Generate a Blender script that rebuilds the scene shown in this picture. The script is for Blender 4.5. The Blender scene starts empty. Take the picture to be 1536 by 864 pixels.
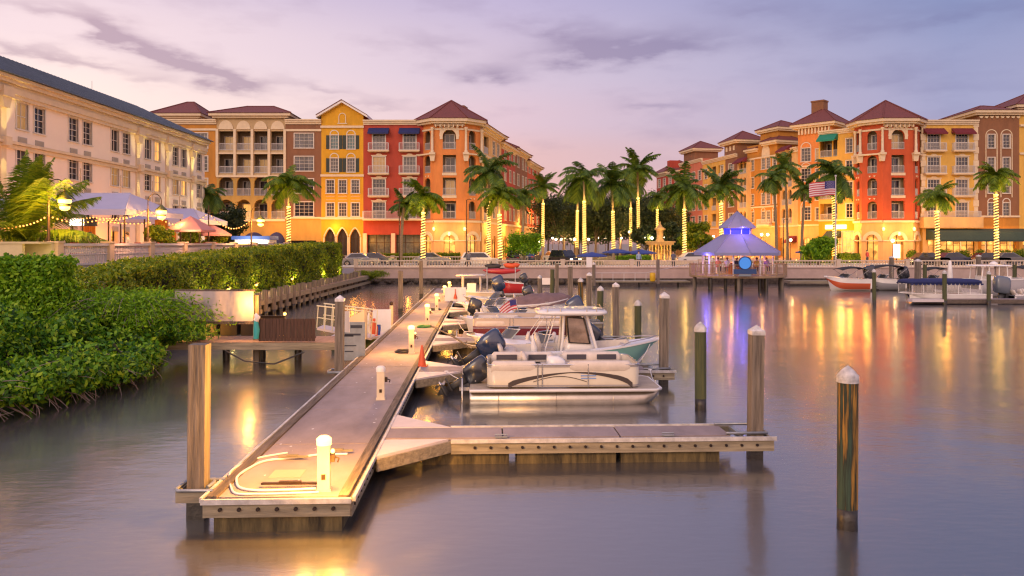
EXPO=0.20; SUN=0.72; BACK=(1.10,.66,.44); LK=2.7
import bpy, math, random
import numpy as np
from mathutils import Vector, Matrix
F=1150.0; CX=768.0; HY=365.0; H=4.2        # focal length, principal point and eye height the photograph implies
G=1.6                                       # street level above the water
R=math.radians; PI=math.pi
col=bpy.context.scene.collection
def X(px,d): return (px-CX)*d/F
def Z(py,d): return H-(py-HY)*d/F
def P(px,py,z=0.0):
    d=F*(H-z)/(py-HY); return ((px-CX)*d/F,d)
def lin(c):
    return tuple((v/255/12.92 if v/255<=.04045 else ((v/255+.055)/1.055)**2.4) for v in c)
# ---------------------------------------------------------------- mesh builder
class MB:
    def __init__(s): s.v=[]; s.f=[]; s.m=[]; s.s=[]; s.M=Matrix()
    def add(s,vs,fs,m=0,sm=False):
        b=len(s.v); M=s.M
        s.v.extend([tuple(M@Vector(p)) for p in vs])
        for f in fs: s.f.append(tuple(i+b for i in f)); s.m.append(m); s.s.append(sm)
        return s
    def quad(s,a,b,c,d,m=0): return s.add([a,b,c,d],[(0,1,2,3)],m)
    def poly(s,pts,m=0): return s.add(pts,[tuple(range(len(pts)))],m)
    def box(s,x0,x1,y0,y1,z0,z1,m=0):
        return s.add([(x0,y0,z0),(x1,y0,z0),(x1,y1,z0),(x0,y1,z0),(x0,y0,z1),(x1,y0,z1),(x1,y1,z1),(x0,y1,z1)],
            [(0,3,2,1),(4,5,6,7),(0,1,5,4),(1,2,6,5),(2,3,7,6),(3,0,4,7)],m)
    def cyl(s,p0,p1,r0,r1=None,n=10,m=0,cap=True,sm=True):
        r1=r0 if r1 is None else r1
        p0=Vector(p0); p1=Vector(p1); d=(p1-p0)
        if d.length<1e-6: return s
        d.normalize(); a=d.orthogonal().normalized() if abs(d.z)<.999 else Vector((1,0,0)); b=d.cross(a)
        vs=[]
        for p,r in ((p0,r0),(p1,r1)):
            for i in range(n):
                t=2*PI*i/n; vs.append(tuple(p+a*(r*math.cos(t))+b*(r*math.sin(t))))
        s.add(vs,[(i,(i+1)%n,n+(i+1)%n,n+i) for i in range(n)],m,sm)
        if cap: s.add(vs,[tuple(range(n))[::-1],tuple(range(n,2*n))],m,False)
        return s
    def tube(s,pts,r,n=6,m=0,closed=False):
        pts=[Vector(p) for p in pts]; N=len(pts); vs=[]; up=None
        for i,p in enumerate(pts):
            d=(pts[(i+1)%N] if (i<N-1 or closed) else pts[i])-(pts[i-1] if (i>0 or closed) else pts[i])
            if d.length<1e-9: d=Vector((0,0,1))
            d.normalize()
            if up is None: up=d.orthogonal().normalized()
            a=(up-d*up.dot(d)); a=a.normalized() if a.length>1e-6 else d.orthogonal().normalized(); up=a; b=d.cross(a)
            rr=r[i] if isinstance(r,(list,tuple)) else r
            for k in range(n):
                t=2*PI*k/n; vs.append(tuple(p+a*(rr*math.cos(t))+b*(rr*math.sin(t))))
        fs=[]
        for i in range(N if closed else N-1):
            j=(i+1)%N
            for k in range(n): fs.append((i*n+k,i*n+(k+1)%n,j*n+(k+1)%n,j*n+k))
        s.add(vs,fs,m,True)
        if not closed: s.add(vs,[tuple(range(n))[::-1],tuple(range((N-1)*n,N*n))],m)
        return s
    def lathe(s,prof,c=(0,0,0),n=16,m=0,sm=True):
        vs=[];fs=[]
        for r,z in prof:
            for i in range(n):
                t=2*PI*i/n; vs.append((c[0]+r*math.cos(t),c[1]+r*math.sin(t),c[2]+z))
        for j in range(len(prof)-1):
            for i in range(n): fs.append((j*n+i,j*n+(i+1)%n,(j+1)*n+(i+1)%n,(j+1)*n+i))
        return s.add(vs,fs,m,sm)
    def prism(s,pts,z0,z1,m=0):               # polygon in xy extruded in z
        n=len(pts); vs=[(x,y,z0) for x,y in pts]+[(x,y,z1) for x,y in pts]
        return s.add(vs,[tuple(range(n))[::-1],tuple(range(n,2*n))]+[(i,(i+1)%n,n+(i+1)%n,n+i) for i in range(n)],m)
    def slab(s,pts,y0,y1,m=0):                # polygon in xz extruded in y
        n=len(pts); vs=[(x,y0,z) for x,z in pts]+[(x,y1,z) for x,z in pts]
        return s.add(vs,[tuple(range(n)),tuple(range(n,2*n))[::-1]]+[(i,n+i,n+(i+1)%n,(i+1)%n) for i in range(n)],m)
    def arc(s,cx,cz,r0,r1,y0,y1,a0=0,a1=PI,n=10,m=0,sz=1.0):
        for i in range(n):
            t0=a0+(a1-a0)*i/n; t1=a0+(a1-a0)*(i+1)/n
            q=[(cx+r*math.cos(t),cz+sz*r*math.sin(t)) for r,t in ((r0,t0),(r1,t0),(r1,t1),(r0,t1))]
            s.slab(q,y0,y1,m)
        return s
    def ball(s,c,r,n=8,m=0,sz=1.0):
        prof=[(max(1e-4,r*math.sin(PI*i/n)),-r*sz*math.cos(PI*i/n)) for i in range(n+1)]
        return s.lathe(prof,c,n*2,m)
    def mesh(s,name,mats):
        me=bpy.data.meshes.new(name); me.from_pydata(s.v,[],s.f)
        mats=mats if isinstance(mats,(list,tuple)) else [mats]
        for x in mats: me.materials.append(x)
        me.polygons.foreach_set('material_index',[min(i,len(mats)-1) for i in s.m])
        me.polygons.foreach_set('use_smooth',s.s); me.update()
        return me
    def obj(s,name,mats,parent=None,M=None,label=None):
        return link(name,s.mesh(name,mats),parent,M,label)
def link(name,me,parent=None,M=None,label=None):
    o=bpy.data.objects.new(name,me); col.objects.link(o)
    if parent is not None: o.parent=parent
    if M is not None: o.matrix_local=M
    if label: o['label']=label
    return o
def tag(o,label,cat,group=None):
    o['label']=label; o['category']=cat
    if group: o['group']=group
    return o
def thing(name,label,cat,loc=(0,0,0),rz=0.0,group=None):
    o=bpy.data.objects.new(name,None); o.empty_display_size=.3; col.objects.link(o)
    o.location=loc; o.rotation_euler=(0,0,rz); return tag(o,label,cat,group)
def kind(o,k='structure'): o['kind']=k; return o
def kids(o): return [c for c in bpy.data.objects if c.parent==o]
def dup(root,loc,rz,label,scale=None,group=None):
    def rec(o,par):
        c=o.copy(); col.objects.link(c)
        if par is not None: c.parent=par; c.matrix_local=o.matrix_local.copy()
        for k in kids(o): rec(k,c)
        return c
    r=rec(root,None); r.location=loc; r.rotation_euler=(0,0,rz); r['label']=label
    if scale: r.scale=(scale,)*3
    if group: r['group']=group
    return r
def T(x,y,z): return Matrix.Translation((x,y,z))
def RZ(a): return Matrix.Rotation(a,4,'Z')
def lamp(loc,power,color=(1,.62,.25),r=.12,parent=None,spot=None):
    d=bpy.data.lights.new('lamp_light','SPOT' if spot else 'POINT'); d.energy=power*LK; d.color=color; d.shadow_soft_size=r
    o=bpy.data.objects.new('lamp_light',d); col.objects.link(o); o.location=loc
    if spot:
        d.spot_size=R(spot[1]); d.spot_blend=.6; o.rotation_euler=spot[0]
    if parent is not None: o.parent=parent
    return o
WARM=(1,.46,.11); GOLD=(1,.58,.13)
# ---------------------------------------------------------------- materials
MATS={}
def nn(nt,t,**k):
    n=nt.nodes.new(t)
    for a,b in k.items(): setattr(n,a,b)
    return n
def mat(name,c,rough=.7,var=.12,scale=3.0,stretch=(1,1,1),bump=0.0,metal=0.0,emit=None,es=0.0,spec=.5,c2=None,coat=0.0,trans=0.0,sample=False,detail=5):
    if name in MATS: return MATS[name]
    m=bpy.data.materials.new(name); m.use_nodes=True; nt=m.node_tree; b=nt.nodes['Principled BSDF']; L=nt.links.new
    b.inputs['Roughness'].default_value=rough; b.inputs['Metallic'].default_value=metal; b.inputs['Specular IOR Level'].default_value=spec
    if coat: b.inputs['Coat Weight'].default_value=coat; b.inputs['Coat Roughness'].default_value=.08
    if trans: b.inputs['Transmission Weight'].default_value=trans
    b.inputs['Base Color'].default_value=(*c,1)
    if var or bump or c2:
        tc=nn(nt,'ShaderNodeTexCoord'); mp=nn(nt,'ShaderNodeMapping'); mp.inputs['Scale'].default_value=stretch
        L(tc.outputs['Object'],mp.inputs['Vector'])
        no=nn(nt,'ShaderNodeTexNoise'); no.inputs['Scale'].default_value=scale; no.inputs['Detail'].default_value=detail; no.inputs['Roughness'].default_value=.65
        L(mp.outputs[0],no.inputs['Vector'])
        cr=nn(nt,'ShaderNodeValToRGB')
        a=c if c2 else tuple(v*(1-var*1.6) for v in c); z=c2 if c2 else tuple(min(1,v*(1+var)) for v in c)
        cr.color_ramp.elements[0].position=.3; cr.color_ramp.elements[1].position=.7
        cr.color_ramp.elements[0].color=(*a,1); cr.color_ramp.elements[1].color=(*z,1)
        L(no.outputs['Fac'],cr.inputs[0]); L(cr.outputs[0],b.inputs['Base Color'])
        if bump:
            bp=nn(nt,'ShaderNodeBump'); bp.inputs['Strength'].default_value=bump; bp.inputs['Distance'].default_value=.03
            L(no.outputs['Fac'],bp.inputs['Height']); L(bp.outputs[0],b.inputs['Normal'])
    if emit:
        b.inputs['Emission Color'].default_value=(*emit,1); b.inputs['Emission Strength'].default_value=es
        m.cycles.emission_sampling='FRONT_BACK' if sample else 'NONE'
    MATS[name]=m; return m
def leafmat(name,cols,rough=.55,transl=.35):
    if name in MATS: return MATS[name]
    m=bpy.data.materials.new(name); m.use_nodes=True; nt=m.node_tree; b=nt.nodes['Principled BSDF']; L=nt.links.new
    g=nn(nt,'ShaderNodeNewGeometry'); cr=nn(nt,'ShaderNodeValToRGB'); cr.color_ramp.interpolation='LINEAR'
    while len(cr.color_ramp.elements)<len(cols): cr.color_ramp.elements.new(.5)
    for i,c in enumerate(cols): e=cr.color_ramp.elements[i]; e.position=i/(len(cols)-1); e.color=(*c,1)
    L(g.outputs['Random Per Island'],cr.inputs[0]); L(cr.outputs[0],b.inputs['Base Color']); b.inputs['Roughness'].default_value=rough
    b.inputs['Specular IOR Level'].default_value=.35
    t=nn(nt,'ShaderNodeBsdfTranslucent'); L(cr.outputs[0],t.inputs[0]); mx=nn(nt,'ShaderNodeMixShader'); mx.inputs[0].default_value=transl
    L(b.outputs[0],mx.inputs[1]); L(t.outputs[0],mx.inputs[2]); L(mx.outputs[0],nt.nodes['Material Output'].inputs[0])
    MATS[name]=m; return m
def rooftile():
    m=mat('roof_tile',(.17,.045,.035),.75,.3,9.0); nt=m.node_tree; b=nt.nodes['Principled BSDF']; L=nt.links.new
    tc=nn(nt,'ShaderNodeTexCoord'); w=nn(nt,'ShaderNodeTexWave',bands_direction='Z'); w.inputs['Scale'].default_value=1.9; w.inputs['Distortion'].default_value=.4
    L(tc.outputs['Object'],w.inputs[0]); bp=nn(nt,'ShaderNodeBump'); bp.inputs['Strength'].default_value=.8; bp.inputs['Distance'].default_value=.06
    L(w.outputs[1],bp.inputs['Height']); L(bp.outputs[0],b.inputs['Normal']); return m
def flat(name,c,rough=.6,**k): return mat(name,c,rough,var=0,**k)
M_tile=rooftile()
M_cream=mat('cream_trim',(.62,.50,.33),.7,.06,2)
M_white=mat('white_paint',(.72,.70,.68),.5,.05,2)
M_frame=flat('white_window_frame',(.58,.53,.45),.5)
M_rail=flat('white_railing_paint',(.50,.48,.47),.5)
M_glass=mat('window_glass',(.030,.032,.045),.06,.5,.5,spec=.6)
M_curt=mat('curtained_glass',(.10,.095,.105),.10,.5,.6,stretch=(3,3,.3),spec=.6)
M_litw=mat('lit_window',(.4,.25,.1),.3,.2,1.5,emit=(1,.47,.10),es=.9)
M_litdim=mat('dimly_lit_window',(.2,.12,.06),.2,.3,1.5,emit=(1,.50,.16),es=.25)
M_shop=mat('lit_shop_window',(.3,.16,.06),.2,.5,1.1,emit=(1,.40,.07),es=.8)
def shopify(m,lo,hi,s=1.6):
    nt=m.node_tree; b=nt.nodes['Principled BSDF']; tc=nn(nt,'ShaderNodeTexCoord')
    no=nn(nt,'ShaderNodeTexVoronoi'); no.inputs['Scale'].default_value=s; nt.links.new(tc.outputs['Object'],no.inputs['Vector'])
    mr=nn(nt,'ShaderNodeMapRange'); mr.inputs[3].default_value=lo; mr.inputs[4].default_value=hi
    sx=nn(nt,'ShaderNodeSeparateColor'); nt.links.new(no.outputs['Color'],sx.inputs[0]); nt.links.new(sx.outputs[0],mr.inputs[0])
    nt.links.new(mr.outputs[0],b.inputs['Emission Strength'])
shopify(M_shop,.15,1.5,1.4)
shopify(M_litw,.5,1.3,1.2)
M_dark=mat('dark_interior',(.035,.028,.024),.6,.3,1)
M_brass=flat('brown_metal',(.06,.035,.02),.45,metal=.6)
M_black=flat('black_plastic',(.012,.012,.014),.35)
M_chrome=flat('polished_aluminium',(.6,.58,.56),.22,metal=.9)
M_gel=mat('white_gelcoat',(.74,.72,.70),.22,.05,1.5,coat=.3)
M_seat=mat('cream_vinyl',(.60,.53,.46),.5,.08,4)
M_bulb=flat('glowing_bulb',(1,.7,.3),.4,emit=(1,.30,.04),es=2.7)
M_lampglow=flat('lamp_glass_lit',(1,.8,.5),.4,emit=(1,.52,.11),es=3.2)
M_lampwhite=flat('lamp_glass_white',(1,.9,.7),.4,emit=(1,.82,.52),es=9.0)
M_rope=flat('rope_light',(1,.8,.4),.4,emit=(1,.60,.10),es=2.0)
M_bark=mat('palm_bark',(.20,.155,.11),.9,.35,6,stretch=(1,1,4),bump=.6)
M_navy=mat('navy_canvas',(.012,.02,.10),.8,.1,3)
M_pile=mat('weathered_grey_pile',(.17,.14,.11),.9,.35,3.0,stretch=(5,5,.35),bump=.6)
M_wet=mat('wet_dark_pile_foot',(.022,.018,.014),.35,.5,9,bump=.6)
M_conc=mat('dock_concrete',(.285,.23,.225),.8,.20,1.1,bump=.3,detail=12,stretch=(1,.45,1))
# ---------------------------------------------------------------- camera, light, sky
sc=bpy.context.scene
cd=bpy.data.cameras.new('camera'); cam=bpy.data.objects.new('camera',cd); col.objects.link(cam); sc.camera=cam
cam.location=(0,0,H); cam.rotation_euler=(PI/2,0,0); cd.sensor_width=36; cd.lens=36*F/1536; cd.shift_y=-(432-HY)/1536; cd.clip_start=.1; cd.clip_end=6000
sc.view_settings.view_transform='Standard'; sc.view_settings.look='None'; sc.view_settings.gamma=1; sc.view_settings.exposure=EXPO
sc.view_settings.use_curve_mapping=False
sc.cycles.use_denoising=True; sc.cycles.max_bounces=6; sc.cycles.diffuse_bounces=3; sc.cycles.glossy_bounces=3; sc.cycles.transmission_bounces=4
sc.cycles.caustics_reflective=False; sc.cycles.caustics_refractive=False; sc.cycles.sample_clamp_indirect=5; sc.cycles.sample_clamp_direct=14; sc.cycles.filter_width=1.25
sc.cycles.use_light_tree=True
w=bpy.data.worlds.new("World"); sc.world=w; w.use_nodes=True; nt=w.node_tree; L=nt.links.new
for n in list(nt.nodes): nt.nodes.remove(n)
def mth(op,a,b=None,c=None,clamp=False):
    n=nn(nt,'ShaderNodeMath',operation=op); n.use_clamp=clamp
    for i,v in enumerate((a,b,c)):
        if v is None: continue
        if isinstance(v,(int,float)): n.inputs[i].default_value=v
        else: L(v,n.inputs[i])
    return n.outputs[0]
tc=nn(nt,'ShaderNodeTexCoord'); sp=nn(nt,'ShaderNodeSeparateXYZ'); L(tc.outputs['Generated'],sp.inputs[0])
dx,dy,dz=sp.outputs
az=mth('ARCTAN2',dx,dy); el=mth('ARCSINE',dz)
def ramp(fac,stops):
    r=nn(nt,'ShaderNodeValToRGB'); r.color_ramp.interpolation='EASE'
    while len(r.color_ramp.elements)<len(stops): r.color_ramp.elements.new(.5)
    for e,(p,c) in zip(r.color_ramp.elements,stops): e.position=p; e.color=(*lin(c),1)
    L(fac,r.inputs[0]); return r.outputs[0]
def mixc(f,a,b,t='MIX'):
    m=nn(nt,'ShaderNodeMix',data_type='RGBA',blend_type=t); m.clamp_factor=True
    if isinstance(f,(int,float)): m.inputs[0].default_value=f
    else: L(f,m.inputs[0])
    for i,v in ((6,a),(7,b)):
        if isinstance(v,tuple): m.inputs[i].default_value=(*v,1)
        else: L(v,m.inputs[i])
    return m.outputs[2]
e01=mth('MAXIMUM',dz,0.0)
leftc=ramp(e01,[(0,(250,205,180)),(.09,(252,214,194)),(.16,(252,226,216)),(.24,(236,212,216)),(.34,(200,182,205)),(.6,(188,176,206)),(1,(170,168,208))])
midc=ramp(e01,[(0,(236,170,150)),(.06,(226,174,162)),(.11,(220,180,180)),(.16,(214,186,198)),(.22,(206,188,206)),(.32,(182,170,202)),(.6,(190,178,208)),(1,(180,172,205))])
rightc=ramp(e01,[(0,(216,172,176)),(.08,(186,166,188)),(.16,(156,156,190)),(.32,(124,138,182)),(.6,(150,156,196)),(1,(165,165,208))])
fa=mth('MULTIPLY_ADD',az,1/R(60),.5,clamp=True)
f1=mth('MULTIPLY',fa,2.0,clamp=True); f2=mth('MULTIPLY_ADD',fa,2.0,-1.0,clamp=True)
sky=mixc(f2,mixc(f1,leftc,midc),rightc)
# streaky evening clouds: soft wisps at fixed directions, torn by noise
cv=nn(nt,'ShaderNodeCombineXYZ'); L(az,cv.inputs[0]); L(el,cv.inputs[1])
mp=nn(nt,'ShaderNodeMapping'); mp.inputs['Scale'].default_value=(1,3.2,1); L(cv.outputs[0],mp.inputs[0])
n1=nn(nt,'ShaderNodeTexNoise'); n1.inputs['Scale'].default_value=7; n1.inputs['Detail'].default_value=6; n1.inputs['Roughness'].default_value=.55; L(mp.outputs[0],n1.inputs['Vector'])
n2=nn(nt,'ShaderNodeTexNoise'); n2.inputs['Scale'].default_value=16; n2.inputs['Detail'].default_value=5; L(mp.outputs[0],n2.inputs['Vector'])
wx=mth('MULTIPLY_ADD',n1.outputs['Fac'],.16,-.08); wy=mth('MULTIPLY_ADD',n2.outputs['Fac'],.05,-.025)
def cl(px,py,rx,ry,amt,tilt=0.0):
    a0=math.atan((px-CX)/F); e0=math.atan((HY-py)/F*math.cos(a0))
    u=mth('ADD',mth('SUBTRACT',az,a0),wx); v=mth('ADD',mth('SUBTRACT',el,e0),wy)
    v=mth('SUBTRACT',v,mth('MULTIPLY',u,-tilt))
    q=mth('ADD',mth('POWER',mth('DIVIDE',u,rx/F),2.0),mth('POWER',mth('DIVIDE',v,ry/F),2.0))
    return mth('MULTIPLY',mth('POWER',2.718,mth('MULTIPLY',q,-1.0)),amt)
tot=None
for a in [(150,40,50,13,.7,.2),(215,72,60,15,.8,.3),(345,118,60,14,.9,.12),(280,95,40,9,.5,.2),(60,78,110,7,.55,.1),(30,10,60,10,.45,0),(215,122,30,8,.5,0),(480,135,60,6,.4,.1),(560,155,50,6,.35,0),
          (735,112,55,13,.75,0),(930,72,150,20,.95,-.05),(850,45,70,12,.5,0),(990,160,60,8,.5,.05),(640,60,50,14,.3,0),(1290,30,90,22,.3,0),(1130,10,80,14,.35,0),(1480,10,90,14,.35,0),(1330,110,120,12,.2,0),(1450,130,60,10,.18,0)]:
    o=cl(*a); tot=o if tot is None else mth('ADD',tot,o)
dens=mth('MULTIPLY',tot,mth('MULTIPLY_ADD',n2.outputs['Fac'],1.9,-.20,clamp=True))
wide=nn(nt,'ShaderNodeMapRange'); wide.inputs[1].default_value=.52; wide.inputs[2].default_value=.8; wide.inputs[3].default_value=0; wide.inputs[4].default_value=.28; L(n1.outputs['Fac'],wide.inputs[0])
dens=mth('ADD',dens,wide.outputs[0]); dens=mth('MINIMUM',dens,.62)
cloudc=mixc(fa,lin((150,118,142)),lin((108,106,150)))
sky=mixc(dens,sky,cloudc)
# extra warm brightness added to the unseen sky behind the viewer, to light the facades
back=mth('MULTIPLY',mth('SUBTRACT',0.0,dy),1.3,clamp=True)
glow=mixc(back,(0,0,0),BACK)
vis=nn(nt,'ShaderNodeMapRange'); vis.inputs[1].default_value=-.02; vis.inputs[2].default_value=.03; L(dz,vis.inputs[0])
sky=mixc(1.0,sky,glow,'ADD')
sky=mixc(vis.outputs[0],lin((120,100,105)),sky)
# a faint low-sun Nishita term
ns=nn(nt,'ShaderNodeTexSky',sky_type='NISHITA'); ns.sun_disc=False; ns.sun_elevation=R(4); ns.sun_rotation=R(210)
bg=nn(nt,'ShaderNodeBackground'); L(sky,bg.inputs[0]); bg.inputs[1].default_value=1.0
b2=nn(nt,'ShaderNodeBackground'); L(ns.outputs[0],b2.inputs[0]); b2.inputs[1].default_value=.004
ad=nn(nt,'ShaderNodeAddShader'); L(bg.outputs[0],ad.inputs[0]); L(b2.outputs[0],ad.inputs[1])
wo=nn(nt,'ShaderNodeOutputWorld'); L(ad.outputs[0],wo.inputs[0])
sd=bpy.data.lights.new('sun','SUN'); sd.energy=SUN; sd.angle=R(25); sd.color=(1,.80,.62)
so=bpy.data.objects.new('sun',sd); col.objects.link(so); so.rotation_euler=(R(66),0,R(-28)); so.location=(0,0,50)
# ---------------------------------------------------------------- setting
def wet_water():
    m=bpy.data.materials.new('harbour_water'); m.use_nodes=True; nt=m.node_tree; L=nt.links.new; b=nt.nodes['Principled BSDF']
    b.inputs['Base Color'].default_value=(.055,.052,.050,1); b.inputs['Roughness'].default_value=.26; b.inputs['Coat Weight'].default_value=.75; b.inputs['Coat Roughness'].default_value=.10; b.inputs['Coat IOR'].default_value=1.6; b.inputs['IOR'].default_value=2.1; b.inputs['Specular IOR Level'].default_value=.7
    tc=nn(nt,'ShaderNodeTexCoord'); prev=None
    for sx,sy,s,d,st in ((1,1.0,.35,.12,.25),(1,2.2,3.0,.012,.30),(1,3,14,.0025,.25)):
        mp=nn(nt,'ShaderNodeMapping'); mp.inputs['Scale'].default_value=(sx,sy,1); L(tc.outputs['Object'],mp.inputs[0])
        n=nn(nt,'ShaderNodeTexNoise'); n.inputs['Scale'].default_value=s; n.inputs['Detail'].default_value=3; L(mp.outputs[0],n.inputs['Vector'])
        bp=nn(nt,'ShaderNodeBump'); bp.inputs['Strength'].default_value=st; bp.inputs['Distance'].default_value=d; L(n.outputs['Fac'],bp.inputs['Height'])
        if prev: L(prev,bp.inputs['Normal'])
        prev=bp.outputs[0]
    L(prev,b.inputs['Normal']); L(prev,b.inputs['Coat Normal']); return m
kind(MB().quad((-900,-300,0),(900,-300,0),(900,81,0),(-900,81,0)).obj('water',wet_water()))
M_pave=mat('pavement',(.30,.24,.18),.8,.15,.6); M_asph=mat('asphalt',(.06,.055,.052),.85,.2,1.2,bump=.2)
M_soil=mat('shore_soil',(.06,.05,.035),.95,.4,2,bump=.8)
kind(MB().poly([(-900,80.4,G),(900,80.4,G),(900,2500,G),(-900,2500,G)]).obj('ground',M_pave))
m=MB(); m.box(-300,-19.2,22,80.39,-1,1.1); m.box(-19.2,-16.3,36,80.39,-1,1.02)
kind(m.obj('shore_ground',M_soil))
m=MB(); m.box(-300,-21.9,36.3,80.39,1.1,3.1); kind(m.obj('terrace_floor',M_pave))
m=MB(); m.quad((-60,86,G+.004),(140,86,G+.004),(140,94,G+.004),(-60,94,G+.004)); kind(m.obj('road',M_asph))
m=MB(); m.quad((2,94,G+.004),(20,94,G+.004),(38,200,G+.004),(24,200,G+.004)); kind(m.obj('side_street',M_asph))
m=MB(); m.box(-60,140,85.7,86,G,G+.13); m.box(-60,2,94,94.3,G,G+.13); m.box(20,140,94,94.3,G,G+.13); kind(m.obj('kerb',M_white))
m=MB()
for i in range(28): m.quad((-50+i*5,89.93,G+.008),(-48+i*5,89.93,G+.008),(-48+i*5,90.07,G+.008),(-50+i*5,90.07,G+.008))
kind(m.obj('road_marking',M_white))
M_lawn=mat('lawn',(.05,.10,.02),.9,.4,5,bump=.6)
kind(MB().quad((22,96,G+.006),(40,96,G+.006),(42,112,G+.006),(26,112,G+.006)).obj('lawn',M_lawn),'stuff')
# ---------------------------------------------------------------- building kit
ROWS=[6.5,9.8,13.0,16.3]     # sill heights above street of the four upper storeys
rb=random.Random(5)
_cache={}
def cached(key,fn):
    if key not in _cache: _cache[key]=fn()
    return _cache[key]
def m_window(w,h,nx=2,ny=4,casing=.11,arch=False,frame=None):
    def fn():
        f=MB(); c=casing
        if c:
            f.box(-w/2-c,-w/2,-.07,.05,-c,h+c); f.box(w/2,w/2+c,-.07,.05,-c,h+c); f.box(-w/2,w/2,-.07,.05,h,h+c); f.box(-w/2-c*1.4,w/2+c*1.4,-.13,.05,-c,-.002)
            if arch: f.arc(0,h+c,w/2,w/2+c*1.1,-.06,-.001,n=10)
        t=.045
        f.box(-w/2,-w/2+t,.06,.13,0,h); f.box(w/2-t,w/2,.06,.13,0,h); f.box(-w/2+t,w/2-t,.06,.13,0,t); f.box(-w/2+t,w/2-t,.06,.13,h-t,h)
        f.box(-w/2+t,w/2-t,.055,.125,h*.5-t/2,h*.5+t/2)
        for i in range(1,nx): x=-w/2+w*i/nx; f.box(x-.018,x+.018,.07,.12,t,h-t)
        for j in range(1,ny):
            z=h*j/ny
            if abs(z-h/2)>.05: f.box(-w/2+t,w/2-t,.072,.118,z-.016,z+.016)
        return f.mesh('window',M_frame if frame is None else frame)
    return cached(('w',round(w,2),round(h,2),nx,ny,casing,arch,frame and frame.name),fn)
def m_pane(w,h,mt,y=.14,arch=False,name='pane'):
    def fn():
        f=MB(); f.box(-w/2,w/2,y,y+.02,0,h); return f.mesh(name,mt)
    return cached(('p',round(w,2),round(h,2),mt.name,y),fn)
def m_shut(w,h):
    def fn():
        f=MB(); M=flat('dark_green_shutter_paint',(.018,.03,.022),.6)
        for s in (-1,1):
            x0=s*(w/2+.14); x1=s*(w/2+.62); a,b=min(x0,x1),max(x0,x1)
            f.box(a,b,-.05,-.001,-.02,h)
            for k in range(12): f.box(a+.05,b-.05,-.07,-.05,.06+k*(h-.1)/12,.06+k*(h-.1)/12+.06)
        return f.mesh('shutters',M)
    return cached(('s',round(w,2),round(h,2)),fn)
def m_balcony(w,d,rail=1.05,y0=0.0,mtl=None,step=.13,slab=True,name='balcony',ornate=False):
    def fn():
        f=MB()
        if slab: f.box(-w/2-.08,w/2+.08,y0-d-.06,y0-.001,-.16,0); f.box(-w/2,w/2,y0-d+.05,y0-.002,-.26,-.16)
        for z in (rail,.10): f.box(-w/2,w/2,y0-d,y0-d+.05,z-.05,z,1)
        n=max(2,int(w/step))
        for i in range(n+1):
            x=-w/2+w*i/n; t=.035 if i in(0,n) else .014
            f.box(x-t,x+t,y0-d+.005,y0-d+.045,0,rail-.05,1)
        if d>.2:
            for s in (-1,1):
                for z in (rail,.10): f.box(s*w/2-.025,s*w/2+.025,y0-d+.05,y0-.001,z-.05,z,1)
                for k in range(1,int(d/step)): f.box(s*w/2-.014,s*w/2+.014,y0-d+k*step-.014,y0-d+k*step+.014,0,rail-.05,1)
        return f.mesh(name,[M_cream,mtl or M_rail])
    return cached(('b',round(w,2),round(d,2),rail,y0,slab,mtl and mtl.name,name),fn)
def m_awning(w,h,d,mt,name='awning',scallop=True,round_=False):
    def fn():
        f=MB()
        if round_:
            n=12; R0=w/2
            vs=[];fs=[]
            for j in range(5):
                a=PI/2*j/4
                for i in range(n+1):
                    t=PI*i/n
                    vs.append((-math.cos(t)*R0*(1-.0*a),-d*math.sin(a)*math.sin(t)*1.0-.01,h*(math.sin(t))*math.cos(a)))
            for j in range(4):
                for i in range(n): fs.append((j*(n+1)+i,j*(n+1)+i+1,(j+1)*(n+1)+i+1,(j+1)*(n+1)+i))
            f.add(vs,fs,0,True)
            for i in range(n):
                t0=PI*i/n;t1=PI*(i+1)/n
                f.quad((-math.cos(t0)*R0,-d*math.sin(t0)-.01,0),(-math.cos(t1)*R0,-d*math.sin(t1)-.01,0),(-math.cos(t1)*R0,-d*math.sin(t1)-.01,-.22),(-math.cos(t0)*R0,-d*math.sin(t0)-.01,-.22))
        else:
            f.add([(-w/2,-.01,h),(w/2,-.01,h),(w/2,-d,0),(-w/2,-d,0),(-w/2,-.01,h-.05),(w/2,-.01,h-.05),(w/2,-d,-.05),(-w/2,-d,-.05)],[(0,3,2,1),(4,5,6,7),(0,4,7,3),(1,2,6,5),(0,1,5,4)])
            f.poly([(-w/2,-.01,h-.06),(-w/2,-.01,-.05),(-w/2,-d,-.05)]); f.poly([(w/2,-.01,h-.06),(w/2,-.01,-.05),(w/2,-d,-.05)])
            f.box(-w/2,w/2,-d-.02,-d,-.24,.0)
        return f.mesh(name,mt)
    return cached(('a',round(w,2),round(h,2),d,mt.name,round_),fn)
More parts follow.
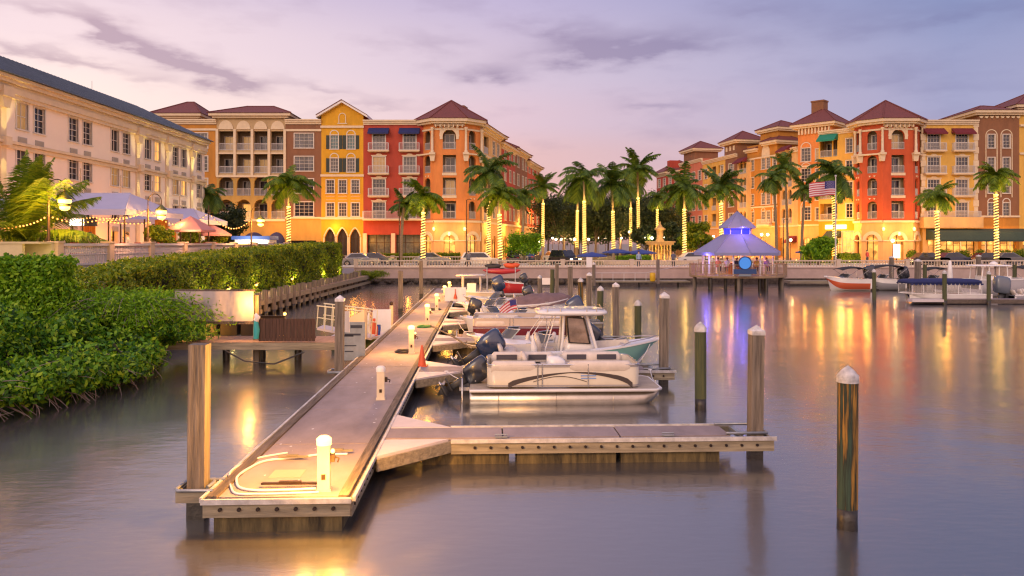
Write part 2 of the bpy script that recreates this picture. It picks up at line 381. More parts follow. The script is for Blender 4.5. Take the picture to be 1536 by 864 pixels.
def roof_poly(mb,foot,z,ridge,oh=.7,fascia=.38,m_t=0,m_f=1):
    """hip roof over a footprint (xy list), ridge = list of (x,y,z); each eave edge joins its nearest ridge point(s)"""
    n=len(foot); cx=sum(p[0] for p in foot)/n; cy=sum(p[1] for p in foot)/n
    o=[]
    for i in range(n):
        p=Vector(foot[i]); a=(p-Vector(foot[i-1])).normalized(); b=(Vector(foot[(i+1)%n])-p).normalized()
        na=Vector((a.y,-a.x)); nb=Vector((b.y,-b.x)); s=(na+nb); s=s/max(.3,s.dot(na)); q=p+s*oh; o.append((q.x,q.y))
    mb.prism(o,z,z+fascia,m_f)
    ii=[(cx+(x-cx)*.93,cy+(y-cy)*.93) for x,y in o]; mb.prism(ii,z-.28,z-.002,m_f)
    o2=[(cx+(x-cx)*1.03,cy+(y-cy)*1.03) for x,y in o]
    near=[min(range(len(ridge)),key=lambda k:(Vector(ridge[k][:2])-Vector(p)).length) for p in o2]
    e=z+fascia+.02
    for i in range(n):
        j=(i+1)%n; a=near[i]; b=near[j]
        if a==b: mb.poly([(*o2[i],e),(*o2[j],e),ridge[a]],m_t)
        else: mb.poly([(*o2[i],e),(*o2[j],e),ridge[b],ridge[a]],m_t)
        # hip caps
        mb.tube([(*o2[i],e+.03),(ridge[a][0],ridge[a][1],ridge[a][2]+.03)],.09,5,m_t)
    for i in range(len(ridge)-1): mb.tube([ridge[i],ridge[i+1]],.10,5,m_t)
    mb.poly([(x,y,e-.01) for x,y in o2][::-1],m_t)
    return o2
class Bld:
    """wall faces live in local frames: u to the right, v into the building, z up"""
    def __init__(s,name,label,loc,rz,walls,cat='building',group=None):
        s.root=thing(name,label,cat,loc,rz,group); s.wall=MB(); s.trim=MB(); s.walls=walls; s.inner=MB()
    def face(s,M,u0,u1,zones,holes,t=.35):
        """zones=[(z_top,mat_index)...] from z0=0; holes=[(a,b,c,d,arch)] arch: 0 none,1 round,2 pointed"""
        w=s.wall; w.M=M; us=sorted({u0,u1,*[v for h in holes for v in h[:2] if u0<v<u1]})
        zs=sorted({0.0,*[z for z,_ in zones],*[v for h in holes for v in h[2:4] if 0<v<zones[-1][0]]})
        def mi(z):
            for zt,i in zones:
                if z<zt: return i
            return zones[-1][1]
        for i in range(len(us)-1):
            for j in range(len(zs)-1):
                a,b,c,d=us[i],us[i+1],zs[j],zs[j+1]; cu=(a+b)/2; cz=(c+d)/2
                if any(h[0]<cu<h[1] and h[2]<cz<h[3] for h in holes): continue
                w.quad((a,0,c),(b,0,c),(b,0,d),(a,0,d),mi(cz))
        for a,b,c,d,ar in holes:
            k=mi((c+d)/2); r=(b-a)/2; mu=(a+b)/2
            top=[(a,d),(b,d)]
            if ar:
                sz=1.0 if ar==1 else 1.7; sp=d-r*sz; n=8; arc=[]
                for i in range(n+1):
                    th=PI-PI*i/n
                    if ar==1: arc.append((mu+r*math.cos(th),sp+r*math.sin(th)))
                    else:
                        x=mu+r*math.cos(th); q=1-abs(x-mu)/r; arc.append((x,sp+r*sz*(1-(1-q)**1.7)))
                L_=[(a,sp),(a,d)]+[(mu,d)]+arc[:n//2+1][::-1]; R_=[(b,d),(b,sp)]+arc[n//2:][::-1]+[(mu,d)]
                w.poly([(x,0,z) for x,z in arc[:n//2+1]+[(mu,d),(a,d)]][::1],k)
                w.poly([(x,0,z) for x,z in arc[n//2:]+[(b,d),(mu,d)]],k)
                for i in range(n): w.quad((arc[i][0],0,arc[i][1]),(arc[i+1][0],0,arc[i+1][1]),(arc[i+1][0],t,arc[i+1][1]),(arc[i][0],t,arc[i][1]),k)
                dd=sp
            else:
                w.quad((a,0,d),(b,0,d),(b,t,d),(a,t,d),k); dd=d
            w.quad((a,0,c),(a,t,c),(a,t,dd),(a,0,dd),k); w.quad((b,0,c),(b,t,c),(b,t,dd),(b,0,dd),k); w.quad((a,0,c),(b,0,c),(b,t,c),(a,t,c),k)
        w.M=Matrix()
    def part(s,me,M,name=None,parent=None,label=None): return link(name or me.name,me,parent or s.root,M,label)
    def window(s,M,H_,uc,z,w,h,kind_='w',nx=2,ny=4,pane=None,arch=False,casing=.11):
        H_.append((uc-w/2,uc+w/2,z,z+h,0)); MM=M@T(uc,0,z)
        o=s.part(m_window(w,h,nx,ny,casing,arch),MM)
        if pane is None:
            q=rb.random(); pane=M_glass if q<.55 else (M_curt if q<.9 else M_litdim)
        s.part(m_pane(w,h,pane),T(0,0,0),'pane',o)
        if kind_=='sh': s.part(m_shut(w,h),MM)
        return o
    def french(s,M,H_,uc,z,w=1.7,h=2.3,bal=2.8,awn=None,head=True,d=.7,pane=None,longbal=False):
        s.window(M,H_,uc,z,w,h,nx=4,ny=4,pane=pane,casing=.13)
        if head: s.trim.M=M; s.trim.box(uc-w/2-.25,uc+w/2+.25,-.16,-.001,z+h+.132,z+h+.26); s.trim.slab([(uc-.5,z+h+.262),(uc+.5,z+h+.262),(uc+.25,z+h+.48),(uc-.25,z+h+.48)],-.10,-.001); s.trim.M=Matrix()
        if not longbal: s.part(m_balcony(bal,d),M@T(uc,0,z-.02))
        if awn: s.part(m_awning(bal+.1,.75,1.0,awn),M@T(uc,0,z+h+.12))
    def loggia(s,M,H_,a,b,z,h,arch=0,depth=1.9,rail=True,pane=None,wall=None,t=.35):
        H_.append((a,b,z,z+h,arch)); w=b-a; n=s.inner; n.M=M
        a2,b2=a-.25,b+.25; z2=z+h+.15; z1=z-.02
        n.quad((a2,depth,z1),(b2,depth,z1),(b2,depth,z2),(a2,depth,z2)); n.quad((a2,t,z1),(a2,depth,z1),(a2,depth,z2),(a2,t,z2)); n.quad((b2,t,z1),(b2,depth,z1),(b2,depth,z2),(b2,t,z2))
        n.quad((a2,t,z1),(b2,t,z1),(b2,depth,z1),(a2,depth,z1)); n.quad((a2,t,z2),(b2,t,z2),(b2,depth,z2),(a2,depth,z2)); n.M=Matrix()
        dw=min(1.7,w*.7)
        o=s.part(m_window(dw,2.15,2,1,.08),M@T((a+b)/2+rb.uniform(-.1,.1),depth-.16,z+.02),'balcony_door')
        q=rb.random(); s.part(m_pane(dw,2.15,pane or (M_glass if q<.82 else M_litdim),y=.12),T(0,0,0),'pane',o)
        if rail: s.part(m_balcony(w-.04,.05,1.0,.12,slab=False,name='railing'),M@T((a+b)/2,0,z+.02))
    def shop(s,M,H_,a,b,z,h,arch=0,depth=.5,pane=None,mull=3,frame=None):
        H_.append((a,b,z,z+h,arch)); w=b-a
        o=s.part(m_pane(w+.3,h+.1,pane or M_shop,y=depth,name='shop_window'),M@T((a+b)/2,0,z),'shop_window')
        f=MB()
        for i in range(mull+1): x=-w/2+w*i/mull; f.box(x-.04,x+.04,depth-.08,depth-.002,0,h)
        f.box(-w/2,w/2,depth-.09,depth-.004,h*.68,h*.68+.07); f.obj('frame',frame or M_brass,o)
    def band(s,M,u0,u1,z,h=.3,p=.15): s.trim.M=M; s.trim.box(u0,u1,-p,-.001,z,z+h); s.trim.M=Matrix()
    def cornice(s,M,u0,u1,z,h=.75,p=.5):
        t=s.trim; t.M=M; t.box(u0,u1,-p*.35,-.001,z,z+h*.35); t.box(u0,u1,-p*.7,-.001,z+h*.352,z+h*.7); t.box(u0,u1,-p,-.001,z+h*.702,z+h); t.M=Matrix()
    def shell(s,M,u0,u1,depth,z,mi=0,top=True):
        w=s.wall; w.M=M
        w.quad((u0+.004,0,0),(u0+.004,depth,0),(u0+.004,depth,z),(u0+.004,0,z),mi); w.quad((u1-.004,0,0),(u1-.004,depth,0),(u1-.004,depth,z),(u1-.004,0,z),mi); w.quad((u0,depth,0),(u1,depth,0),(u1,depth,z),(u0,depth,z),mi)
        if top: w.quad((u0,0,z-.01),(u1,0,z-.01),(u1,depth,z-.01),(u0,depth,z-.01),mi)
        w.M=Matrix()
    def done(s,inner=None):
        s.wall.obj('wall',s.walls,s.root)
        if s.trim.v: s.trim.obj('trim',M_cream,s.root)
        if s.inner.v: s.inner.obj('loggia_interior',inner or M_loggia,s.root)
        return s.root
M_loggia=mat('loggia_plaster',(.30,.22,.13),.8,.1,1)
W=lambda n,c: mat(n+'_stucco',c,.85,.13,.9,stretch=(1,1,.35),bump=.12,detail=9)
W_ochre=W('ochre',(.44,.19,.025)); W_olive=W('olive',(.40,.25,.06)); W_beige=W('beige',(.46,.33,.17)); W_brown=W('brown',(.22,.098,.045)); W_yel=W('yellow',(.60,.31,.012)); W_yel2=W('pale_yellow',(.62,.37,.07))
W_red=W('red',(.37,.052,.026)); W_or=W('orange',(.60,.21,.05)); W_or2=W('orange_red',(.46,.078,.022)); W_pink=W('salmon',(.52,.16,.085)); W_tan=W('tan',(.58,.37,.15)); W_hot=mat('hotel_cream_stucco',(.80,.68,.55),.85,.03,.5,bump=.06,detail=4); W_peach=W('peach',(.64,.36,.14))
M_maroon=mat('maroon_canvas',(.13,.012,.022),.85,.1,3); M_green=mat('green_canvas',(.01,.20,.12),.85,.1,3); M_dkgreen=mat('dark_green_canvas',(.03,.055,.04),.85,.1,3)
K=110/F
class FB:                                   # a front of known distance read through photo columns and rows
    def __init__(s,px0,px1,d0=110.0,d1=None):
        d1=d0 if d1 is None else d1
        s.a=Vector((X(px0,d0),d0)); s.b=Vector((X(px1,d1),d1)); s.L=(s.b-s.a).length; s.dir=(s.b-s.a)/s.L
        s.rz=math.atan2(s.dir.y,s.dir.x); s.loc=(s.a.x,s.a.y,G)
    def u(s,px):
        t=(px-CX)/F; den=s.dir.x-t*s.dir.y
        return (t*s.a.y-s.a.x)/den
    def z(s,py,px=None):
        d=s.a.y if px is None else s.a.y+s.dir.y*s.u(px)
        return H-(py-HY)*d/F-G
I=Matrix()
def front(name,label,px0,px1,ptop,walls,d0=110,d1=None,depth=14,zones=None,corn=True,cat='building'):
    f=FB(px0,px1,d0,d1); b=Bld(name,label,f.loc,f.rz,walls,cat); b.f=f; b.top=f.z(ptop); b.L=f.L; b.depth=depth; b.H=[]; b.zones=zones or [(b.top,0)]
    return b
def finish(b,corn=True,shellmi=0,inner=None):
    b.face(I,0,b.L,b.zones,b.H); b.shell(I,0,b.L,b.depth,b.top,shellmi)
    if corn: b.cornice(I,0,b.L,b.top-.62,.7,.45)
    return b.done(inner)
# ================================================================ left front row
# ochre house behind the hotel
b=front('apartment_building','ochre apartment building with small hip roof, partly behind the white hotel',226,325,180,[W_ochre,W_olive])
for r,z in enumerate(ROWS):
    for px in (301,272,243): b.window(I,b.H,b.f.u(px),z,2.0,2.1,nx=4,ny=4)
b.band(I,0,b.L,b.f.z(196)); b.band(I,0,b.L,b.f.z(332)); finish(b)
m=MB(); f=b.f; x0,x1=f.u(228),f.u(290); m.box(x0,x1,1.5,11,b.top,f.z(172),1); o2=roof_poly(m,[(x0,1.5),(x1,1.5),(x1,11),(x0,11)],f.z(172),[((x0+x1)/2-.5,6.2,f.z(156)+1.4),((x0+x1)/2+.5,6.2,f.z(156)+1.4)]); m.obj('roof',[M_tile,M_cream],b.root)
# beige loggia house
b=front('apartment_building','beige apartment building with four columns of tall arched loggias and red hip roof',325,428,174,[W_beige,W_olive,W_ochre])
b.zones=[(b.f.z(330),1),(b.f.z(268),1),(b.top,0)]
f=b.f; cols=[(328,350),(355,376),(381,401),(406.5,427)]
for r,z in enumerate(ROWS):
    for i,(a,c) in enumerate(cols):
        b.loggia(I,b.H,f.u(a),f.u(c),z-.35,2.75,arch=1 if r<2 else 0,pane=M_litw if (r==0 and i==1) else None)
for a,c in cols:
    w_=f.u(c)-f.u(a); b.trim.slab([(f.u(a)+w_/2+w_/2*math.cos(t),f.z(194)+w_*.62*math.sin(t)) for t in [PI*k/12 for k in range(13)]],-.12,-.001)
for px in (326,352.5,378.5,404,427.5): b.trim.box(f.u(px)-.17,f.u(px)+.17,-.22,-.002,f.z(264),f.z(194)-.002)
b.band(I,0,b.L,f.z(266),.28,.26); b.band(I,0,b.L,f.z(332),.35,.2); b.band(I,0,b.L,f.z(231),.2,.1)
for a,c in ((330,352),(366,396),(404,426)):
    b.shop(I,b.H,f.u(a),f.u(c),.15,3.9,arch=1,pane=M_litdim if a==330 else M_dark)
    b.part(m_awning(f.u(c)-f.u(a)+.3,1.5,1.1,M_navy,round_=True),T(f.u((a+c)/2),-.01,2.7),'awning')
finish(b,corn=False)
m=MB(); roof_poly(m,[(-.4,-.3),(b.L+.4,-.3),(b.L+.4,9),(-.4,9)],f.z(174.5),[(3.0,4.3,f.z(160)+.8),(b.L-3.0,4.3,f.z(160)+.8)],oh=.5); m.obj('roof',[M_tile,M_cream],b.root)
# brown
b=front('apartment_building','narrow brown apartment building with wide white windows beside the yellow gable',428,482,180,[W_brown,W_olive])
f=b.f; b.zones=[(f.z(328),1),(b.top,0)]
for z in ROWS: b.window(I,b.H,f.u(456),z,2.7,2.05,nx=4,ny=4,pane=M_curt if z>12 else None)
b.band(I,0,b.L,f.z(197)); b.band(I,0,b.L,f.z(328),.25,.2); b.shop(I,b.H,f.u(436),f.u(474),.4,2.6,pane=M_dark,mull=4); finish(b)
# yellow gable
b=front('apartment_building','bright yellow gabled apartment building with dark green shutters',482,545,172,[W_yel])
f=b.f
for px in (501.5,526.5):
    for z in ROWS[2:]: b.window(I,b.H,f.u(px),z-.15,1.1,1.95,'sh',nx=3,ny=4,arch=True,pane=M_curt if z<15 else mat('teal_shade',(.10,.17,.17),.3,.1,1))
for px in (495.5,514,533):
    for z in ROWS[:2]: b.window(I,b.H,f.u(px),z,1.1,1.9,nx=3,ny=4,pane=M_curt)
    b.trim.box(f.u(px)-.62,f.u(px)+.62,-.04,-.001,f.z(300),f.z(299.3)); b.trim.box(f.u(px)-.62,f.u(px)+.62,-.04,-.001,f.z(294.7),f.z(294))
for py in (192,265,329): b.band(I,-.1,b.L+.1,f.z(py),.32,.18)
for a,c in ((487,502.5),(506,521),(525,540)):
    b.shop(I,b.H,f.u(a),f.u(c),.1,4.6,arch=2,pane=M_dark,mull=3)
    mu=f.u((a+c)/2); w_=f.u(c)-f.u(a); r=w_/2; sp=4.7-r*1.7; b.trim.M=Matrix()
    pts=[]; 
    for i in range(17):
        x=-r+2*r*i/16; q=1-abs(x)/r; pts.append((mu+x*1.06,sp+r*1.7*(1-(1-q)**1.7)+.02))
    for i in range(16):
        (xa,za),(xb,zb)=pts[i],pts[i+1]; b.trim.slab([(xa,za),(xb,zb),(xb+(xb-mu)*.14,zb+.2),(xa+(xa-mu)*.14,za+.2)],-.12,-.001)
    for s_ in (-1,1): b.trim.box(mu+s_*(r+.1)-.1,mu+s_*(r+.1)+.1,-.12,-.001,0,sp)
gz=f.z(151); w_=b.wall
w_.poly([(0,0,b.top),(b.L,0,b.top),(b.L/2,0,gz-.2)],0)
b.trim.arc(b.L/2,f.z(175),.42,.55,-.08,-.001); b.trim.box(b.L/2-.55,b.L/2-.42,-.08,-.001,f.z(184.5),f.z(175)); b.trim.box(b.L/2+.42,b.L/2+.55,-.08,-.001,f.z(184.5),f.z(175)); b.trim.box(b.L/2-.7,b.L/2+.7,-.1,-.001,f.z(186),f.z(184.6))
finish(b,corn=False)
m=MB()
for s_ in (-1,1):
    xe=b.L/2+s_*(b.L/2+.65); a=(xe,b.top-.15); c=(b.L/2,gz)
    m.slab([a,c,(c[0],c[1]-.32),(a[0],a[1]-.32)][::s_],-.6,9,1); m.slab([(a[0],a[1]+.08),(c[0],c[1]+.10),c,a][::s_],-.7,9,0)
m.obj('roof',[M_tile,M_white],b.root)
lamp((b.root.location.x+b.L/2-1,109.2,G+4.9),50,WARM,.15)
# red house
b=front('apartment_building','red apartment building with two columns of french doors and navy awnings',545,636,181,[W_red,W_red])
f=b.f
for px in (568.5,614.5):
    for i,z in enumerate(ROWS): b.french(I,b.H,f.u(px),z-.35,1.75,2.35,2.85,awn=M_navy if i==3 else None,head=i<3,longbal=(i==0),pane=M_litdim if i in(2,) and px<600 else (M_curt if rb.random()<.6 else M_glass))
b.part(m_balcony(b.L-.2,1.1,1.1,name='long_balcony'),T(b.L/2,0,ROWS[0]-.4),'long_balcony')
for a,c in ((551,586),(594,632)): b.shop(I,b.H,f.u(a),f.u(c),.2,f.z(352)-.2,depth=1.2,pane=mat('dim_shop',(.10,.11,.09),.3,.4,1.2),mull=3)
for px in (547.5,590,634): b.trim.box(f.u(px)-.28,f.u(px)+.28,-.25,-.001,0,f.z(350))
finish(b)
# ------------------------------------------------ eight-sided corner towers
def tower(name,label,pc,wall,px_w=21.5,d=108.3,sc=1.0,gf=W_peach,rows=ROWS):
    xc=X(pc,d); S=2.05*sc; D=1.95*sc    # half front face, diagonal projection
    b=Bld(name,label,(xc,d,G),0,[wall,gf]); zt=19.75
    faces=[(T(-S,0,0),2*S)]
    pts=[(-S-D*2,D*2+2.6),(-S-D,D),(-S,0),(S,0),(S+D,D),(S+D*2,D*2+2.6)]
    pts=[(-S-D,D+2.4),(-S-D,D),(-S,0),(S,0),(S+D,D),(S+D,D+2.4)]
    for i in range(len(pts)-1):
        a=Vector(pts[i]); c=Vector(pts[i+1]); Ln=(c-a).length; e=(c-a)/Ln; M=T(a.x,a.y,0)@RZ(math.atan2(e.y,e.x)); Hh=[]; u=Ln/2
        for r,z in enumerate(rows):
            wd=1.75*sc if i==2 else 1.25*sc; ar=0 if (i==2 and r<3) else 1
            if i in (0,4): wd=1.0
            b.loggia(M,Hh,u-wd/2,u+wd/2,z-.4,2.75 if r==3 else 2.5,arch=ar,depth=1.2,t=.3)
            b.trim.M=M
            if i!=2 and r<3:
                for q in (-.32,.32): b.trim.slab([(u+q-.15,z-.75),(u+q+.15,z-.75),(u+q,z-1.0)],-.08,-.001)
            if i==2 and r in(1,2): b.trim.box(u-wd/2-.1,u+wd/2+.1,-.08,-.001,z-.8,z-.42)
            if r==3 and i==2:
                b.trim.box(u-1.35,u-wd/2-.02,-.09,-.001,z+1.0,z+3.4); b.trim.box(u+wd/2+.02,u+1.35,-.09,-.001,z+1.0,z+3.4); b.trim.arc(u,z+2.35-wd/2+.02,wd/2+.02,wd/2+.5,-.085,-.001); 
            b.trim.M=Matrix()
        b.shop(M,Hh,u-.75*sc,u+.75*sc,.1,3.7,arch=1,pane=M_shop if i!=3 else M_litw,mull=2)
        b.trim.M=M; b.trim.arc(u,3.8-.75*sc,.8*sc,1.25*sc,-.14,-.001,n=10); b.trim.M=Matrix()
        b.face(M,0,Ln,[(5.55,1),(zt,0)],Hh,t=.3)
        for z_,h_,p_ in ((5.55,.3,.22),(2.9,.15,.12),(18.6,.25,.12)): b.band(M,0,Ln,z_,h_,p_)
    # slender columns on a bracketed shelf at the fourth storey
    zs=15.1
    for k,(x,y) in enumerate([(-S-D-.25,D+1.5),(-S-D-.25,D-.1),(-S-.2,-.35),(S+.2,-.35),(S+D+.25,D-.1),(S+D+.25,D+1.5)]):
        cm=MB(); cm.lathe([(.26,0),(.26,.25),(.18,.3),(.16,3.2),(.25,3.35),(.25,3.55)],(x,y,zs+.3),10)
        cm.box(x-.42,x+.42,y-.35,y+.42,zs,zs+.302)
        cm.slab([(x-.28,zs-.9),(x+.28,zs-.9),(x+.4,zs+.002),(x-.4,zs+.002)],y-.1,y+.40); cm.obj('column',M_cream,b.root)
    for s_ in (-1,1):
        cm=MB(); a=(s_*(S+.2),-.5); c=(s_*(S+D+.4),D-.25); q=[a,c,(c[0],c[1]+.6),(a[0],a[1]+.6)]
        cm.prism(q if s_>0 else q[::-1],zs+.05,zs+.25); cm.obj('ledge',M_cream,b.root)
    cm=MB(); cm.box(-S,S,-.3,-.001,19.2,19.35)
    for i in range(-3,4): cm.box(i*.62-.07,i*.62+.07,-.7,-.002,18.95,19.3)
    cm.obj('dentils',M_cream,b.root)
    r=MB(); foot=[(-S-D,D+2.6),(-S-D,D),(-S,0),(S,0),(S+D,D),(S+D,D+2.6),(S,2*D+2.6),(-S,2*D+2.6)]
    roof_poly(r,[p for p in foot],zt,[(0,D+1.6,23.45)],oh=.95,fascia=.42); r.obj('roof',[M_tile,M_cream],b.root)
    w_=b.wall; w_.quad((-S-D,D+2.39,0),(S+D,D+2.39,0),(S+D,D+2.39,zt),(-S-D,D+2.39,zt)); w_.prism([(-S-D+.01,D+2.4),(S+D-.01,D+2.4),(S,2*D+2.4),(-S,2*D+2.4)],0,zt,0)
    for x in (-2.2,2.2): lamp((xc+x,d-1.3,G+4.7),60,WARM,.15)
    lamp((xc,d-1.6,G+2.9),60,WARM,.15)
    s=MB()
    for x,y in ((-S,-.25),(S,-.25),(0,-.35)): s.lathe([(.05,-.25),(.16,-.15),(.2,.1),(.08,.3)],(x,y,4.6 if x else 3.9),8)
    s.obj('wall_lantern',M_lampglow,b.root)
    return b.done()
tower('corner_tower','orange eight-sided corner tower with arched loggias and red peaked roof, beside the red building',674,W_or,sc=1.06)
# ================================================================ receding left side of the plaza
A0=(-4.6,110); DL=(.2,.98)
def dl(px,ax=-4.6,sl=.204): t=(px-CX)/F; return 110+(110*t-ax)/(sl-t)
def seg(name,label,px0,px1,wall,top,lo=W_peach,kindw='w',**k):
    b=front(name,label,px0,px1,200,[wall,lo],dl(px0),dl(px1),depth=10); b.top=top-G; b.zones=[(5.5,1),(b.top,0)]; return b
def rooftop(b,over=.6,rise=2.3,x0=0,x1=None,y1=9,z=None):
    x1=b.L if x1 is None else x1; z=z or b.top; m=MB(); c=(x0+x1)/2; q=max(.2,(x1-x0)/2-y1/2)
    m_=roof_poly(m,[(x0,0),(x1,0),(x1,y1),(x0,y1)],z,[(c-q,y1/2,z+rise*1.35),(c+q,y1/2,z+rise*1.35)],oh=over); return m.obj('roof',[M_tile,M_cream],b.root)
b=seg('apartment_building','tan apartment building with brown chimney right behind the orange tower',723,752,W_tan,21)
for z in ROWS:
    b.loggia(I,b.H,1.2,4.2,z-.4,2.6,arch=0); b.window(I,b.H,b.L-5.5,z,1.4,2,nx=2); b.window(I,b.H,b.L-2.5,z,1.4,2,nx=2)
b.shop(I,b.H,1,5,.2,3.6,arch=1); b.shop(I,b.H,6.2,10,.2,3.6,arch=1)
b.band(I,0,b.L,5.5,.3,.2); b.band(I,0,b.L,15.4,.3,.15); finish(b); rooftop(b,.9,2.4,0,b.L)
m=MB(); m.box(1,2.8,3,5,b.top,b.top+3.2); m.box(.9,2.9,2.9,5.1,b.top+3.202,b.top+3.5); m.obj('chimney',W_brown,b.root)
b=seg('apartment_building','narrow red apartment building between tan and brown fronts left of the plaza',752,773,W_red,20.2)
for z in ROWS:
    for q in (.25,.6,.88): b.window(I,b.H,b.L*q,z,1.3,2,nx=2,arch=(z>15))
b.shop(I,b.H,1,5,.2,3.6,arch=1); b.shop(I,b.H,7,11,.2,3.6,arch=1); b.band(I,0,b.L,5.5,.3,.2); finish(b); rooftop(b,.7,2)
b=seg('apartment_building','dark brown apartment building with arched top window, on the left side of the plaza',773,791,W_brown,20.6)
for i,z in enumerate(ROWS):
    for q in (.22,.6,.88): b.window(I,b.H,b.L*q,z,1.5,2,nx=2,arch=(i==3),pane=M_curt)
b.shop(I,b.H,1,5,.2,3.6,arch=1); b.band(I,0,b.L,5.5,.3,.2); finish(b); rooftop(b,.8,2.2)
b=seg('apartment_building','last orange apartment building at the far end of the left row',791,809,W_or2,19.6)
for i,z in enumerate(ROWS):
    for q in (.15,.45,.8): b.window(I,b.H,b.L*q,z,1.4,2,nx=2)
b.band(I,0,b.L,5.5,.3,.2); b.band(I,0,b.L,12.6,.3,.9); finish(b); rooftop(b,.8,2)
# ================================================================ right side of the plaza, far to near
def q2(px): t=(px-CX)/F; q=(190*t-36)/(14+75*t); return 190-75*q
def rseg(name,label,px0,px1,wall,top,lo=W_peach,d0=None,d1=None,depth=12):
    b=front(name,label,px0,px1,200,[wall,lo],d0 or q2(px0),d1 or q2(px1),depth=depth); b.top=top-G; b.zones=[(5.5,1),(b.top,0)]; return b
b=rseg('apartment_building','farthest red apartment building of the right row with peaked roofs',985,1020,W_red,21)
for i,z in enumerate(ROWS):
    for q in (.12,.35,.6,.85): b.window(I,b.H,b.L*q,z,1.5,2,nx=2)
b.band(I,0,b.L,5.5,.3,.2); finish(b); rooftop(b,.8,2.6,0,b.L*.45); 
m=MB(); m.box(b.L*.3,b.L*.42,1,3.5,b.top,b.top+3.2); m.obj('chimney',W_red,b.root)
b=rseg('apartment_building','salmon pink apartment building with a red turret roof in the right row',1020,1054,W_pink,22.4)
for i,z in enumerate(ROWS):
    for q in (.12,.4,.62,.88): b.window(I,b.H,b.L*q,z,1.5,2,nx=2)
b.band(I,0,b.L,5.5,.3,.2); b.shop(I,b.H,1,4,.2,3.6,arch=1); b.shop(I,b.H,5.5,8.5,.2,3.6,arch=1); finish(b)
m=MB(); m.box(1,7,.5,6,b.top,b.top+2.4,2); roof_poly(m,[(1,.5),(7,.5),(7,6),(1,6)],b.top+2.4,[(4,3.2,b.top+4.8)],oh=.8); m.obj('roof',[M_tile,M_cream,W_brown],b.root)
b=rseg('apartment_building','yellow apartment building between the salmon and the brown fronts of the right row',1054,1088,W_yel2,21.6)
for i,z in enumerate(ROWS):
    b.window(I,b.H,1.6,z,1.5,2,nx=2); b.loggia(I,b.H,4.2,6.4,z-.4,2.6); b.loggia(I,b.H,7.4,9.6,z-.4,2.6)
    b.window(I,b.H,b.L-1.4,z,1.3,2,nx=2)
b.band(I,0,b.L,5.5,.3,.2)
for a in (.8,4.2,7.4): b.shop(I,b.H,a,a+2.4,.2,3.6,arch=1)
finish(b)
b=rseg('apartment_building','brown apartment building with small lookout tower in the right row',1088,1106,W_brown,21.6,depth=8)
for i,z in enumerate(ROWS): b.window(I,b.H,b.L*.5,z,2.2,2,nx=3)
b.band(I,0,b.L,5.5,.3,.2); b.shop(I,b.H,.8,b.L-.8,.2,3.6,arch=0); finish(b)
m=MB(); m.box(0,b.L,-.2,5,b.top,b.top+2.3,2)
for q in (.2,.5,.8): m.box(b.L*q-.35,b.L*q+.35,-.26,-.2,b.top+.8,b.top+1.7,1)
roof_poly(m,[(0,-.2),(b.L,-.2),(b.L,5),(0,5)],b.top+2.3,[(b.L/2,2.4,b.top+4.8)],oh=.9); m.obj('roof',[M_tile,M_cream,W_brown],b.root)
b=rseg('apartment_building','narrow cream loggia front with maroon awning between brown and ochre fronts',1106,1121,W_tan,19.6)
for i,z in enumerate(ROWS):
    b.loggia(I,b.H,.7,.7+b.L*.36,z-.4,2.6,arch=1); b.loggia(I,b.H,b.L*.55,b.L-.5,z-.4,2.6,arch=1)
b.part(m_awning(b.L-.3,.9,1.2,M_maroon),T(b.L/2,0,b.top+.1),'awning'); b.band(I,0,b.L,5.5,.3,.2); finish(b,corn=False)
# ochre block: left flank, projecting centre
b=rseg('apartment_building','large ochre apartment building with stepped red roofs and white arched windows',1121,1166,W_ochre,22.6,d0=146,d1=138,depth=14)
for i,z in enumerate(ROWS):
    f=b.f; b.window(I,b.H,f.u(1128.5),z,.95,2.0,nx=2,arch=(i==0)); b.window(I,b.H,f.u(1145),z,.95,2,nx=2,arch=(i==0),pane=M_curt); b.window(I,b.H,f.u(1152.5),z,.95,2,nx=2,pane=M_curt); b.window(I,b.H,f.u(1162),z,.95,2,nx=2,arch=(i==0))
u=b.f.u(1149); b.trim.slab([(u-1.1,18.4),(u+1.1,18.4)]+[(u+1.1*math.cos(t),19.2+1.6*math.sin(t)) for t in [PI*k/8 for k in range(9)]],-.1,-.001)
for z in (5.5,18.35,9.2): b.band(I,0,b.L,z,.28,.18)
b.shop(I,b.H,.8,2.6,.2,3.6,arch=1); b.shop(I,b.H,3.4,5.4,.2,3.6,arch=1,pane=M_litw); b.part(m_balcony(3.4,.8),T(u,0,ROWS[0]-.5)); finish(b,corn=False)
m=MB(); L_=b.L
m.box(L_*.33,L_*.92,.8,7,b.top,b.top+2.3,2)
roof_poly(m,[(0,-.1),(L_*.32,-.1),(L_*.32,7),(0,7)],b.top-1.0,[(L_*.16+.6,3.5,b.top+.8)],oh=.5)
roof_poly(m,[(L_*.33,.8),(L_*.92,.8),(L_*.92,7),(L_*.33,7)],b.top+2.3,[(L_*.6,3.6,b.top+4.4)],oh=.7)
roof_poly(m,[(L_*.62,-.3),(L_*1.02,-.3),(L_*1.02,5),(L_*.62,5)],b.top-.2,[(L_*.8,2.2,b.top+1.7)],oh=.6)
m.obj('roof',[M_tile,M_cream,W_ochre],b.root)
b=rseg('apartment_building','cream front with paired arched loggias and maroon awning beside the slim orange tower',1166,1198,W_tan,20.8,d0=139,d1=132)
for i,z in enumerate(ROWS):
    for a,c in ((1172,1178),(1181.5,1187.5)):
        b.loggia(I,b.H,b.f.u(a),b.f.u(c),z-.4,2.7,arch=1,pane=M_litw if i==1 and a<1175 else None)
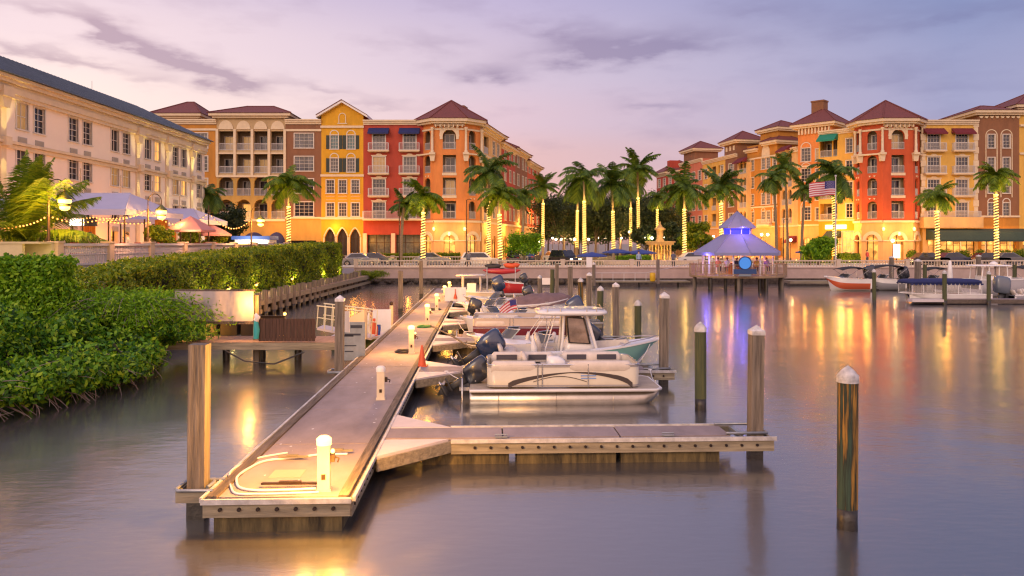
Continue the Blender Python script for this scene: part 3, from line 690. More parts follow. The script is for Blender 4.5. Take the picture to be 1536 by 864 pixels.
b.part(m_awning(3.4,.9,1.3,M_maroon),T(b.f.u(1180),0,19.0),'awning'); b.band(I,0,b.L,5.5,.3,.2); b.band(I,0,b.L,18.4,.3,.2)
b.shop(I,b.H,.4,2.4,.2,3.4,arch=1); b.part(m_awning(2.4,1,1.3,M_maroon),T(b.L*.75,0,2.9),'awning'); finish(b)
b=rseg('apartment_tower','slim orange tower with dentils under its hip roof and chimney, by the green awning',1197,1247,W_or,23.8,d0=130,d1=126,depth=8)
f=b.f
for i,z in enumerate(ROWS): b.window(I,b.H,f.u(1209),z+(0 if i<3 else .1),1.6,2.2,nx=3,arch=(i in(0,2,3))); b.window(I,b.H,f.u(1228),z,1.0,2,nx=2)
for z in (5.5,15.4): b.band(I,0,b.L,z,.28,.2)
for k in range(10): b.trim.box(.2+k*.56,.45+k*.56,-.4,-.001,b.top-1.3,b.top-.3)
b.shop(I,b.H,.8,2.4,.2,3.4,arch=1); b.shop(I,b.H,3.2,5,.2,3.4,arch=1); finish(b,corn=False); rooftop(b,1.0,2.4,0,b.L,7)
m=MB(); m.box(.8,2.9,3.4,5.2,b.top+.5,b.top+4.6); m.box(.7,3.0,3.3,5.3,b.top+4.602,b.top+4.85); m.obj('chimney',W_brown,b.root)
b=front('apartment_building','pale yellow apartment building with bright green awning over a glazed loggia',1228,1283,198,[W_yel2,W_yel],119,115,depth=12)
f=b.f; b.zones=[(6,1),(b.top,0)]
for i,z in enumerate(ROWS):
    b.loggia(I,b.H,f.u(1230),f.u(1248),z-.4,2.6,pane=M_litdim if i==1 else None); b.loggia(I,b.H,f.u(1249.5),f.u(1256),z-.4,2.6); b.window(I,b.H,f.u(1274),z,.95,2.1,nx=2)
b.part(m_awning(f.u(1257)-.2,1.1,1.4,M_green),T(f.u(1257)/2+.1,0,18.4),'awning',label='bright green awning'); b.band(I,0,b.L,6.0,.25,.2)
b.window(I,b.H,f.u(1272),1.2,1.7,3.2,nx=3,ny=6,pane=M_litw); b.shop(I,b.H,f.u(1234),f.u(1246),.2,3.2); b.shop(I,b.H,f.u(1250),f.u(1262),.2,3.2,pane=M_litw)
b.part(m_awning(f.u(1262)-f.u(1240),.9,1.6,M_dkgreen),T(f.u(1251),0,3.6),'awning'); finish(b)
m=MB(); m.box(-1.6,1.6,-.12,0,-.32,.32); m.obj('lit_sign',flat('white_sign_light',(1,.9,.6),.5,emit=(1,.85,.5),es=2.5),b.root,T(f.u(1254),-.05,5.1))
tower('corner_tower','tall brick-red corner tower with arched balconies and ribbed hip roof on the right quay',1347,W_or2,sc=1.05)
b=front('apartment_building','pale yellow apartment building with maroon awnings, next to the brick-red tower',1384,1467,181,[W_yel2,W_tan])
f=b.f; b.zones=[(f.z(322),1),(b.top,0)]
for px in (1400.5,1443):
    for i,z in enumerate(ROWS): b.french(I,b.H,f.u(px),z-.35,1.7,2.3,2.95,awn=M_maroon if i==3 else None,longbal=(i==0),pane=M_glass if rb.random()<.6 else M_curt)
b.part(m_balcony(b.L-.3,1.0,1.1,name='long_balcony'),T(b.L/2,0,ROWS[0]-.4),'long_balcony')
for i in range(15):
    for px in (1385,1464): b.trim.box(f.u(px)-(.28 if i%2 else .4),f.u(px)+(.28 if i%2 else .4),-.05,-.001,6+i*.95,6.9+i*.95)
b.shop(I,b.H,.8,b.L-.4,.2,3.1,pane=M_shop,mull=7); b.wall.box(-.5,b.L,-1.3,-.01,f.z(342),f.z(326),1); finish(b)
b=front('apartment_building','brown apartment building with scalloped frieze and tall white arched window surrounds',1467,1529,170,[W_brown,W_ochre])
f=b.f; b.zones=[(f.z(326),1),(b.top,0)]
for px in (1487,1509.5):
    for i,z in enumerate(ROWS):
        b.window(I,b.H,f.u(px),z,.95,1.9,nx=2,ny=4,pane=M_curt if i!=3 else M_glass,arch=(i==0))
    for s_ in (-1,1): b.trim.box(f.u(px)+s_*.8-.06,f.u(px)+s_*.8+.06,-.06,-.001,9.2,f.z(203))
    b.trim.arc(f.u(px),f.z(203),.74,.86,-.06,-.001,n=12)
b.band(I,0,b.L,f.z(326),.25,.2)
for k in range(8): u=.4+k*.76; b.trim.slab([(u-.3,b.top-.4),(u+.3,b.top-.4),(u+.12,b.top-.72),(u-.12,b.top-.72)],-.18,-.001)
b.shop(I,b.H,.5,b.L-.5,.2,3.1,mull=5); finish(b,corn=False); rooftop(b,.8,1.3,0,b.L,8)
b=front('apartment_building','yellow apartment building cut by the right edge of the photo, under a raised red roof',1529,1620,162,[W_yel2,W_yel2])
for px in (1552,1585):
    for z in ROWS: b.window(I,b.H,b.f.u(px),z,1.4,2,nx=3)
b.band(I,0,b.L,b.f.z(190),.3,.3); b.band(I,0,b.L,b.f.z(232),.3,.2); b.shop(I,b.H,.5,b.L-.5,.2,3.1,mull=5); finish(b,corn=False); rooftop(b,1.0,2.2,0,b.L,9)
# long dark green street awning of the restaurant on the right
t=thing('street_awning','long dark green canvas awning along the lit restaurant fronts at right','awning',(X(1404,107),109.0,G))
m=MB(); Lw=X(1560,107)-X(1404,107)
m.add([(0,.6,4.7),(Lw,.6,4.7),(Lw,-1.2,4.2),(0,-1.2,4.2),(0,-1.9,3.1),(Lw,-1.9,3.1),(0,-1.9,2.85),(Lw,-1.9,2.85)],[(0,1,2,3),(3,2,5,4),(4,5,7,6)]); m.poly([(0,.6,4.7),(0,-1.2,4.2),(0,-1.9,3.1),(0,.6,3.1)])
m.obj('canvas',M_dkgreen,t)
for i in range(5): m=MB(); m.cyl((i*Lw/4.2+.1,-1.8,0),(i*Lw/4.2+.1,-1.8,2.9),.06); m.obj('post',M_cream,t)
for px in (1432,1464,1502,1530): lamp((X(px,107),107.4,G+2.7),55,WARM,.12)
for px in (1460,1505,1520): lamp((X(px,107),107.2,G+5.6),25,WARM,.12)
# ================================================================ white hotel on the left
hd0,hd1=44.0,83.3
b=Bld('hotel','long cream hotel with grey metal roof, floodlit pilasters and window air conditioners',(-33.4,hd0,3.1),PI/2,[W_hot,W_beige],'hotel')
M_met=mat('standing_seam_metal',(.075,.10,.15),.42,.15,1.5,metal=.5); Lh=hd1-hd0; zt=11.4; b.top=zt; b.L=Lh; b.H=[]; b.zones=[(zt,0)]
M_ac=flat('air_conditioner_grille',(.40,.36,.31),.6)
def acm():
    m=MB(); m.box(-.45,.45,-.08,-.001,0,.42)
    for k in range(5): m.box(-.4,.4,-.11,-.081,.04+k*.075,.075+k*.075)
    return m.mesh('air_conditioner',M_ac)
acmesh=acm(); hcols=[47.3,53.2,59.3,65.4,71.2,77.0,81.8]
b.blind=M_litdim
for d in hcols:
    for s_ in ((-.95,.95) if d<81 else (0,)):
        u=d-hd0+s_
        for zz,h in ((8.85,1.95),(5.95,1.95),(3.05,1.95)):
            q=rb.random()
            b.window(I,b.H,u,zz,1.22,h-.15,nx=2,ny=4 if q<.5 else 1,casing=.09,pane=(M_glass if q<.6 else M_curt if q<.8 else M_litdim if q<.93 else M_litw))
            b.part(acmesh,T(u,0,zz-.95))
        b.shop(I,b.H,u-.6,u+.6,.1,2.2,pane=M_shop,mull=2)
for z,h,p in ((8.05-.35,.2,.3),(7.4,.28,.15)): b.band(I,0,Lh,z,h,p)
b.band(I,0,Lh,10.75,.25,.25); b.band(I,0,Lh,11.0,.4,.35); b.cornice(I,-.1,Lh+.1,11.402,.75,.65)
for d in (50.2,68.3,74.1,79.8):
    u=d-hd0
    b.trim.box(u-.55,u+.55,-.5,-.001,10.72,11.39); b.trim.box(u-.28,u+.28,-.12,-.001,0,10.7)
    b.trim.slab([(u-.28,10.0),(u+.28,10.0),(u+.5,10.71),(u-.5,10.71)],-.35,-.001)
    b.trim.box(u-.3,u+.3,-.5,-.001,7.5,8.1)
    x=-33.4; lamp((x+.42,d,3.1+8.35),130,(1,.80,.26),.05,None,((R(180),0,0),80)).rotation_euler=(R(180-8),0,R(90)); 
    l=lamp((x+.42,d,3.1+7.2),80,(1,.80,.26),.05,None,((0,0,0),50)); l.rotation_euler=(R(6),0,R(90))
for d in hcols: u=d-hd0; b.trim.box(u-.03,u+.03,-.06,-.001,0,6.9)
b.face(I,0,Lh,b.zones,b.H); b.shell(I,0,Lh,14,zt); b.done()
m=MB(); zr=15.35; e0=12.17
a=[(-.6,-.9,e0),(Lh+.6,-.9,e0),(Lh+.6,14.9,e0),(-.6,14.9,e0)]; r0=(6,5.5,zr); r1=(Lh-3.8,5.5,zr)
m.quad(a[0],a[1],r1,r0); m.poly([a[1],a[2],r1]); m.quad(a[2],a[3],r0,r1); m.poly([a[3],a[0],r0]); m.poly(a[::-1])
n=int(Lh/.5)
for i in range(n+1):
    u=i*Lh/n; t_=1.0 if u<Lh-3.8 else (Lh+.6-u)/4.4
    if u<6.6: t_=min(t_,(u+.6)/6.6)
    p0=Vector((u,-.9,e0+.02)); p1=Vector((u,-.9+6.4*t_,e0+(zr-e0)*t_+.02)); m.tube([p0,p1],.022,4)
m.obj('roof',M_met,b.root)
for u in (14,27): MB().cyl((u,5.5,zr),(u,5.5,zr+.8),.015,n=5).obj('lightning_rod',M_brass,b.root)
# ---------------------------------------------------------------- foliage
M_leafA=leafmat('bright_leaf',[(.05,.14,.004),(.11,.27,.006),(.18,.38,.008),(.30,.48,.015)])
M_leafB=leafmat('mangrove_leaf',[(.015,.055,.010),(.05,.18,.012),(.14,.33,.012),(.32,.46,.02)])
M_leafC=leafmat('hedge_leaf',[(.05,.10,.006),(.12,.20,.008),(.21,.30,.010),(.34,.34,.015)])
M_leafD=leafmat('dark_tree_leaf',[(.016,.034,.014),(.035,.06,.02),(.06,.09,.024)])
M_frond=leafmat('palm_frond',[(.035,.08,.012),(.08,.15,.015),(.15,.22,.02)],transl=.3)
M_frondB=leafmat('bright_palm_frond',[(.06,.12,.008),(.13,.22,.010),(.24,.30,.015)],transl=.4)
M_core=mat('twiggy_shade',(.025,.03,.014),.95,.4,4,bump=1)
M_twig=mat('bare_twig',(.22,.18,.16),.9,.2,5)
def leaves_mesh(name,pts,nrm,size,mt,rng,asp=.5,jit=.9):
    n=len(pts); r=rng.normal(size=(n,3))*jit+nrm; r/=np.linalg.norm(r,axis=1)[:,None]+1e-9
    t=rng.normal(size=(n,3)); t-=r*(t*r).sum(1)[:,None]; t/=np.linalg.norm(t,axis=1)[:,None]+1e-9; b=np.cross(r,t)
    s=size*(.6+.8*rng.random(n))[:,None]
    v=np.empty((n,4,3)); v[:,0]=pts-t*s; v[:,1]=pts-b*s*asp; v[:,2]=pts+t*s; v[:,3]=pts+b*s*asp
    me=bpy.data.meshes.new(name); me.vertices.add(n*4); me.vertices.foreach_set('co',v.reshape(-1)); me.loops.add(n*4); me.loops.foreach_set('vertex_index',np.arange(n*4,dtype=np.int32))
    me.polygons.add(n); me.polygons.foreach_set('loop_start',np.arange(n,dtype=np.int32)*4); me.polygons.foreach_set('loop_total',np.full(n,4,dtype=np.int32)); me.update(calc_edges=True); me.materials.append(mt); return me
def blob_pts(rng,clumps,per,shell=.35):
    P_=[];N_=[]
    for cx,cy,cz,rx,ry,rz in clumps:
        d=rng.normal(size=(per,3)); d/=np.linalg.norm(d,axis=1)[:,None]; rad=(1-shell*rng.random(per)**1.5)*(1+.12*rng.normal(size=per))
        P_.append(np.array([cx,cy,cz])+d*rad[:,None]*np.array([rx,ry,rz])); N_.append(d)
    return np.concatenate(P_),np.concatenate(N_)
def crown(name,clumps,per,size,mt,seed,parent=None,M=None,asp=.5,flt=None,shell=.35):
    rng=np.random.default_rng(seed); p,n=blob_pts(rng,clumps,per,shell)
    if flt is not None: k=flt(p); p,n=p[k],n[k]
    return link(name,leaves_mesh(name,p,n*1.2,size,mt,rng,asp),parent,M)
def box_leaves(name,x0,x1,y0,y1,z0f,z1f,n,size,mt,seed,parent,faces='ftlr',bulge=.15):
    """clipped hedge: leaves over the surface of a lumpy box; z1f(y) top, x = width"""
    rng=np.random.default_rng(seed); y=y0+(y1-y0)*rng.random(n); a=rng.random(n); P_=np.zeros((n,3)); N_=np.zeros((n,3)); lump=.5*np.sin(y*1.3+seed)+.3*np.sin(y*3.1)+.3*np.sin(y*7.7+2)
    w=x1-x0; hh=z1f(y)-z0f(y); q=rng.random(n)*(w+hh*1.0+hh*.25)
    top=q<w; frt=(~top)&(q<w+hh); bk=~(top|frt)
    P_[:,1]=y; P_[top,0]=x0+q[top]; P_[top,2]=z1f(y)[top]+lump[top]*bulge*.6+.05*np.sin(P_[top,0]*9); N_[top,2]=1
    zz=z0f(y)+hh*rng.random(n); P_[frt,0]=x1+bulge*(lump+np.sin(zz*3.3+y)*.7)[frt]; P_[frt,2]=zz[frt]; N_[frt,0]=1
    P_[bk,0]=x0; P_[bk,2]=zz[bk]; N_[bk,0]=-1
    P_+=rng.normal(size=(n,3))*size*.8
    return link(name,leaves_mesh(name,P_,N_*1.0,size,mt,rng,.55),parent)
# long clipped hedge on the quay
t=thing('clipped_hedge','long clipped green hedge running along the quay below the hotel terrace','hedge',(0,0,0))
z1f=lambda y: np.interp(y,[28,36,50,60,68,74.3],[2.45,3.2,3.65,3.85,4.05,4.15]); z0f=lambda y: np.full_like(y,1.0)
box_leaves('foliage',-19.3,-16.5,28,74.3,z0f,z1f,62000,.085,M_leafC,3,t,bulge=.22)
rng=np.random.default_rng(8); p=np.array([[-19.3+2.8*rng.random(),74.3+.15*rng.normal(),1+3.1*rng.random()] for _ in range(5000)]); link('foliage',leaves_mesh('foliage',p,np.tile([0,1.,0],(5000,1)),.09,M_leafC,rng),t)
p=np.array([[-19.3+2.8*rng.random(),28+.15*rng.normal(),.6+1.8*rng.random()] for _ in range(3000)]); link('foliage',leaves_mesh('foliage',p,np.tile([0,-1.,0],(3000,1)),.09,M_leafC,rng),t)
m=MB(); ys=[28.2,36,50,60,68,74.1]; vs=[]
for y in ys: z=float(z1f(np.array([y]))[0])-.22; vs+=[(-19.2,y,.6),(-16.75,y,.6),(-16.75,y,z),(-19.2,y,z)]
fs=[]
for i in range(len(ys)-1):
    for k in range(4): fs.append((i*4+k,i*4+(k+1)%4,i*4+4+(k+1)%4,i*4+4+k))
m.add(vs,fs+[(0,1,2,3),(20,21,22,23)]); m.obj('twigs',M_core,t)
# cube-cut hedge at far left
t=thing('cube_hedge','cube-cut bright green hedge at the left edge under the cream terrace wall','hedge',(0,0,0))
box_leaves('foliage',-24,-14.6,24.7,25.7,lambda y:np.full_like(y,.8),lambda y:np.full_like(y,3.62),16000,.075,M_leafA,5,t)
rng=np.random.default_rng(9); n=26000; p=np.stack([-22+7.35*rng.random(n),24.7+.08*rng.normal(size=n)+.12*np.sin(rng.random(n)*9),.8+2.8*rng.random(n)],1); link('foliage',leaves_mesh('foliage',p,np.tile([0,-1.,.2],(n,1)),.07,M_leafA,rng),t)
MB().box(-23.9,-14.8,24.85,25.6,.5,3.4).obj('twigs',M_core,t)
# mangrove thicket on the left bank: reads as one mass
rr=random.Random(4); cl_=[]
for i in range(120):
    y=rr.uniform(17.2,31); xe=np.interp(y,[17,19,22,24,26,31],[-12.6,-11.6,-11.0,-11.2,-12.4,-14.2]); x=xe-rr.uniform(.5,5.5)
    top=np.interp(xe-x,[.4,2.5,6],[.6,1.6,2.25])*np.interp(y,[17,24,31],[.85,1.15,1.15])
    z=rr.uniform(.3,top); s=rr.uniform(.45,.95); cl_.append((x,y,z,s*1.1,s*1.1,s*.8))
for i in range(34):
    y=17.2+i*.4; xe=np.interp(y,[17,19,22,24,26,31],[-12.6,-11.6,-11.0,-11.2,-12.4,-14.2]); s=rr.uniform(.35,.6); cl_.append((xe-s*.4,y,.45+rr.uniform(0,.35),s,s,s*.75))
mg=crown('mangrove_thicket',cl_,470,.085,M_leafB,21,flt=lambda p:p[:,2]>.06+.25*np.abs(np.sin(p[:,1]*5)))
kind(mg,'stuff'); mg['label']='dense green mangrove thicket overhanging the water on the left bank'
mg2=crown('mangrove_thicket',[c for i,c in enumerate(cl_) if (i*7)%5<2],330,.055,M_leafA,22,flt=lambda p:p[:,2]>.3,shell=.15)
kind(mg2,'stuff'); mg2['label']='fresh yellow-green shoots scattered over the mangrove thicket'
m=MB()
for i in range(150):
    y=rr.uniform(17.2,27.5); xe=np.interp(y,[17,19,22,24,26,31],[-12.6,-11.6,-11.0,-11.2,-12.4,-14.2])+.15; p=Vector((xe-rr.uniform(.5,1.2),y,rr.uniform(.3,1.0))); d=Vector((rr.uniform(.3,1),rr.uniform(-.6,.4),rr.uniform(-.8,.35))).normalized(); q=[p.copy()]
    for k in range(5): p=p+d*rr.uniform(.15,.3); d=(d+Vector((rr.gauss(0,.2),rr.gauss(0,.2),-.12))).normalized(); q.append(p.copy())
    m.tube(q,[.02-.003*k for k in range(6)],4)
kind(m.obj('mangrove_branches',M_twig),'stuff')
m=MB()
for i in range(60):
    y=rr.uniform(17.4,28); xe=np.interp(y,[17,19,22,24,26,31],[-12.6,-11.6,-11.0,-11.2,-12.4,-14.2]); x=xe-rr.uniform(.3,3)
    m.tube([(x-.4,y,1.2),(x,y+rr.uniform(-.3,.3),.5),(x+rr.uniform(.1,.4),y+rr.uniform(-.4,.4),-.2)],[.035,.025,.015],4)
for i in range(26):
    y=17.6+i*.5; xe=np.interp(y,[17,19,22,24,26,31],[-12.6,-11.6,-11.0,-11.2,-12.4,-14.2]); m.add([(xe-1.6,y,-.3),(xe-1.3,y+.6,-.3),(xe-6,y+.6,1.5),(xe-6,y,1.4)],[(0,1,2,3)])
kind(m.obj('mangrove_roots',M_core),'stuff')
def weeping(name,label,x,y,z,s,seed,mt,n=130):
    t=thing(name,label,'bush',(x,y,z)); rng=np.random.default_rng(seed); r=random.Random(seed); m=MB(); P_=[];N_=[]
    for i in range(n):
        a=r.uniform(0,2*PI); L_=s*r.uniform(.6,1.2); up=r.uniform(.5,1.3); pts=[]
        for k in range(8):
            q=k/7; pts.append((math.cos(a)*L_*q*1.15,math.sin(a)*L_*q*.9,s*up*(1.25*q-1.05*q*q)+.1))
        m.tube(pts,[.02*(1-q/9)*s/2 for q in range(8)],3)
        for k in range(1,8):
            for j in range(26):
                q=r.random(); b=Vector(pts[k-1]).lerp(Vector(pts[k]),q); P_.append((b.x+r.gauss(0,.09*s),b.y+r.gauss(0,.09*s),b.z+r.gauss(0,.06*s))); N_.append((r.gauss(0,1),r.gauss(0,1),1))
    m.obj('branches',M_twig,t); link('foliage',leaves_mesh('foliage',np.array(P_),np.array(N_),.075,mt,rng,.28),t)
weeping('willowy_shrub','willowy light green shrub rising above the mangroves near the canvas screen',-13.2,26.6,1.1,2.6,31,M_leafA,150)
weeping('willowy_shrub','darker feathery shrub leaning over the canvas screen beside the boat lift',-11.7,26.0,.8,1.25,32,M_leafB,90)
weeping('shore_bush','small leafy bush at the far end of the boardwalk by the sea wall',X(555,76.5),76.5,.6,1.5,33,M_leafC,50)
# bare twigs lower left
t=thing('bare_bush','bare grey twigs reaching over the water at the lower left bank','bush',(-12.3,17.6,.1)); m=MB(); r=random.Random(3)
for i in range(26):
    a=r.uniform(-1.2,1.6); p=Vector((-.5,0,0)); d=Vector((math.cos(a)*.5,r.uniform(-.5,.3),r.uniform(.2,.9))).normalized(); pts=[p.copy()]
    for k in range(7): p=p+d*.21; d=(d+Vector((r.gauss(0,.25),r.gauss(0,.2),r.gauss(0,.2)-.04))).normalized(); pts.append(p.copy())
    m.tube(pts,[.016-.0018*k for k in range(8)],4)
    for k in (3,5):
        q=pts[k]; m.tube([q,q+Vector((r.gauss(0,.2),r.gauss(0,.2),r.uniform(-.1,.25)))],.004,3)
m.obj('twigs',M_twig,t)
# ---------------------------------------------------------------- palms
def frond_crown(seed,Rr=3.0,n=26,mt=None,droop=1.0,upright=0.0,wind=.25,sub=4,lw=1.0):
    r=random.Random(seed); m=MB(); 
    for i in range(n):
        a=2*PI*i/n*2.618+r.uniform(-.2,.2); e=r.uniform(-.45,1.3)+upright; L_=Rr*r.uniform(.85,1.12); pts=[]; p=Vector((0,0,0)); d=Vector((math.cos(a)*math.cos(e),math.sin(a)*math.cos(e),math.sin(e)))
        N=10
        for k in range(N+1):
            pts.append(p.copy()); p=p+d*(L_/N); d=(d+Vector((wind*.05,0,-.17*droop*(1-.35*upright)))).normalized()
        m.tube(pts,[.045*(1-k/(N+1)) for k in range(N+1)],3)
        for k in range(1,N+1):
            f=(pts[k]-pts[k-1]).normalized(); side=f.cross(Vector((0,0,1)))
            side=side.normalized() if side.length>.05 else Vector((1,0,0))
            for q in [i_/sub for i_ in range(sub)]:
                b=pts[k-1].lerp(pts[k],q); tt=(k-1+q)/N; ll=L_*.30*math.sin(PI*min(1,.12+tt*.86))**.7*r.uniform(.8,1.1)
                for s_ in (-1,1):
                    tip=b+side*(s_*ll*.75)+f*ll*.5+Vector((0,0,-ll*r.uniform(.25,.75)))
                    mid=b.lerp(tip,.5)+Vector((0,0,ll*.10)); wv=f*(.045*Rr/3*lw)
                    m.add([b-wv,b+wv,mid+wv*1.3,mid-wv*1.3,tip],[(0,1,2,3),(3,2,4)])
    return m.mesh('crown',mt or M_frond)
CROWNS=[frond_crown(i,3.0,n=nf,droop=dr) for i,nf,dr in ((1,28,1.0),(2,24,1.25),(3,30,.8))]; CROWNB=[frond_crown(i,3.0,mt=M_frondB) for i in (11,12)]
def palm_trunk(h,lean,r0=.2,r1=.13):
    m=MB(); pts=[];rs=[]
    for k in range(13):
        q=k/12; pts.append((lean*q*q*h,0,h*q)); rs.append((r0+(r1-r0)*q)*(1.35 if k==0 else 1)+(.015 if k%2 else 0))
    m.tube(pts,rs,10); return m.mesh('trunk',M_bark)
prg=random.Random(12)
def palm(label,px,d,ptop,pbase=None,lit=None,cr=0,bright=False,scale=None,lean=0.0,group=None):
    lean=lean or prg.uniform(-.025,.025)
    """ptop = row of the crown's heart; lit=(row top,row bottom) of the wound light string"""
    z0=G; h=Z(ptop,d)-z0; x=X(px,d); t=thing('palm_tree',label,'palm tree',(x-lean*h,d,z0),0,group)
    link('trunk',palm_trunk(h,lean),t)
    sc_=(scale or 3.2)/3.0*prg.uniform(1.02,1.2); c=(CROWNB if bright else CROWNS)[cr%(2 if bright else 3)]
    link('crown',c,t,T(lean*h,0,h)@Matrix.Rotation(prg.uniform(-.16,.16),4,'X')@Matrix.Rotation(prg.uniform(-.16,.16),4,'Y')@RZ(prg.uniform(0,6.28))@Matrix.Scale(sc_,4))
    if lit:
        za=Z(lit[0],d)-z0; zb=max(.1,Z(lit[1],d)-z0); m=MB(); n=int((za-zb)/.30); pts=[]
        for k in range(n*8+1):
            q=k/(n*8); z=zb+(za-zb)*q; rr_=.2-.07*z/h+.045; a=2*PI*k/8; xx=lean*(z/h)**2*h; pts.append((xx+rr_*math.cos(a),rr_*math.sin(a),z))
        m.tube(pts,.052,4); m.tube([(lean*(za/h)**2*h+.19*math.cos(a),.19*math.sin(a),za+.05+.02*(k%2)) for k,a in enumerate([2*PI*j/12 for j in range(12)])],.07,4,closed=True)
        m.obj('light_string',M_rope,t)
        lamp((lean*h*.6,-.9,za+.15),85,GOLD,.12,t)
        lamp((0,-.75,zb+(za-zb)*.4),45,GOLD,.12,t)
    return t
SG='palms wound with light strings'
palm('palm wound with lights in front of the brown building behind the hedge',433,88,276,lit=(311,372),bright=True,cr=0,scale=3.3)
palm('unlit dark palm beside the hotel corner, in front of the beige loggias',313,84,292,cr=1,scale=2.3)
palm('bright palm wound with lights in front of the red building, nearest the orange tower',635,85,294,lit=(320,389),bright=True,cr=1,scale=2.7)
palm('thin unlit palm with curved trunk beside the lit palm before the red building',606,87,305,cr=2,scale=1.8,lean=.05)
palm('tall dark-crowned palm wound with lights at the right foot of the orange tower',734,98,258,lit=(304,386),cr=0,scale=3.7)
palm('shorter bright palm wound with lights in front of the tan building',748,85.5,292,lit=(323,389),bright=True,cr=0,scale=2.6)
palm('unlit palm half hidden behind the two lit palms of the tan building',786,104,292,cr=1,scale=2.3)
palm('palm wound with lights below the last orange front of the left row',815,120,280,lit=(306,370),cr=2,scale=3.0)
palm('low palm wound with lights behind the taller left palms of the plaza',867,118,282,lit=(317,372),cr=0,scale=2.9)
palm('palm wound with lights at the lawn edge left of the plaza centre',876,98,268,lit=(303,384),cr=1,scale=4.0)
palm('slender far palm with a lit trunk between the left plaza palms',863,140,300,lit=(311,366),cr=2,scale=2.6)
palm('palm wound with lights in the middle of the plaza',918,103,278,lit=(318,378),cr=0,scale=3.9)
palm('lit palm with a dark trunk top just left of the tallest plaza palm',946,126,272,lit=(313,370),cr=1,scale=3.6)
palm('tallest palm of the plaza with star-shaped crown and long light string',956,112,254,lit=(298,373),cr=2,scale=3.6)
palm('far palm whose lit trunk shows only its top behind the plaza monument',986,134,296,lit=(315,345),cr=1,scale=2.7)
palm('palm wound with lights just left of the blue-roofed pavilion',1026,96,284,lit=(315,384),cr=0,scale=3.3)
palm('palm wound with lights rising directly behind the pavilion roof',1081,96,280,lit=(306,372),cr=2,scale=3.1)
palm('unlit palm with feathery crown before the ochre building, left of the flag',1160,102,268,cr=1,scale=2.5,lean=-.04)
palm('tall thin unlit palm before the cream loggia front, behind the ochre palm',1177,110,250,cr=0,scale=2.6,lean=-.03)
palm('unlit leaning palm before the slim orange tower, left of the flagpole',1208,104,282,cr=2,scale=2.3,lean=.05)
palm('big dark-crowned palm wound with lights behind the flagpole',1249,94,262,lit=(292,385),cr=1,scale=3.6)
palm('palm wound with lights in front of the pale yellow house with maroon awnings',1404,85.5,293,lit=(318,389),bright=True,cr=1,scale=2.4)
palm('palm wound with lights in front of the brown house at the right edge',1493,85.5,264,lit=(293,389),bright=True,cr=0,scale=2.4)
# big feathery palm cluster on the terrace at the far left
t=thing('date_palm','large feathery date palm on the terrace at the left edge of the photo','palm tree',(X(38,39),39,3.1))
link('crown',frond_crown(41,4.3,30,M_frondB,droop=.62,upright=.5,wind=.6,sub=10,lw=.32),t,T(0,0,1.3)); m=MB(); m.tube([(0,0,-.02),(0,0,.5),(.02,0,1.3)],[.34,.38,.26],10)
for a,l in ((-1.0,.9),(-.5,1.3),(.55,1.2),(.95,.8)): m.tube([(a*.5,.1,0),(a*.9,.1,1.0),(a*1.5,.1,2.0)],[.09,.08,.05],6)
m.obj('trunk',M_bark,t)
# rounded broadleaf trees
def tree(label,x,y,z,h,s,seed,mt=M_leafD,n=1100,trunk=True,size=.22,name='broadleaf_tree',k=15):
    t=thing(name,label,'tree',(x,y,z)); r=random.Random(seed); cc=[]
    for i in range(k):
        a=r.uniform(0,6.28); q=r.random()**.5*s; zz=h*.45+r.random()*h*.5; c=s*r.uniform(.28,.5); cc.append((math.cos(a)*q*.8,math.sin(a)*q*.8,zz-q*.25,c,c,c*.75))
    crown('crown',cc,n//3,size,mt,seed,t,shell=.8)
    m=MB(); m.tube([(0,0,0),(.1,0,h*.3),(0,.1,h*.6)],[.22,.16,.08],8)
    for c in cc[:7]: m.tube([(0.05,0,h*.32),(c[0]*.5,c[1]*.5,h*.45),(c[0],c[1],c[2])],[.10,.06,.02],5)
    m.obj('trunk',M_bark,t); return t
tree('dark broadleaf tree filling the left plaza side behind the lit palms',X(845,135),135,G,11,6,51,k=24,n=1400)
tree('dark broadleaf tree right behind the plaza lawn, between two lit palms',X(893,128),128,G,10.5,5.5,52,k=24,n=1400)
tree('dark broadleaf tree behind the middle of the plaza, deepest in the row',X(930,150),150,G,14,7,53,k=24,n=1400)
tree('wide dark tree before the far red building of the right row',X(985,152),152,G,12,5.5,54,k=22,n=1400)
tree('low broadleaf tree left of the plaza monument',X(968,108),108,G,5.2,2.4,55)
tree('low broadleaf tree right of the plaza monument',X(1012,112),112,G,6,2.4,56)
tree('small tree close to the pavilion, with a bright green crown',X(1045,104),104,G,5.5,2.2,57,M_leafC)
tree('bright green shrub tree lit by street lamps before the brown left front',X(786,98),98,G,4.6,2.6,58,M_leafA,size=.16)
tree('bright broad shrub left of the flagpole palm',X(1228,92),92,G,3.6,2.1,59,M_leafA,size=.16)
tree('dark tree behind the terrace between the hotel and the beige building',X(330,92),92,G,7.5,3,60)
tree('clipped green tree on the terrace behind the second lamp post',X(243,50),50,3.1,2.6,1.1,61,M_leafC,size=.1)
tree('clipped green tree on the terrace between the two pink parasols',X(283,58),58,3.1,2.2,.9,62,M_leafC,size=.1)
tree('clipped green tree on the terrace close to the bright kiosk',X(322,60),60,3.1,2.1,.9,63,M_leafC,size=.1)
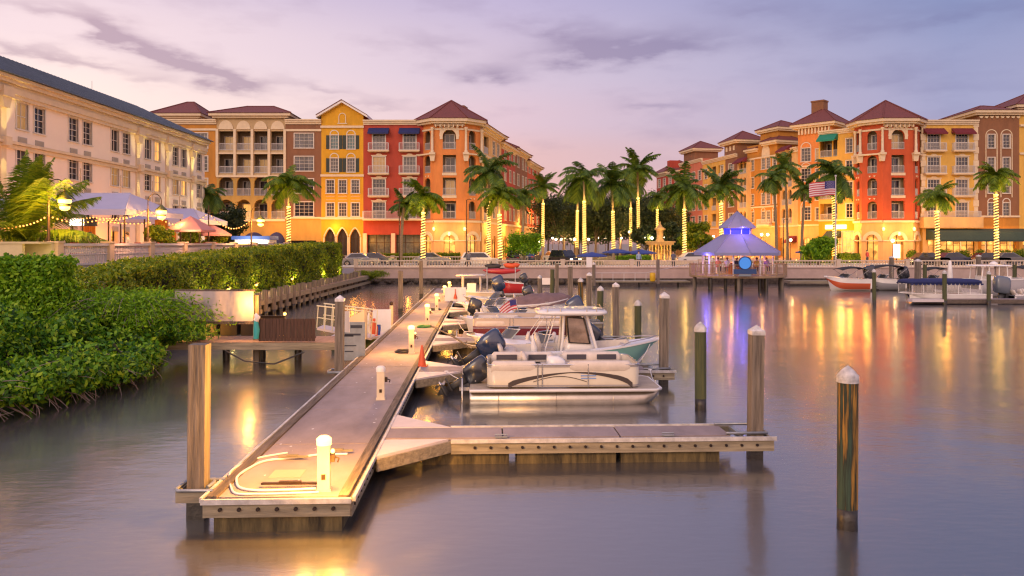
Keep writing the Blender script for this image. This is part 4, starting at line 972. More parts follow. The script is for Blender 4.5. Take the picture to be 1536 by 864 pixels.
def bush(label,px,d,w,h,seed,mt=M_leafC,z=G,pot=True):
    t=thing('potted_bush',label,'bush',(X(px,d),d,z)); r=random.Random(seed)
    crown('foliage',[(r.uniform(-.5,.5)*w,0,h*.55+r.uniform(-.1,.1),w*.45,w*.4,h*.4) for _ in range(4)],400,.1,mt,seed,t,shell=.6)
    m=MB(); m.lathe([(.3,0),(.45,.5),(.5,.55),(.02,.5)],(0,0,0),12); m.obj('pot',M_cream,t)
for i,(px,w,l) in enumerate([(1365,1.0,'before the brick-red tower'),(1417,1.1,'below the long balcony of the pale yellow house'),(1443,1.3,'between the two lit palms at right, first of two'),(1470,1.2,'left of the right-hand lit palm'),(1507,1.1,'right of the right-hand lit palm'),(1531,1.4,'at the right edge of the photo')]):
    bush('round potted bush '+l,px,98,w,1.9,70+i)
def low_hedge(label,px0,px1,d,h,seed,mt=M_leafC,w=1.0):
    x0,x1=X(px0,d),X(px1,d); t=thing('low_hedge',label,'hedge',((x0+x1)/2,d,G),PI/2); L_=x1-x0
    box_leaves('foliage',-w/2,w/2,-L_/2,L_/2,lambda y:np.full_like(y,.05),lambda y:np.full_like(y,h),int(L_*700),.1,mt,seed,t,bulge=.1)
    rng=np.random.default_rng(seed+1); n=int(L_*500); p=np.stack([-w/2+.05*rng.normal(size=n),-L_/2+L_*rng.random(n),.05+h*rng.random(n)],1); link('foliage',leaves_mesh('foliage',p,np.tile([-1.,0,0],(n,1)),.1,mt,rng),t)
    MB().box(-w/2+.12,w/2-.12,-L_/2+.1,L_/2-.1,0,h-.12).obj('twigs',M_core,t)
low_hedge('low clipped hedge along the foot of the red building',553,640,103,1.1,80)
low_hedge('low clipped hedge before the orange corner tower',646,690,101,1.2,81)
low_hedge('low hedge left of the flagpole before the yellow front',1205,1245,97,1.2,82)
low_hedge('low hedge right of the flagpole, before the brick-red tower',1256,1288,97,1.2,83)
low_hedge('low green hedge edging the plaza lawn',925,975,97,.9,84,M_leafA,1.6)
# ---------------------------------------------------------------- docks and piles
M_timber=mat('grey_dock_timber',(.27,.23,.16),.85,.3,2.5,stretch=(.5,6,6),bump=.5,detail=8)
M_timber2=mat('worn_edge_timber',(.13,.10,.08),.85,.45,3,stretch=(6,.4,6),bump=.7,detail=9)
M_float=mat('algae_stained_float',(.10,.075,.03),.8,.6,2.2,stretch=(3,3,.5),bump=.4)
M_plate=mat('white_gusset_plate',(.56,.50,.50),.6,.06,2)
M_bolt=flat('dark_bolt',(.03,.02,.018),.5,metal=.6)
M_galv=mat('galvanised_steel',(.34,.36,.38),.42,.15,6,metal=.6)
M_plank=mat('pinkish_planks',(.34,.22,.16),.85,.2,2,stretch=(8,.6,1),bump=.3)
DA=math.atan(.037); DO=Vector((-4.43,11.1,0)); ZD=.5
def DW(x,y,z=ZD): v=RZ(DA)@Vector((x,y,0)); return (DO.x+v.x,DO.y+v.y,z)
t=thing('floating_dock','long grey floating walkway with concrete deck and worn timber edges running towards the sea wall','dock',tuple(DO),DA)
WD=2.05; LD=52.0
m=MB(); y=.06; r=random.Random(2)
while y<LD-.1:
    y2=min(LD,y+2.95); m.box(.16,WD-.16,y,y2-.035,.30,ZD+r.uniform(-.002,.002)); y=y2
m.obj('deck',M_conc,t)
m=MB(); y=0
for x0,x1 in ((0,.15),(WD-.15,WD)):
    y=.001
    while y<LD: y2=min(LD,y+3.4); m.box(x0,x1,y,y2-.02,.36,ZD+.035+r.uniform(-.004,.004)); y=y2
m.obj('edge_timber',M_timber2,t)
m=MB(); m.box(-.03,WD+.03,-.05,-.001,.24,.475); m.box(-.05,-.002,0,LD,.22,.47); m.box(WD+.002,WD+.05,0,LD,.22,.47)
m.obj('waler',M_timber,t)
m=MB(); m.box(-.05,WD+.05,-.10,-.052,.44,.515); m.box(-.10,-.052,0,LD,.44,.51); m.box(WD+.052,WD+.10,0,LD,.44,.51); m.obj('rub_rail',mat('white_rub_rail',(.50,.48,.47),.6,.25,5),t)
m=MB()
for i in range(7): m.cyl((.22+i*.27,-.085,.36),(.22+i*.27,-.05,.36),.028,n=8)
for i in range(170): m.cyl((WD+.05,.2+i*.30,.34),(WD+.07,.2+i*.30,.34),.022,n=6,cap=True)
kind(m.obj('bolts',M_bolt,t),'stuff')
m=MB()
for i in range(18): m.box(.10,WD-.10,.03+i*2.9,.03+i*2.9+2.7,-.4,.239)
m.obj('float',M_float,t)
m=MB(); m.box(.62,1.12,.95,1.38,ZD+.003,ZD+.008); m.obj('hatch_lid',mat('pale_lid',(.36,.30,.22),.6,.05,3),t)
m=MB(); r=random.Random(9)
for i in range(46):
    x=r.uniform(.25,WD-.25); y=r.uniform(.6,24); q=r.uniform(.008,.028); m.poly([(x+q*math.cos(2*PI*k/7)*r.uniform(.6,1.3),y+q*1.3*math.sin(2*PI*k/7)*r.uniform(.6,1.3),ZD+.0045) for k in range(7)])
kind(m.obj('droppings',M_white,t),'stuff')
FY=[3.3,10.95,17.9,24.6,31.3,38.0,44.5]
fdesc=['nearest finger pier with concrete deck, white gussets and bolted beam','second finger pier behind the silver pontoon boat, its end pile by the green bow','third finger pier, behind the small cream boat','fourth finger pier, left of the maroon pontoon boat','fifth finger pier, beside the boat with the flag','sixth finger pier, by the covered boat','last finger pier, near the orange-marked board']
def finger(i,y0,L_=6.65):
    t=thing('finger_pier',fdesc[i],'dock',DW(WD+.10,y0,0),DA); w=.92
    m=MB(); x=.0; r=random.Random(i)
    while x<L_-.1: x2=min(L_,x+2.25); m.box(x,x2-.03,.07,w-.07,.30,ZD); x=x2
    m.obj('deck',M_conc,t)
    m=MB(); m.box(1.25,L_+.78,-.06,-.001,.22,.46); m.box(1.25,L_+.25,w+.001,w+.06,.22,.46); m.box(L_+.73,L_+.78,0,w,.22,.46)
    for a in (0,1):
        ya=-1.2 if a==0 else w+1.2; yb=0 if a==0 else w; m.M=Matrix(); p=Vector((1.25,yb,0)); q=Vector((0,ya,0)); dd=(q-p); Ln=dd.length; m.M=T(p.x,p.y,0)@RZ(math.atan2(dd.y,dd.x)); s_=1 if a==0 else -1
        m.box(0,Ln,min(0,s_*.05),max(0,s_*.05),.25,.46); m.M=Matrix()
    m.obj('beam',M_timber,t)
    m=MB(); m.box(1.25,L_+.82,-.10,-.061,.43,.505); m.box(1.2,L_+.3,w+.061,w+.10,.43,.505); m.obj('rub_rail',MATS['white_rub_rail'],t)
    m=MB()
    m.prism([(0,-1.16),(1.2,-.012),(0,-.012)],.44,.498); m.obj('gusset_plate',M_plate,t); m=MB(); m.prism([(0,w+.012),(1.2,w+.012),(0,w+1.16)],.44,.498)
    m.obj('gusset_plate',M_plate,t)
    m=MB()
    for k in range(19): m.cyl((1.7+k*.30,-.085,.34),(1.7+k*.30,-.058,.34),.028,n=8)
    m.obj('bolts',M_bolt,t)
    m=MB(); 
    for a,b in ((.7,2.35),(2.5,4.4),(4.5,6.4)): m.box(a,b,.04,w-.04,-.35,.215)
    m.obj('float',M_float,t)
    m=MB(); m.box(L_+.18,L_+.26,.15,w-.1,.40,.50); m.tube([(L_-.1,.10,.53),(L_+.7,.10,.53),(L_+.7,w-.05,.53),(L_-.1,w-.05,.53)],.03,6); 
    for x in (2.2,5.4): m.box(x-.12,x+.12,.02,.05,.50,.53); m.tube([(x-.12,.04,.56),(x+.12,.04,.56)],.015,5)
    m.obj('pile_guide',M_galv,t)
for i,y in enumerate(FY): finger(i,y)
def pile(label,x,y,top,r,sq,cap='cone',foot=True,mt=None,group=None,name='mooring_pile',z0=-1.2):
    t=thing(name,label,'pile',(x,y,0),0,group); t.rotation_euler=(.010*math.sin(x*37+y),.012*math.sin(y*53+x),0); m=MB(); n=4 if sq else 14; mt=mt or M_pile
    if sq: r*=.78
    rr_=r*1.27 if sq else r
    def ring(z0,z1,ra,rb_,mm):
        mm.M=RZ(PI/4+.03) if sq else Matrix()
        mm.cyl((0,0,z0),(0,0,z1),ra,rb_,n=n,sm=not sq); mm.M=Matrix()
    if sq:
        m.M=RZ(.05); m.box(-r,r,-r,r,.30 if foot else z0,top); m.M=Matrix()
    else: ring(.30 if foot else z0,top,rr_,rr_*1.0,m)
    m.obj('shaft',mt,t)
    if foot:
        m=MB()
        if sq: m.M=RZ(.05); m.box(-r*1.02,r*1.02,-r*1.02,r*1.02,z0,.299); m.M=Matrix()
        else: m.lathe([(r*1.0,z0),(r*1.05,-.1),(r*.98,.12),(r*1.0,.299),(.01,.2995)],(0,0,0),14)
        m.obj('wet_foot',M_wet,t)
    if cap=='cone':
        m=MB()
        if sq:
            a=r*1.08; m.M=RZ(.05); m.box(-a,a,-a,a,top-.06,top+.02); m.add([(-a,-a,top+.02),(a,-a,top+.02),(a,a,top+.02),(-a,a,top+.02),(0,0,top+.13)],[(0,1,4),(1,2,4),(2,3,4),(3,0,4)]); m.M=Matrix()
        else: m.lathe([(r*1.06,top-.07),(r*1.07,top+.03),(r*.55,top+.12),(.004,top+.18)],(0,0,0),18)
        m.obj('cone_cap',mat('white_plastic_cap',(.55,.53,.52),.5,.35,6,detail=10),t)
    return t
M_pgreen=mat('green_stained_pile',(.035,.052,.028),.85,.4,3.5,stretch=(6,6,.3),bump=.5,c2=(.10,.10,.035))
def darkpile():
    m=mat('tarred_ochre_streaked_pile',(.012,.018,.010),.8,.3,2.2,stretch=(5,5,.22),bump=.6,c2=(.34,.17,.025)); nt=m.node_tree
    for n in nt.nodes:
        if n.type=='VALTORGB': e=n.color_ramp.elements; e[0].position=.50; e[1].position=.60; x=n.color_ramp.elements.new(.40); x.color=(.035,.065,.040,1)
    return m
pile('dark pile streaked green and ochre, standing alone in open water at lower right',4.94,11.3,2.22,.145,False,mt=darkpile())
pile('big square flat-topped pile at the near left corner of the dock',X(297,11.75),11.75,Z(516,11.75),.165,True,cap=None)
pile('square pile with white cap at the end of the nearest finger pier',X(1132,15.0),15.0,Z(497,15),.155,True)
pile('round green-stained pile with white cone cap between the two nearest finger piers',X(1051,19.3),19.3,2.05,.145,False,mt=M_pgreen)
pile('square pile with white cap at the second finger pier, right of the green bow',X(995,22.7),22.7,Z(444,22.7),.15,True)
pile('square pile with white cap clamped to the left edge of the main dock',X(508.5,22.4),22.4,Z(449,22.4),.155,True)
pile('short round green pile with white cone cap above the green boat bow',X(957,31.5),31.5,Z(456,31.5),.14,False,mt=M_pgreen)
pile('square pile with white cap behind the black tilted engine',X(924,30.5),30.5,Z(428,30.5),.15,True)
pile('round dark pile just left of the square pile behind the black engine',X(900,37.4),37.4,Z(434,37.4),.15,False,mt=M_pgreen)
pile('square white-capped pile between round piles beyond the covered boat',X(883,38),38,Z(412,38),.15,True)
pile('round dark pile close behind the stern of the covered boat',X(871.5,44),44,Z(421,44),.15,False,mt=MATS['tarred_ochre_streaked_pile'])
pile('tall flat-topped square pile beside the covered boat',X(856,44),44,Z(400,44),.165,True,cap=None)
pile('tall pile behind the covered boat, third from the white notice',X(835,52),52,Z(395,52),.15,True,cap=None)
pile('green pile next to the white notice board, beyond the covered boat',X(828,50),50,Z(404,50),.14,False,cap=None,mt=M_pgreen)
pile('short round capped pile left of the white notice board',X(810,54),54,Z(416,54),.16,False)
pile('tall grey pile standing against the sea wall left of the pavilion',X(987,74),74,Z(389,74),.17,True,cap=None)
pile('slim round pile with cap against the sea wall, right of the notice box',X(891,70),70,Z(396,70),.15,False)
pile('tall square flat-topped pile left of the main dock, far end',X(632,59.5),59.5,Z(391,59.5),.18,True,cap=None)
pile('square flat-topped pile in the water left of the main dock, before the far end',X(601,46),46,Z(406,46),.165,True,cap=None)
pile('round green pile with white cap right of the orange motorboat',X(1311.5,52.5),52.5,Z(407,52.5),.125,False,mt=M_pgreen)
pile('square grey pile with white cap in front of the canopy boat bow',X(1376,54.5),54.5,Z(391,54.5),.20,True)
pile('round green pile in front of the middle of the navy canopy boat',X(1417,52.3),52.3,Z(409,52.3),.14,False,mt=M_pgreen)
pile('round green pile at the stern of the canopy boat, before the grey inflatable',X(1483,52.3),52.3,Z(410,52.3),.13,False,mt=M_pgreen)
pile('white-capped square pile at the sea wall behind the canopy boat',X(1467,72),72,Z(384,72),.2,True)
pile('square pile at the sea wall between the two bimini-topped boats',X(1337,74),74,Z(386,74),.2,True)
pile('round pile behind the third bimini top at right',X(1387,68),68,Z(397,68),.16,False,cap=None,mt=M_pgreen)
pile('green pile before the right edge of the photo, beside the cabin boat',X(1522,66),66,Z(397,66),.16,False,cap=None,mt=M_pgreen)
# steel collar of the near-left pile
t=thing('pile_collar','galvanised collar and timber bracket holding the big near-left pile to the dock','bracket',DW(-.36,.6,.4),DA)
m=MB(); m.box(-.22,.34,-.24,-.20,-.08,.09); m.box(-.22,-.18,-.20,.26,-.08,.09); m.box(-.22,.34,.26,.30,-.08,.09); m.obj('bracket',M_timber,t)
m=MB(); m.tube([(.34,-.25,.11),(-.18,-.25,.11),(-.23,-.18,.11),(-.23,.24,.11),(-.18,.30,.11),(.34,.30,.11)],.028,6); m.tube([(.2,-.1,.11),(.24,.05,.13),(.2,.2,.11)],.03,6); m.obj('collar',M_galv,t)
t=thing('pile_collar','galvanised collar around the capped pile on the left edge of the main dock','bracket',(X(508,22.4),22.4,.42),DA)
m=MB(); m.tube([(.6,-.26,.05),(-.26,-.26,.05),(-.30,0,.05),(-.26,.3,.05),(.6,.3,.05)],.035,6); m.obj('collar',M_galv,t)
# quay boardwalk and its piles on the left
pr=random.Random(6)
for i in range(24):
    y=41+i*1.42; x=-14.0-.02*(y-41)+pr.uniform(-.06,.06)
    pile('weathered pile in the long row along the left boardwalk',x,y,1.5+pr.uniform(-.08,.1),.16,False,cap=None,group='piles along the left boardwalk',z0=-1,foot=True)
t=thing('boardwalk','low plank boardwalk along the foot of the long hedge','boardwalk',(-15.2,34,0))
m=MB()
for i in range(270): m.box(-1.25,1.0,i*.16,i*.16+.145,.98,1.03)
m.obj('planks',M_plank,t); m=MB(); m.box(1.0,1.1,0,43,.7,1.0); m.box(.85,.98,0,43,.2,.45); m.obj('beam',M_timber,t)
for i,y in enumerate([40.5,44.2,49,57,66,72]):
    t=thing('path_light','low glowing path light at the hedge foot','lamp',(-16.35,y,1.03),0,'path lights along the boardwalk'); m=MB(); m.cyl((0,0,0),(0,0,.5),.03); m.lathe([(.02,.72),(.14,.60),(.14,.57),(.02,.60)],(0,0,0),10); m.obj('stem',M_brass,t); MB().ball((0,0,.52),.085,6).obj('bulb',M_lampglow,t); lamp((.25,0,.6),40,(1,.72,.2),.08,t)
# ------------------------------------------------ service pedestals on the dock
def pedestal(label,px,py,hh,lit,seed=0):
    x,y=P(px,py,ZD); t=thing('dock_pedestal',label,'dock pedestal',(x,y,ZD),DA+.1)
    m=MB(); m.prism([(-.09,-.09),(.09,-.09),(.09,.09),(-.09,.09)],0,hh-.14); m.box(-.11,.11,-.11,.11,-.0,.03); m.obj('post',mat('ivory_pedestal_plastic',(.54,.48,.38),.5,.08,4),t)
    m=MB(); m.lathe([(.11,hh-.139),(.115,hh-.05),(.07,hh-.01),(.003,hh)],(0,0,0),12); o=m.obj('cap',M_lampglow if lit else M_white,t)
    m=MB(); m.box(.095,.16,-.05,.05,hh*.52,hh*.66); m.tube([(.16,0,hh*.6),(.22,0,hh*.57),(.2,0,hh*.5)],.014,5); m.box(-.03,.03,-.10,-.091,hh*.22,hh*.32); m.obj('outlet',M_bolt if not lit else M_brass,t)
    if seed: lamp((.22,-.46,hh*.34),18,(1,.45,.07),.08,t); lamp((-.22,-.46,hh*.34),10,(1,.45,.07),.08,t)  # low bare lights added for the gold reflection at the dock end
    if lit:
        o=MB().ball((.13,-.04,hh*.72),.035,5).obj('side_lamp',M_lampglow,t); 
        lamp((.55,-.35,hh*.8),22,(1,.38,.05),.10,t); lamp((-.55,-.3,hh*.9),24,(1,.38,.05),.10,t); lamp((0,.1,hh+.8),300 if seed else 150,(1,.45,.07),.12,t)  # bare lights floating clear of the post, added to spread its glow
    return t
pedestal('glowing white pedestal lamp at the near end of the dock, between the coiled white strips',486,735,.82,True,1)
pedestal('unlit white pedestal with a small tap in the middle of the dock',571,599,.80,False)
pedestal('lit pedestal beside the black hose coil and traffic cone',617,530,.95,True)
pedestal('lit pedestal beside the green hose coil',641,487,.95,True)
pedestal('lit pedestal third from the far end of the main dock',655,466,.95,True)
pedestal('lit pedestal second from the far end of the main dock, by the white board',667,450,.95,True)
pedestal('farthest lit pedestal of the main dock',674,442,.95,True)
# coiled rub-rail strips at the dock end
def strip(label,pts,r_,name='rubber_strip'):
    o=[(P(px,py,ZD+.02)[0],P(px,py,ZD+.02)[1],0) for px,py in pts]; base=Vector(o[0]); t=thing(name,label,'strip',(base.x,base.y,ZD)); m=MB()
    # smooth
    q=[Vector(p)-base for p in o]; out=[]
    for i in range(len(q)-1):
        p0,p1,p2,p3=q[max(0,i-1)],q[i],q[i+1],q[min(len(q)-1,i+2)]
        for k in range(5):
            s=k/5; out.append(.5*((2*p1)+(p2-p0)*s+(2*p0-5*p1+4*p2-p3)*s*s+(3*p1-p0-3*p2+p3)*s**3))
    out.append(q[-1]); m.tube([(v.x,v.y,r_+.002) for v in out],r_,7); m.obj('strip',M_white,t); return t
strip('outer white rub strip curling round the near end of the dock',[(431,679),(391,686),(364,696),(347,706),(344,716),(346,729),(354,740),(383,741),(430,740),(478,738)],.017)
strip('inner white rub strip nested in the curl at the near end of the dock',[(521,681),(480,682),(449,686),(400,691),(374,702),(357,714),(355,723),(361,732),(387,736),(430,735),(474,733)],.02)
for i,(px,py,l,a,lab) in enumerate([(437,731,.9,.02,'dark flat bar lying on the strips at the dock edge'),(440,690,.5,.0,'short pale offcut lying on the inner strip, behind the lit pedestal'),(508,681,.5,.06,'pale offcut on the deck right of the lit pedestal')]):
    x,y=P(px,py,ZD); t=thing('offcut',lab,'offcut',(x,y,ZD),a); m=MB(); m.box(-l/2,l/2,-.03,.03,.048,.075); m.box(-l/5,l/6,-.04,.02,.076,.10); m.obj('bar',M_timber if i else M_brass,t)
# hoses, cone, buckets
def coil(label,px,py,mt,r=.3):
    x,y=P(px,py,ZD); t=thing('hose_coil',label,'hose',(x,y,ZD)); m=MB(); pts=[]
    for k in range(90): a=k*.42; q=r*(1-.10*math.sin(k*.3)-.003*k); pts.append((q*math.cos(a),q*math.sin(a)*.9,.02+.012*(k//15)))
    m.tube(pts,.014,5); m.obj('hose',mt,t)
coil('black hose coiled at the foot of a lit pedestal',606,529,M_black,.32); coil('bright green hose coiled by a lit pedestal',636,491,flat('green_rubber',(.03,.22,.03),.4),.34); coil('dark rope coil on the dock by the third lit pedestal',652,465,M_black,.34)
def cone(label,x,y,z,s=1.0):
    t=thing('traffic_cone',label,'traffic cone',(x,y,z)); m=MB(); m.lathe([(.14*s,.03),(.09*s,.3*s),(.03*s,.7*s),(.001,.7*s)],(0,0,0),16); m.obj('cone',flat('orange_plastic',(.62,.09,.02),.5),t)
    m=MB(); m.box(-.19*s,.19*s,-.19*s,.19*s,0,.03); m.obj('base',MATS['orange_plastic'],t)
x,y=P(633,549,ZD); cone('orange traffic cone on the white gusset of the second finger pier',x,y,ZD,.9)
# ------------------------------------------------ left service pier with canvas screen
d=27.0; t=thing('service_pier','low pier of pink boards on posts, linking the left bank to the main dock','pier',(X(245,d),d,0))
Lp=X(522,d)-X(245,d); m=MB()
for i in range(int(Lp/.15)): m.box(i*.15,i*.15+.14,-.75,.95,.78,.82)
m.obj('planks',M_plank,t); m=MB(); m.box(0,Lp,-.82,-.751,.56,.80); m.box(0,Lp,.951,1.02,.56,.80); m.obj('beam',M_timber,t)
for px in (330,385,440): 
    m=MB(); m.cyl((X(px,d)-X(245,d),.6,-1),(X(px,d)-X(245,d),.6,.55),.13); m.obj('post',M_wet,t)
m=MB(); m.tube([(2.5,-.9,.55),(3.2,-.95,.2),(4.2,-.95,.1),(5.2,-.9,.5)],.03,5); m.obj('hanging_cable',M_black,t)
def fence_panel(px0,px1,d,z0,z1,name,label,cat,mt,slats=True,n=16):
    x0,x1=X(px0,d),X(px1,d); t=thing(name,label,cat,(x0,d,z0)); L_=x1-x0; m=MB()
    if slats:
        for i in range(n): m.box(i*L_/n,(i+1)*L_/n-.012,0,.03,0,z1-z0)
    m.obj('boards',mt,t); m=MB(); m.box(0,L_,.031,.08,.1,.18); m.box(0,L_,.031,.08,z1-z0-.2,z1-z0-.1); m.obj('rail',mt,t)
fence_panel(388,473,26.15,.86,Z(478,26.15),'board_fence','dark brown upright board fence on the left service pier','fence',mat('dark_brown_boards',(.075,.035,.022),.8,.3,3,stretch=(6,6,.4),bump=.5))
t=thing('canvas_screen','pale grey canvas screen stretched on posts above the boat lift at left','screen',(X(262,26.6),26.6,0)); Ls=X(380,26.6)-X(262,26.6); zt_=Z(437,26.6); zb_=Z(482,26.6)
m=MB(); nx,nz=24,8; vs=[(Ls*i/nx,.03*math.sin(i*.9)+.02*math.sin(i*2.3+j),zb_+(zt_-zb_)*j/nz) for j in range(nz+1) for i in range(nx+1)]; vs2=[(a,b+.02,c) for a,b,c in vs]; N_=(nx+1)*(nz+1)
m.add(vs+vs2,[(j*(nx+1)+i,j*(nx+1)+i+1,(j+1)*(nx+1)+i+1,(j+1)*(nx+1)+i) for j in range(nz) for i in range(nx)]+[(N_+j*(nx+1)+i,N_+(j+1)*(nx+1)+i,N_+(j+1)*(nx+1)+i+1,N_+j*(nx+1)+i+1) for j in range(nz) for i in range(nx)],0,True)
m.obj('canvas',mat('pale_canvas',(.37,.33,.34),.8,.1,1.5),t); m=MB(); m.box(-.02,Ls+.05,.03,.11,zb_-.1,zb_); m.box(-.02,Ls+.05,.03,.11,zt_,zt_+.06); m.obj('frame',M_timber2,t)
for px in (290,299,382): m=MB(); m.box(X(px,26.6)-X(262,26.6)-.1,X(px,26.6)-X(262,26.6)+.1,.12,.32,-1,zb_+(.9 if px>380 else 0)); m.obj('post',M_pgreen if px<300 else M_pile,t)
t=thing('boat_lift_shelf','dim shelf with crates under the canvas screen','shelf',(X(300,28.2),28.2,.8)); m=MB()
for i in range(4): m.box(i*.75,i*.75+.6,0,.4,.0,.55-.1*(i%2))
m.obj('crate',M_dark,t); m=MB(); m.box(-.2,3,.41,.5,0,.7); m.obj('back_board',M_brown if False else M_brass,t)
t=thing('rope_bundle','teal and white tarpaulin bundle hanging on the post by the brown fence','bundle',(X(384,26.1),26.1,Z(508,26.1))); m=MB(); m.tube([(0,0,0),(.02,0,.3),(0,0,.62)],[.09,.11,.07],8); m.obj('tarpaulin',flat('teal_tarp',(.03,.32,.33),.6),t); m=MB(); m.tube([(0,0,.62),(.06,-.02,.74),(-.02,0,.84)],[.09,.10,.05],8); m.obj('net',M_white,t)
# gangway ramp
t=thing('gangway','white railed gangway sloping down to the dock on the left','gangway',(X(480,30),30,0)); x1=X(560,30)-X(480,30)
m=MB()
za,zb_=.95,.55
m.quad((0,-.5,za),(x1,-.5,zb_),(x1,.6,zb_),(0,.6,za)); m.quad((0,-.5,za-.08),(0,.6,za-.08),(x1,.6,zb_-.08),(x1,-.5,zb_-.08)); m.quad((0,-.5,za),(0,-.5,za-.08),(x1,-.5,zb_-.08),(x1,-.5,zb_)); m.obj('ramp',M_plate,t)
for yy in (-.5,.6):
    m=MB(); m.tube([(0,yy,za+.85),(x1,yy,zb_+1.0)],.028,6); m.tube([(0,yy,za+.4),(x1,yy,zb_+.5)],.02,6)
    for k in range(8): q=k/7; m.tube([(x1*q,yy,za+(zb_-za)*q),(x1*q+.06,yy,za+.85+(zb_-za+.15)*q)],.022,5)
    m.obj('handrail',flat('yellowed_white_rail',(.62,.58,.40),.5),t)
def sign(label,px,py,w,h,d,mt,leg=True,rz=0,name='notice_board',marks=None,z0=None):
    z1=Z(py,d); t=thing(name,label,'sign',(X(px,d),d,0),rz); m=MB(); m.box(-w/2,w/2,-.02,.02,z1-h,z1); o=m.obj('panel',mt,t)
    if leg: 
        m=MB()
        for s_ in (-1,1): m.box(s_*w*.42-.025,s_*w*.42+.025,.021,.07,z0 if z0 is not None else ZD,z1)
        m.obj('leg',M_white,t)
    if marks:
        m=MB()
        for a,b,c,e in marks: m.box(-w/2+a*w,-w/2+b*w,-.026,-.021,z1-e*h,z1-c*h)
        m.obj('marking',flat('dark_ink',(.03,.03,.04),.6),t)
    return t
M_gsign=mat('grey_sign_board',(.28,.29,.28),.6,.15,3)
sign('grey lettered board leaning behind the capped pile on the dock edge',526,483,.95,1.25,25,M_gsign,marks=[(.5,.9,.08,.16),(.3,.85,.30,.35),(.25,.6,.33,.38),(.3,.7,.6,.63),(.3,.6,.75,.78)],rz=.0,z0=.2)
sign('small blank white notice fixed by the capped pile',519,467,.22,.62,22.9,M_white,leg=False)
sign('blank white board on the small platform left of the main dock',573,464,.78,1.15,33,M_white,z0=.5)
sign('white board with orange mark standing at the fifth finger pier',683,431,1.35,1.1,49,M_white,marks=None)
x,y=X(683,48.9),48.9; t=thing('paddle_mark','orange lifebuoy pole hung on the white board','pole',(x,y,Z(448,48.9))); m=MB(); m.lathe([(.12,0),(.10,.12),(.03,.35),(.02,.62)],(0,0,0),8); m.obj('pole',MATS['orange_plastic'],t)
sign('small white notice on a pile beyond the covered boat',820,417,.62,.45,52,M_white,leg=False)
sign('small white notice box on top of the sea wall railing',884,386,.6,1.0,78,M_white,leg=False)
t=thing('mooring_platform','small algae-green platform left of the main dock under the cleaning gear','platform',(X(546,31.5),31.5,0)); m=MB(); m.box(-1.2,.9,-.8,.8,.36,.47); m.obj('deck',M_plate,t); m=MB(); m.box(-1.15,.85,-.78,.78,-.3,.355); m.obj('float',mat('algae_float',(.10,.13,.03),.8,.3,3),t)
z=.47
t=thing('spray_bottle','orange plastic jug on the small platform','jug',(X(561,31),31,z)); m=MB(); m.lathe([(.15,0),(.16,.35),(.06,.55),(.07,.68),(.01,.7)],(0,0,0),12); m.obj('body',MATS['orange_plastic'],t)
t=thing('folded_parasol','white furled cloth standing beside the orange jug','cloth',(X(553,31),31,z)); m=MB(); m.lathe([(.16,0),(.13,.3),(.05,.8),(.01,.95)],(0,0,0),10); m.obj('cloth',M_white,t)
t=thing('bucket','small blue bucket behind the orange jug','bucket',(X(567,31.3),31.3,z)); m=MB(); m.lathe([(.09,0),(.13,.4),(.11,.4),(.09,.05),(.001,.04)],(0,0,0),12); m.obj('body',flat('blue_plastic',(.02,.06,.30),.5),t)
t=thing('equipment_box','cream wooden box with slanted lid beside the gangway','box',(X(535,29),29,.6)); m=MB(); m.slab([(-.35,0),(.35,0),(.35,1.1),(-.35,.75)],-.3,.3); m.obj('body',M_cream,t)
t=thing('water_post','brown-topped slim post left of the main dock near the blank board','post',(X(587,37),37,0)); m=MB(); m.cyl((0,0,-.5),(0,0,1.2),.09); m.obj('post',M_cream,t); m=MB(); m.ball((0,0,1.3),.1,6); m.obj('knob',M_brass,t)

for px,py,d,l in ((387,452,27.2,'glowing lantern on the post right of the canvas screen'),(306,492,28.6,'white-hot lantern under the canvas screen'),(246,496,27.6,'small lantern among the leaves left of the canvas screen'),(430,470,43,'lantern on the first pile of the left boardwalk row')):
    t=thing('dock_lantern',l,'lantern',(X(px,d),d-.35,Z(py,d))); MB().ball((0,0,0),.09,6).obj('glass',M_lampglow,t); m=MB(); m.cyl((0,0,.08),(0,0,.14),.07,.03,n=8); m.cyl((0,.0,-.14),(0,0,-.08),.04,n=8); m.box(-.02,.02,.0,.35,.13,.16); m.obj('bracket',M_brass,t); lamp((0,-.55,0),42,(1,.42,.07),.15,t)
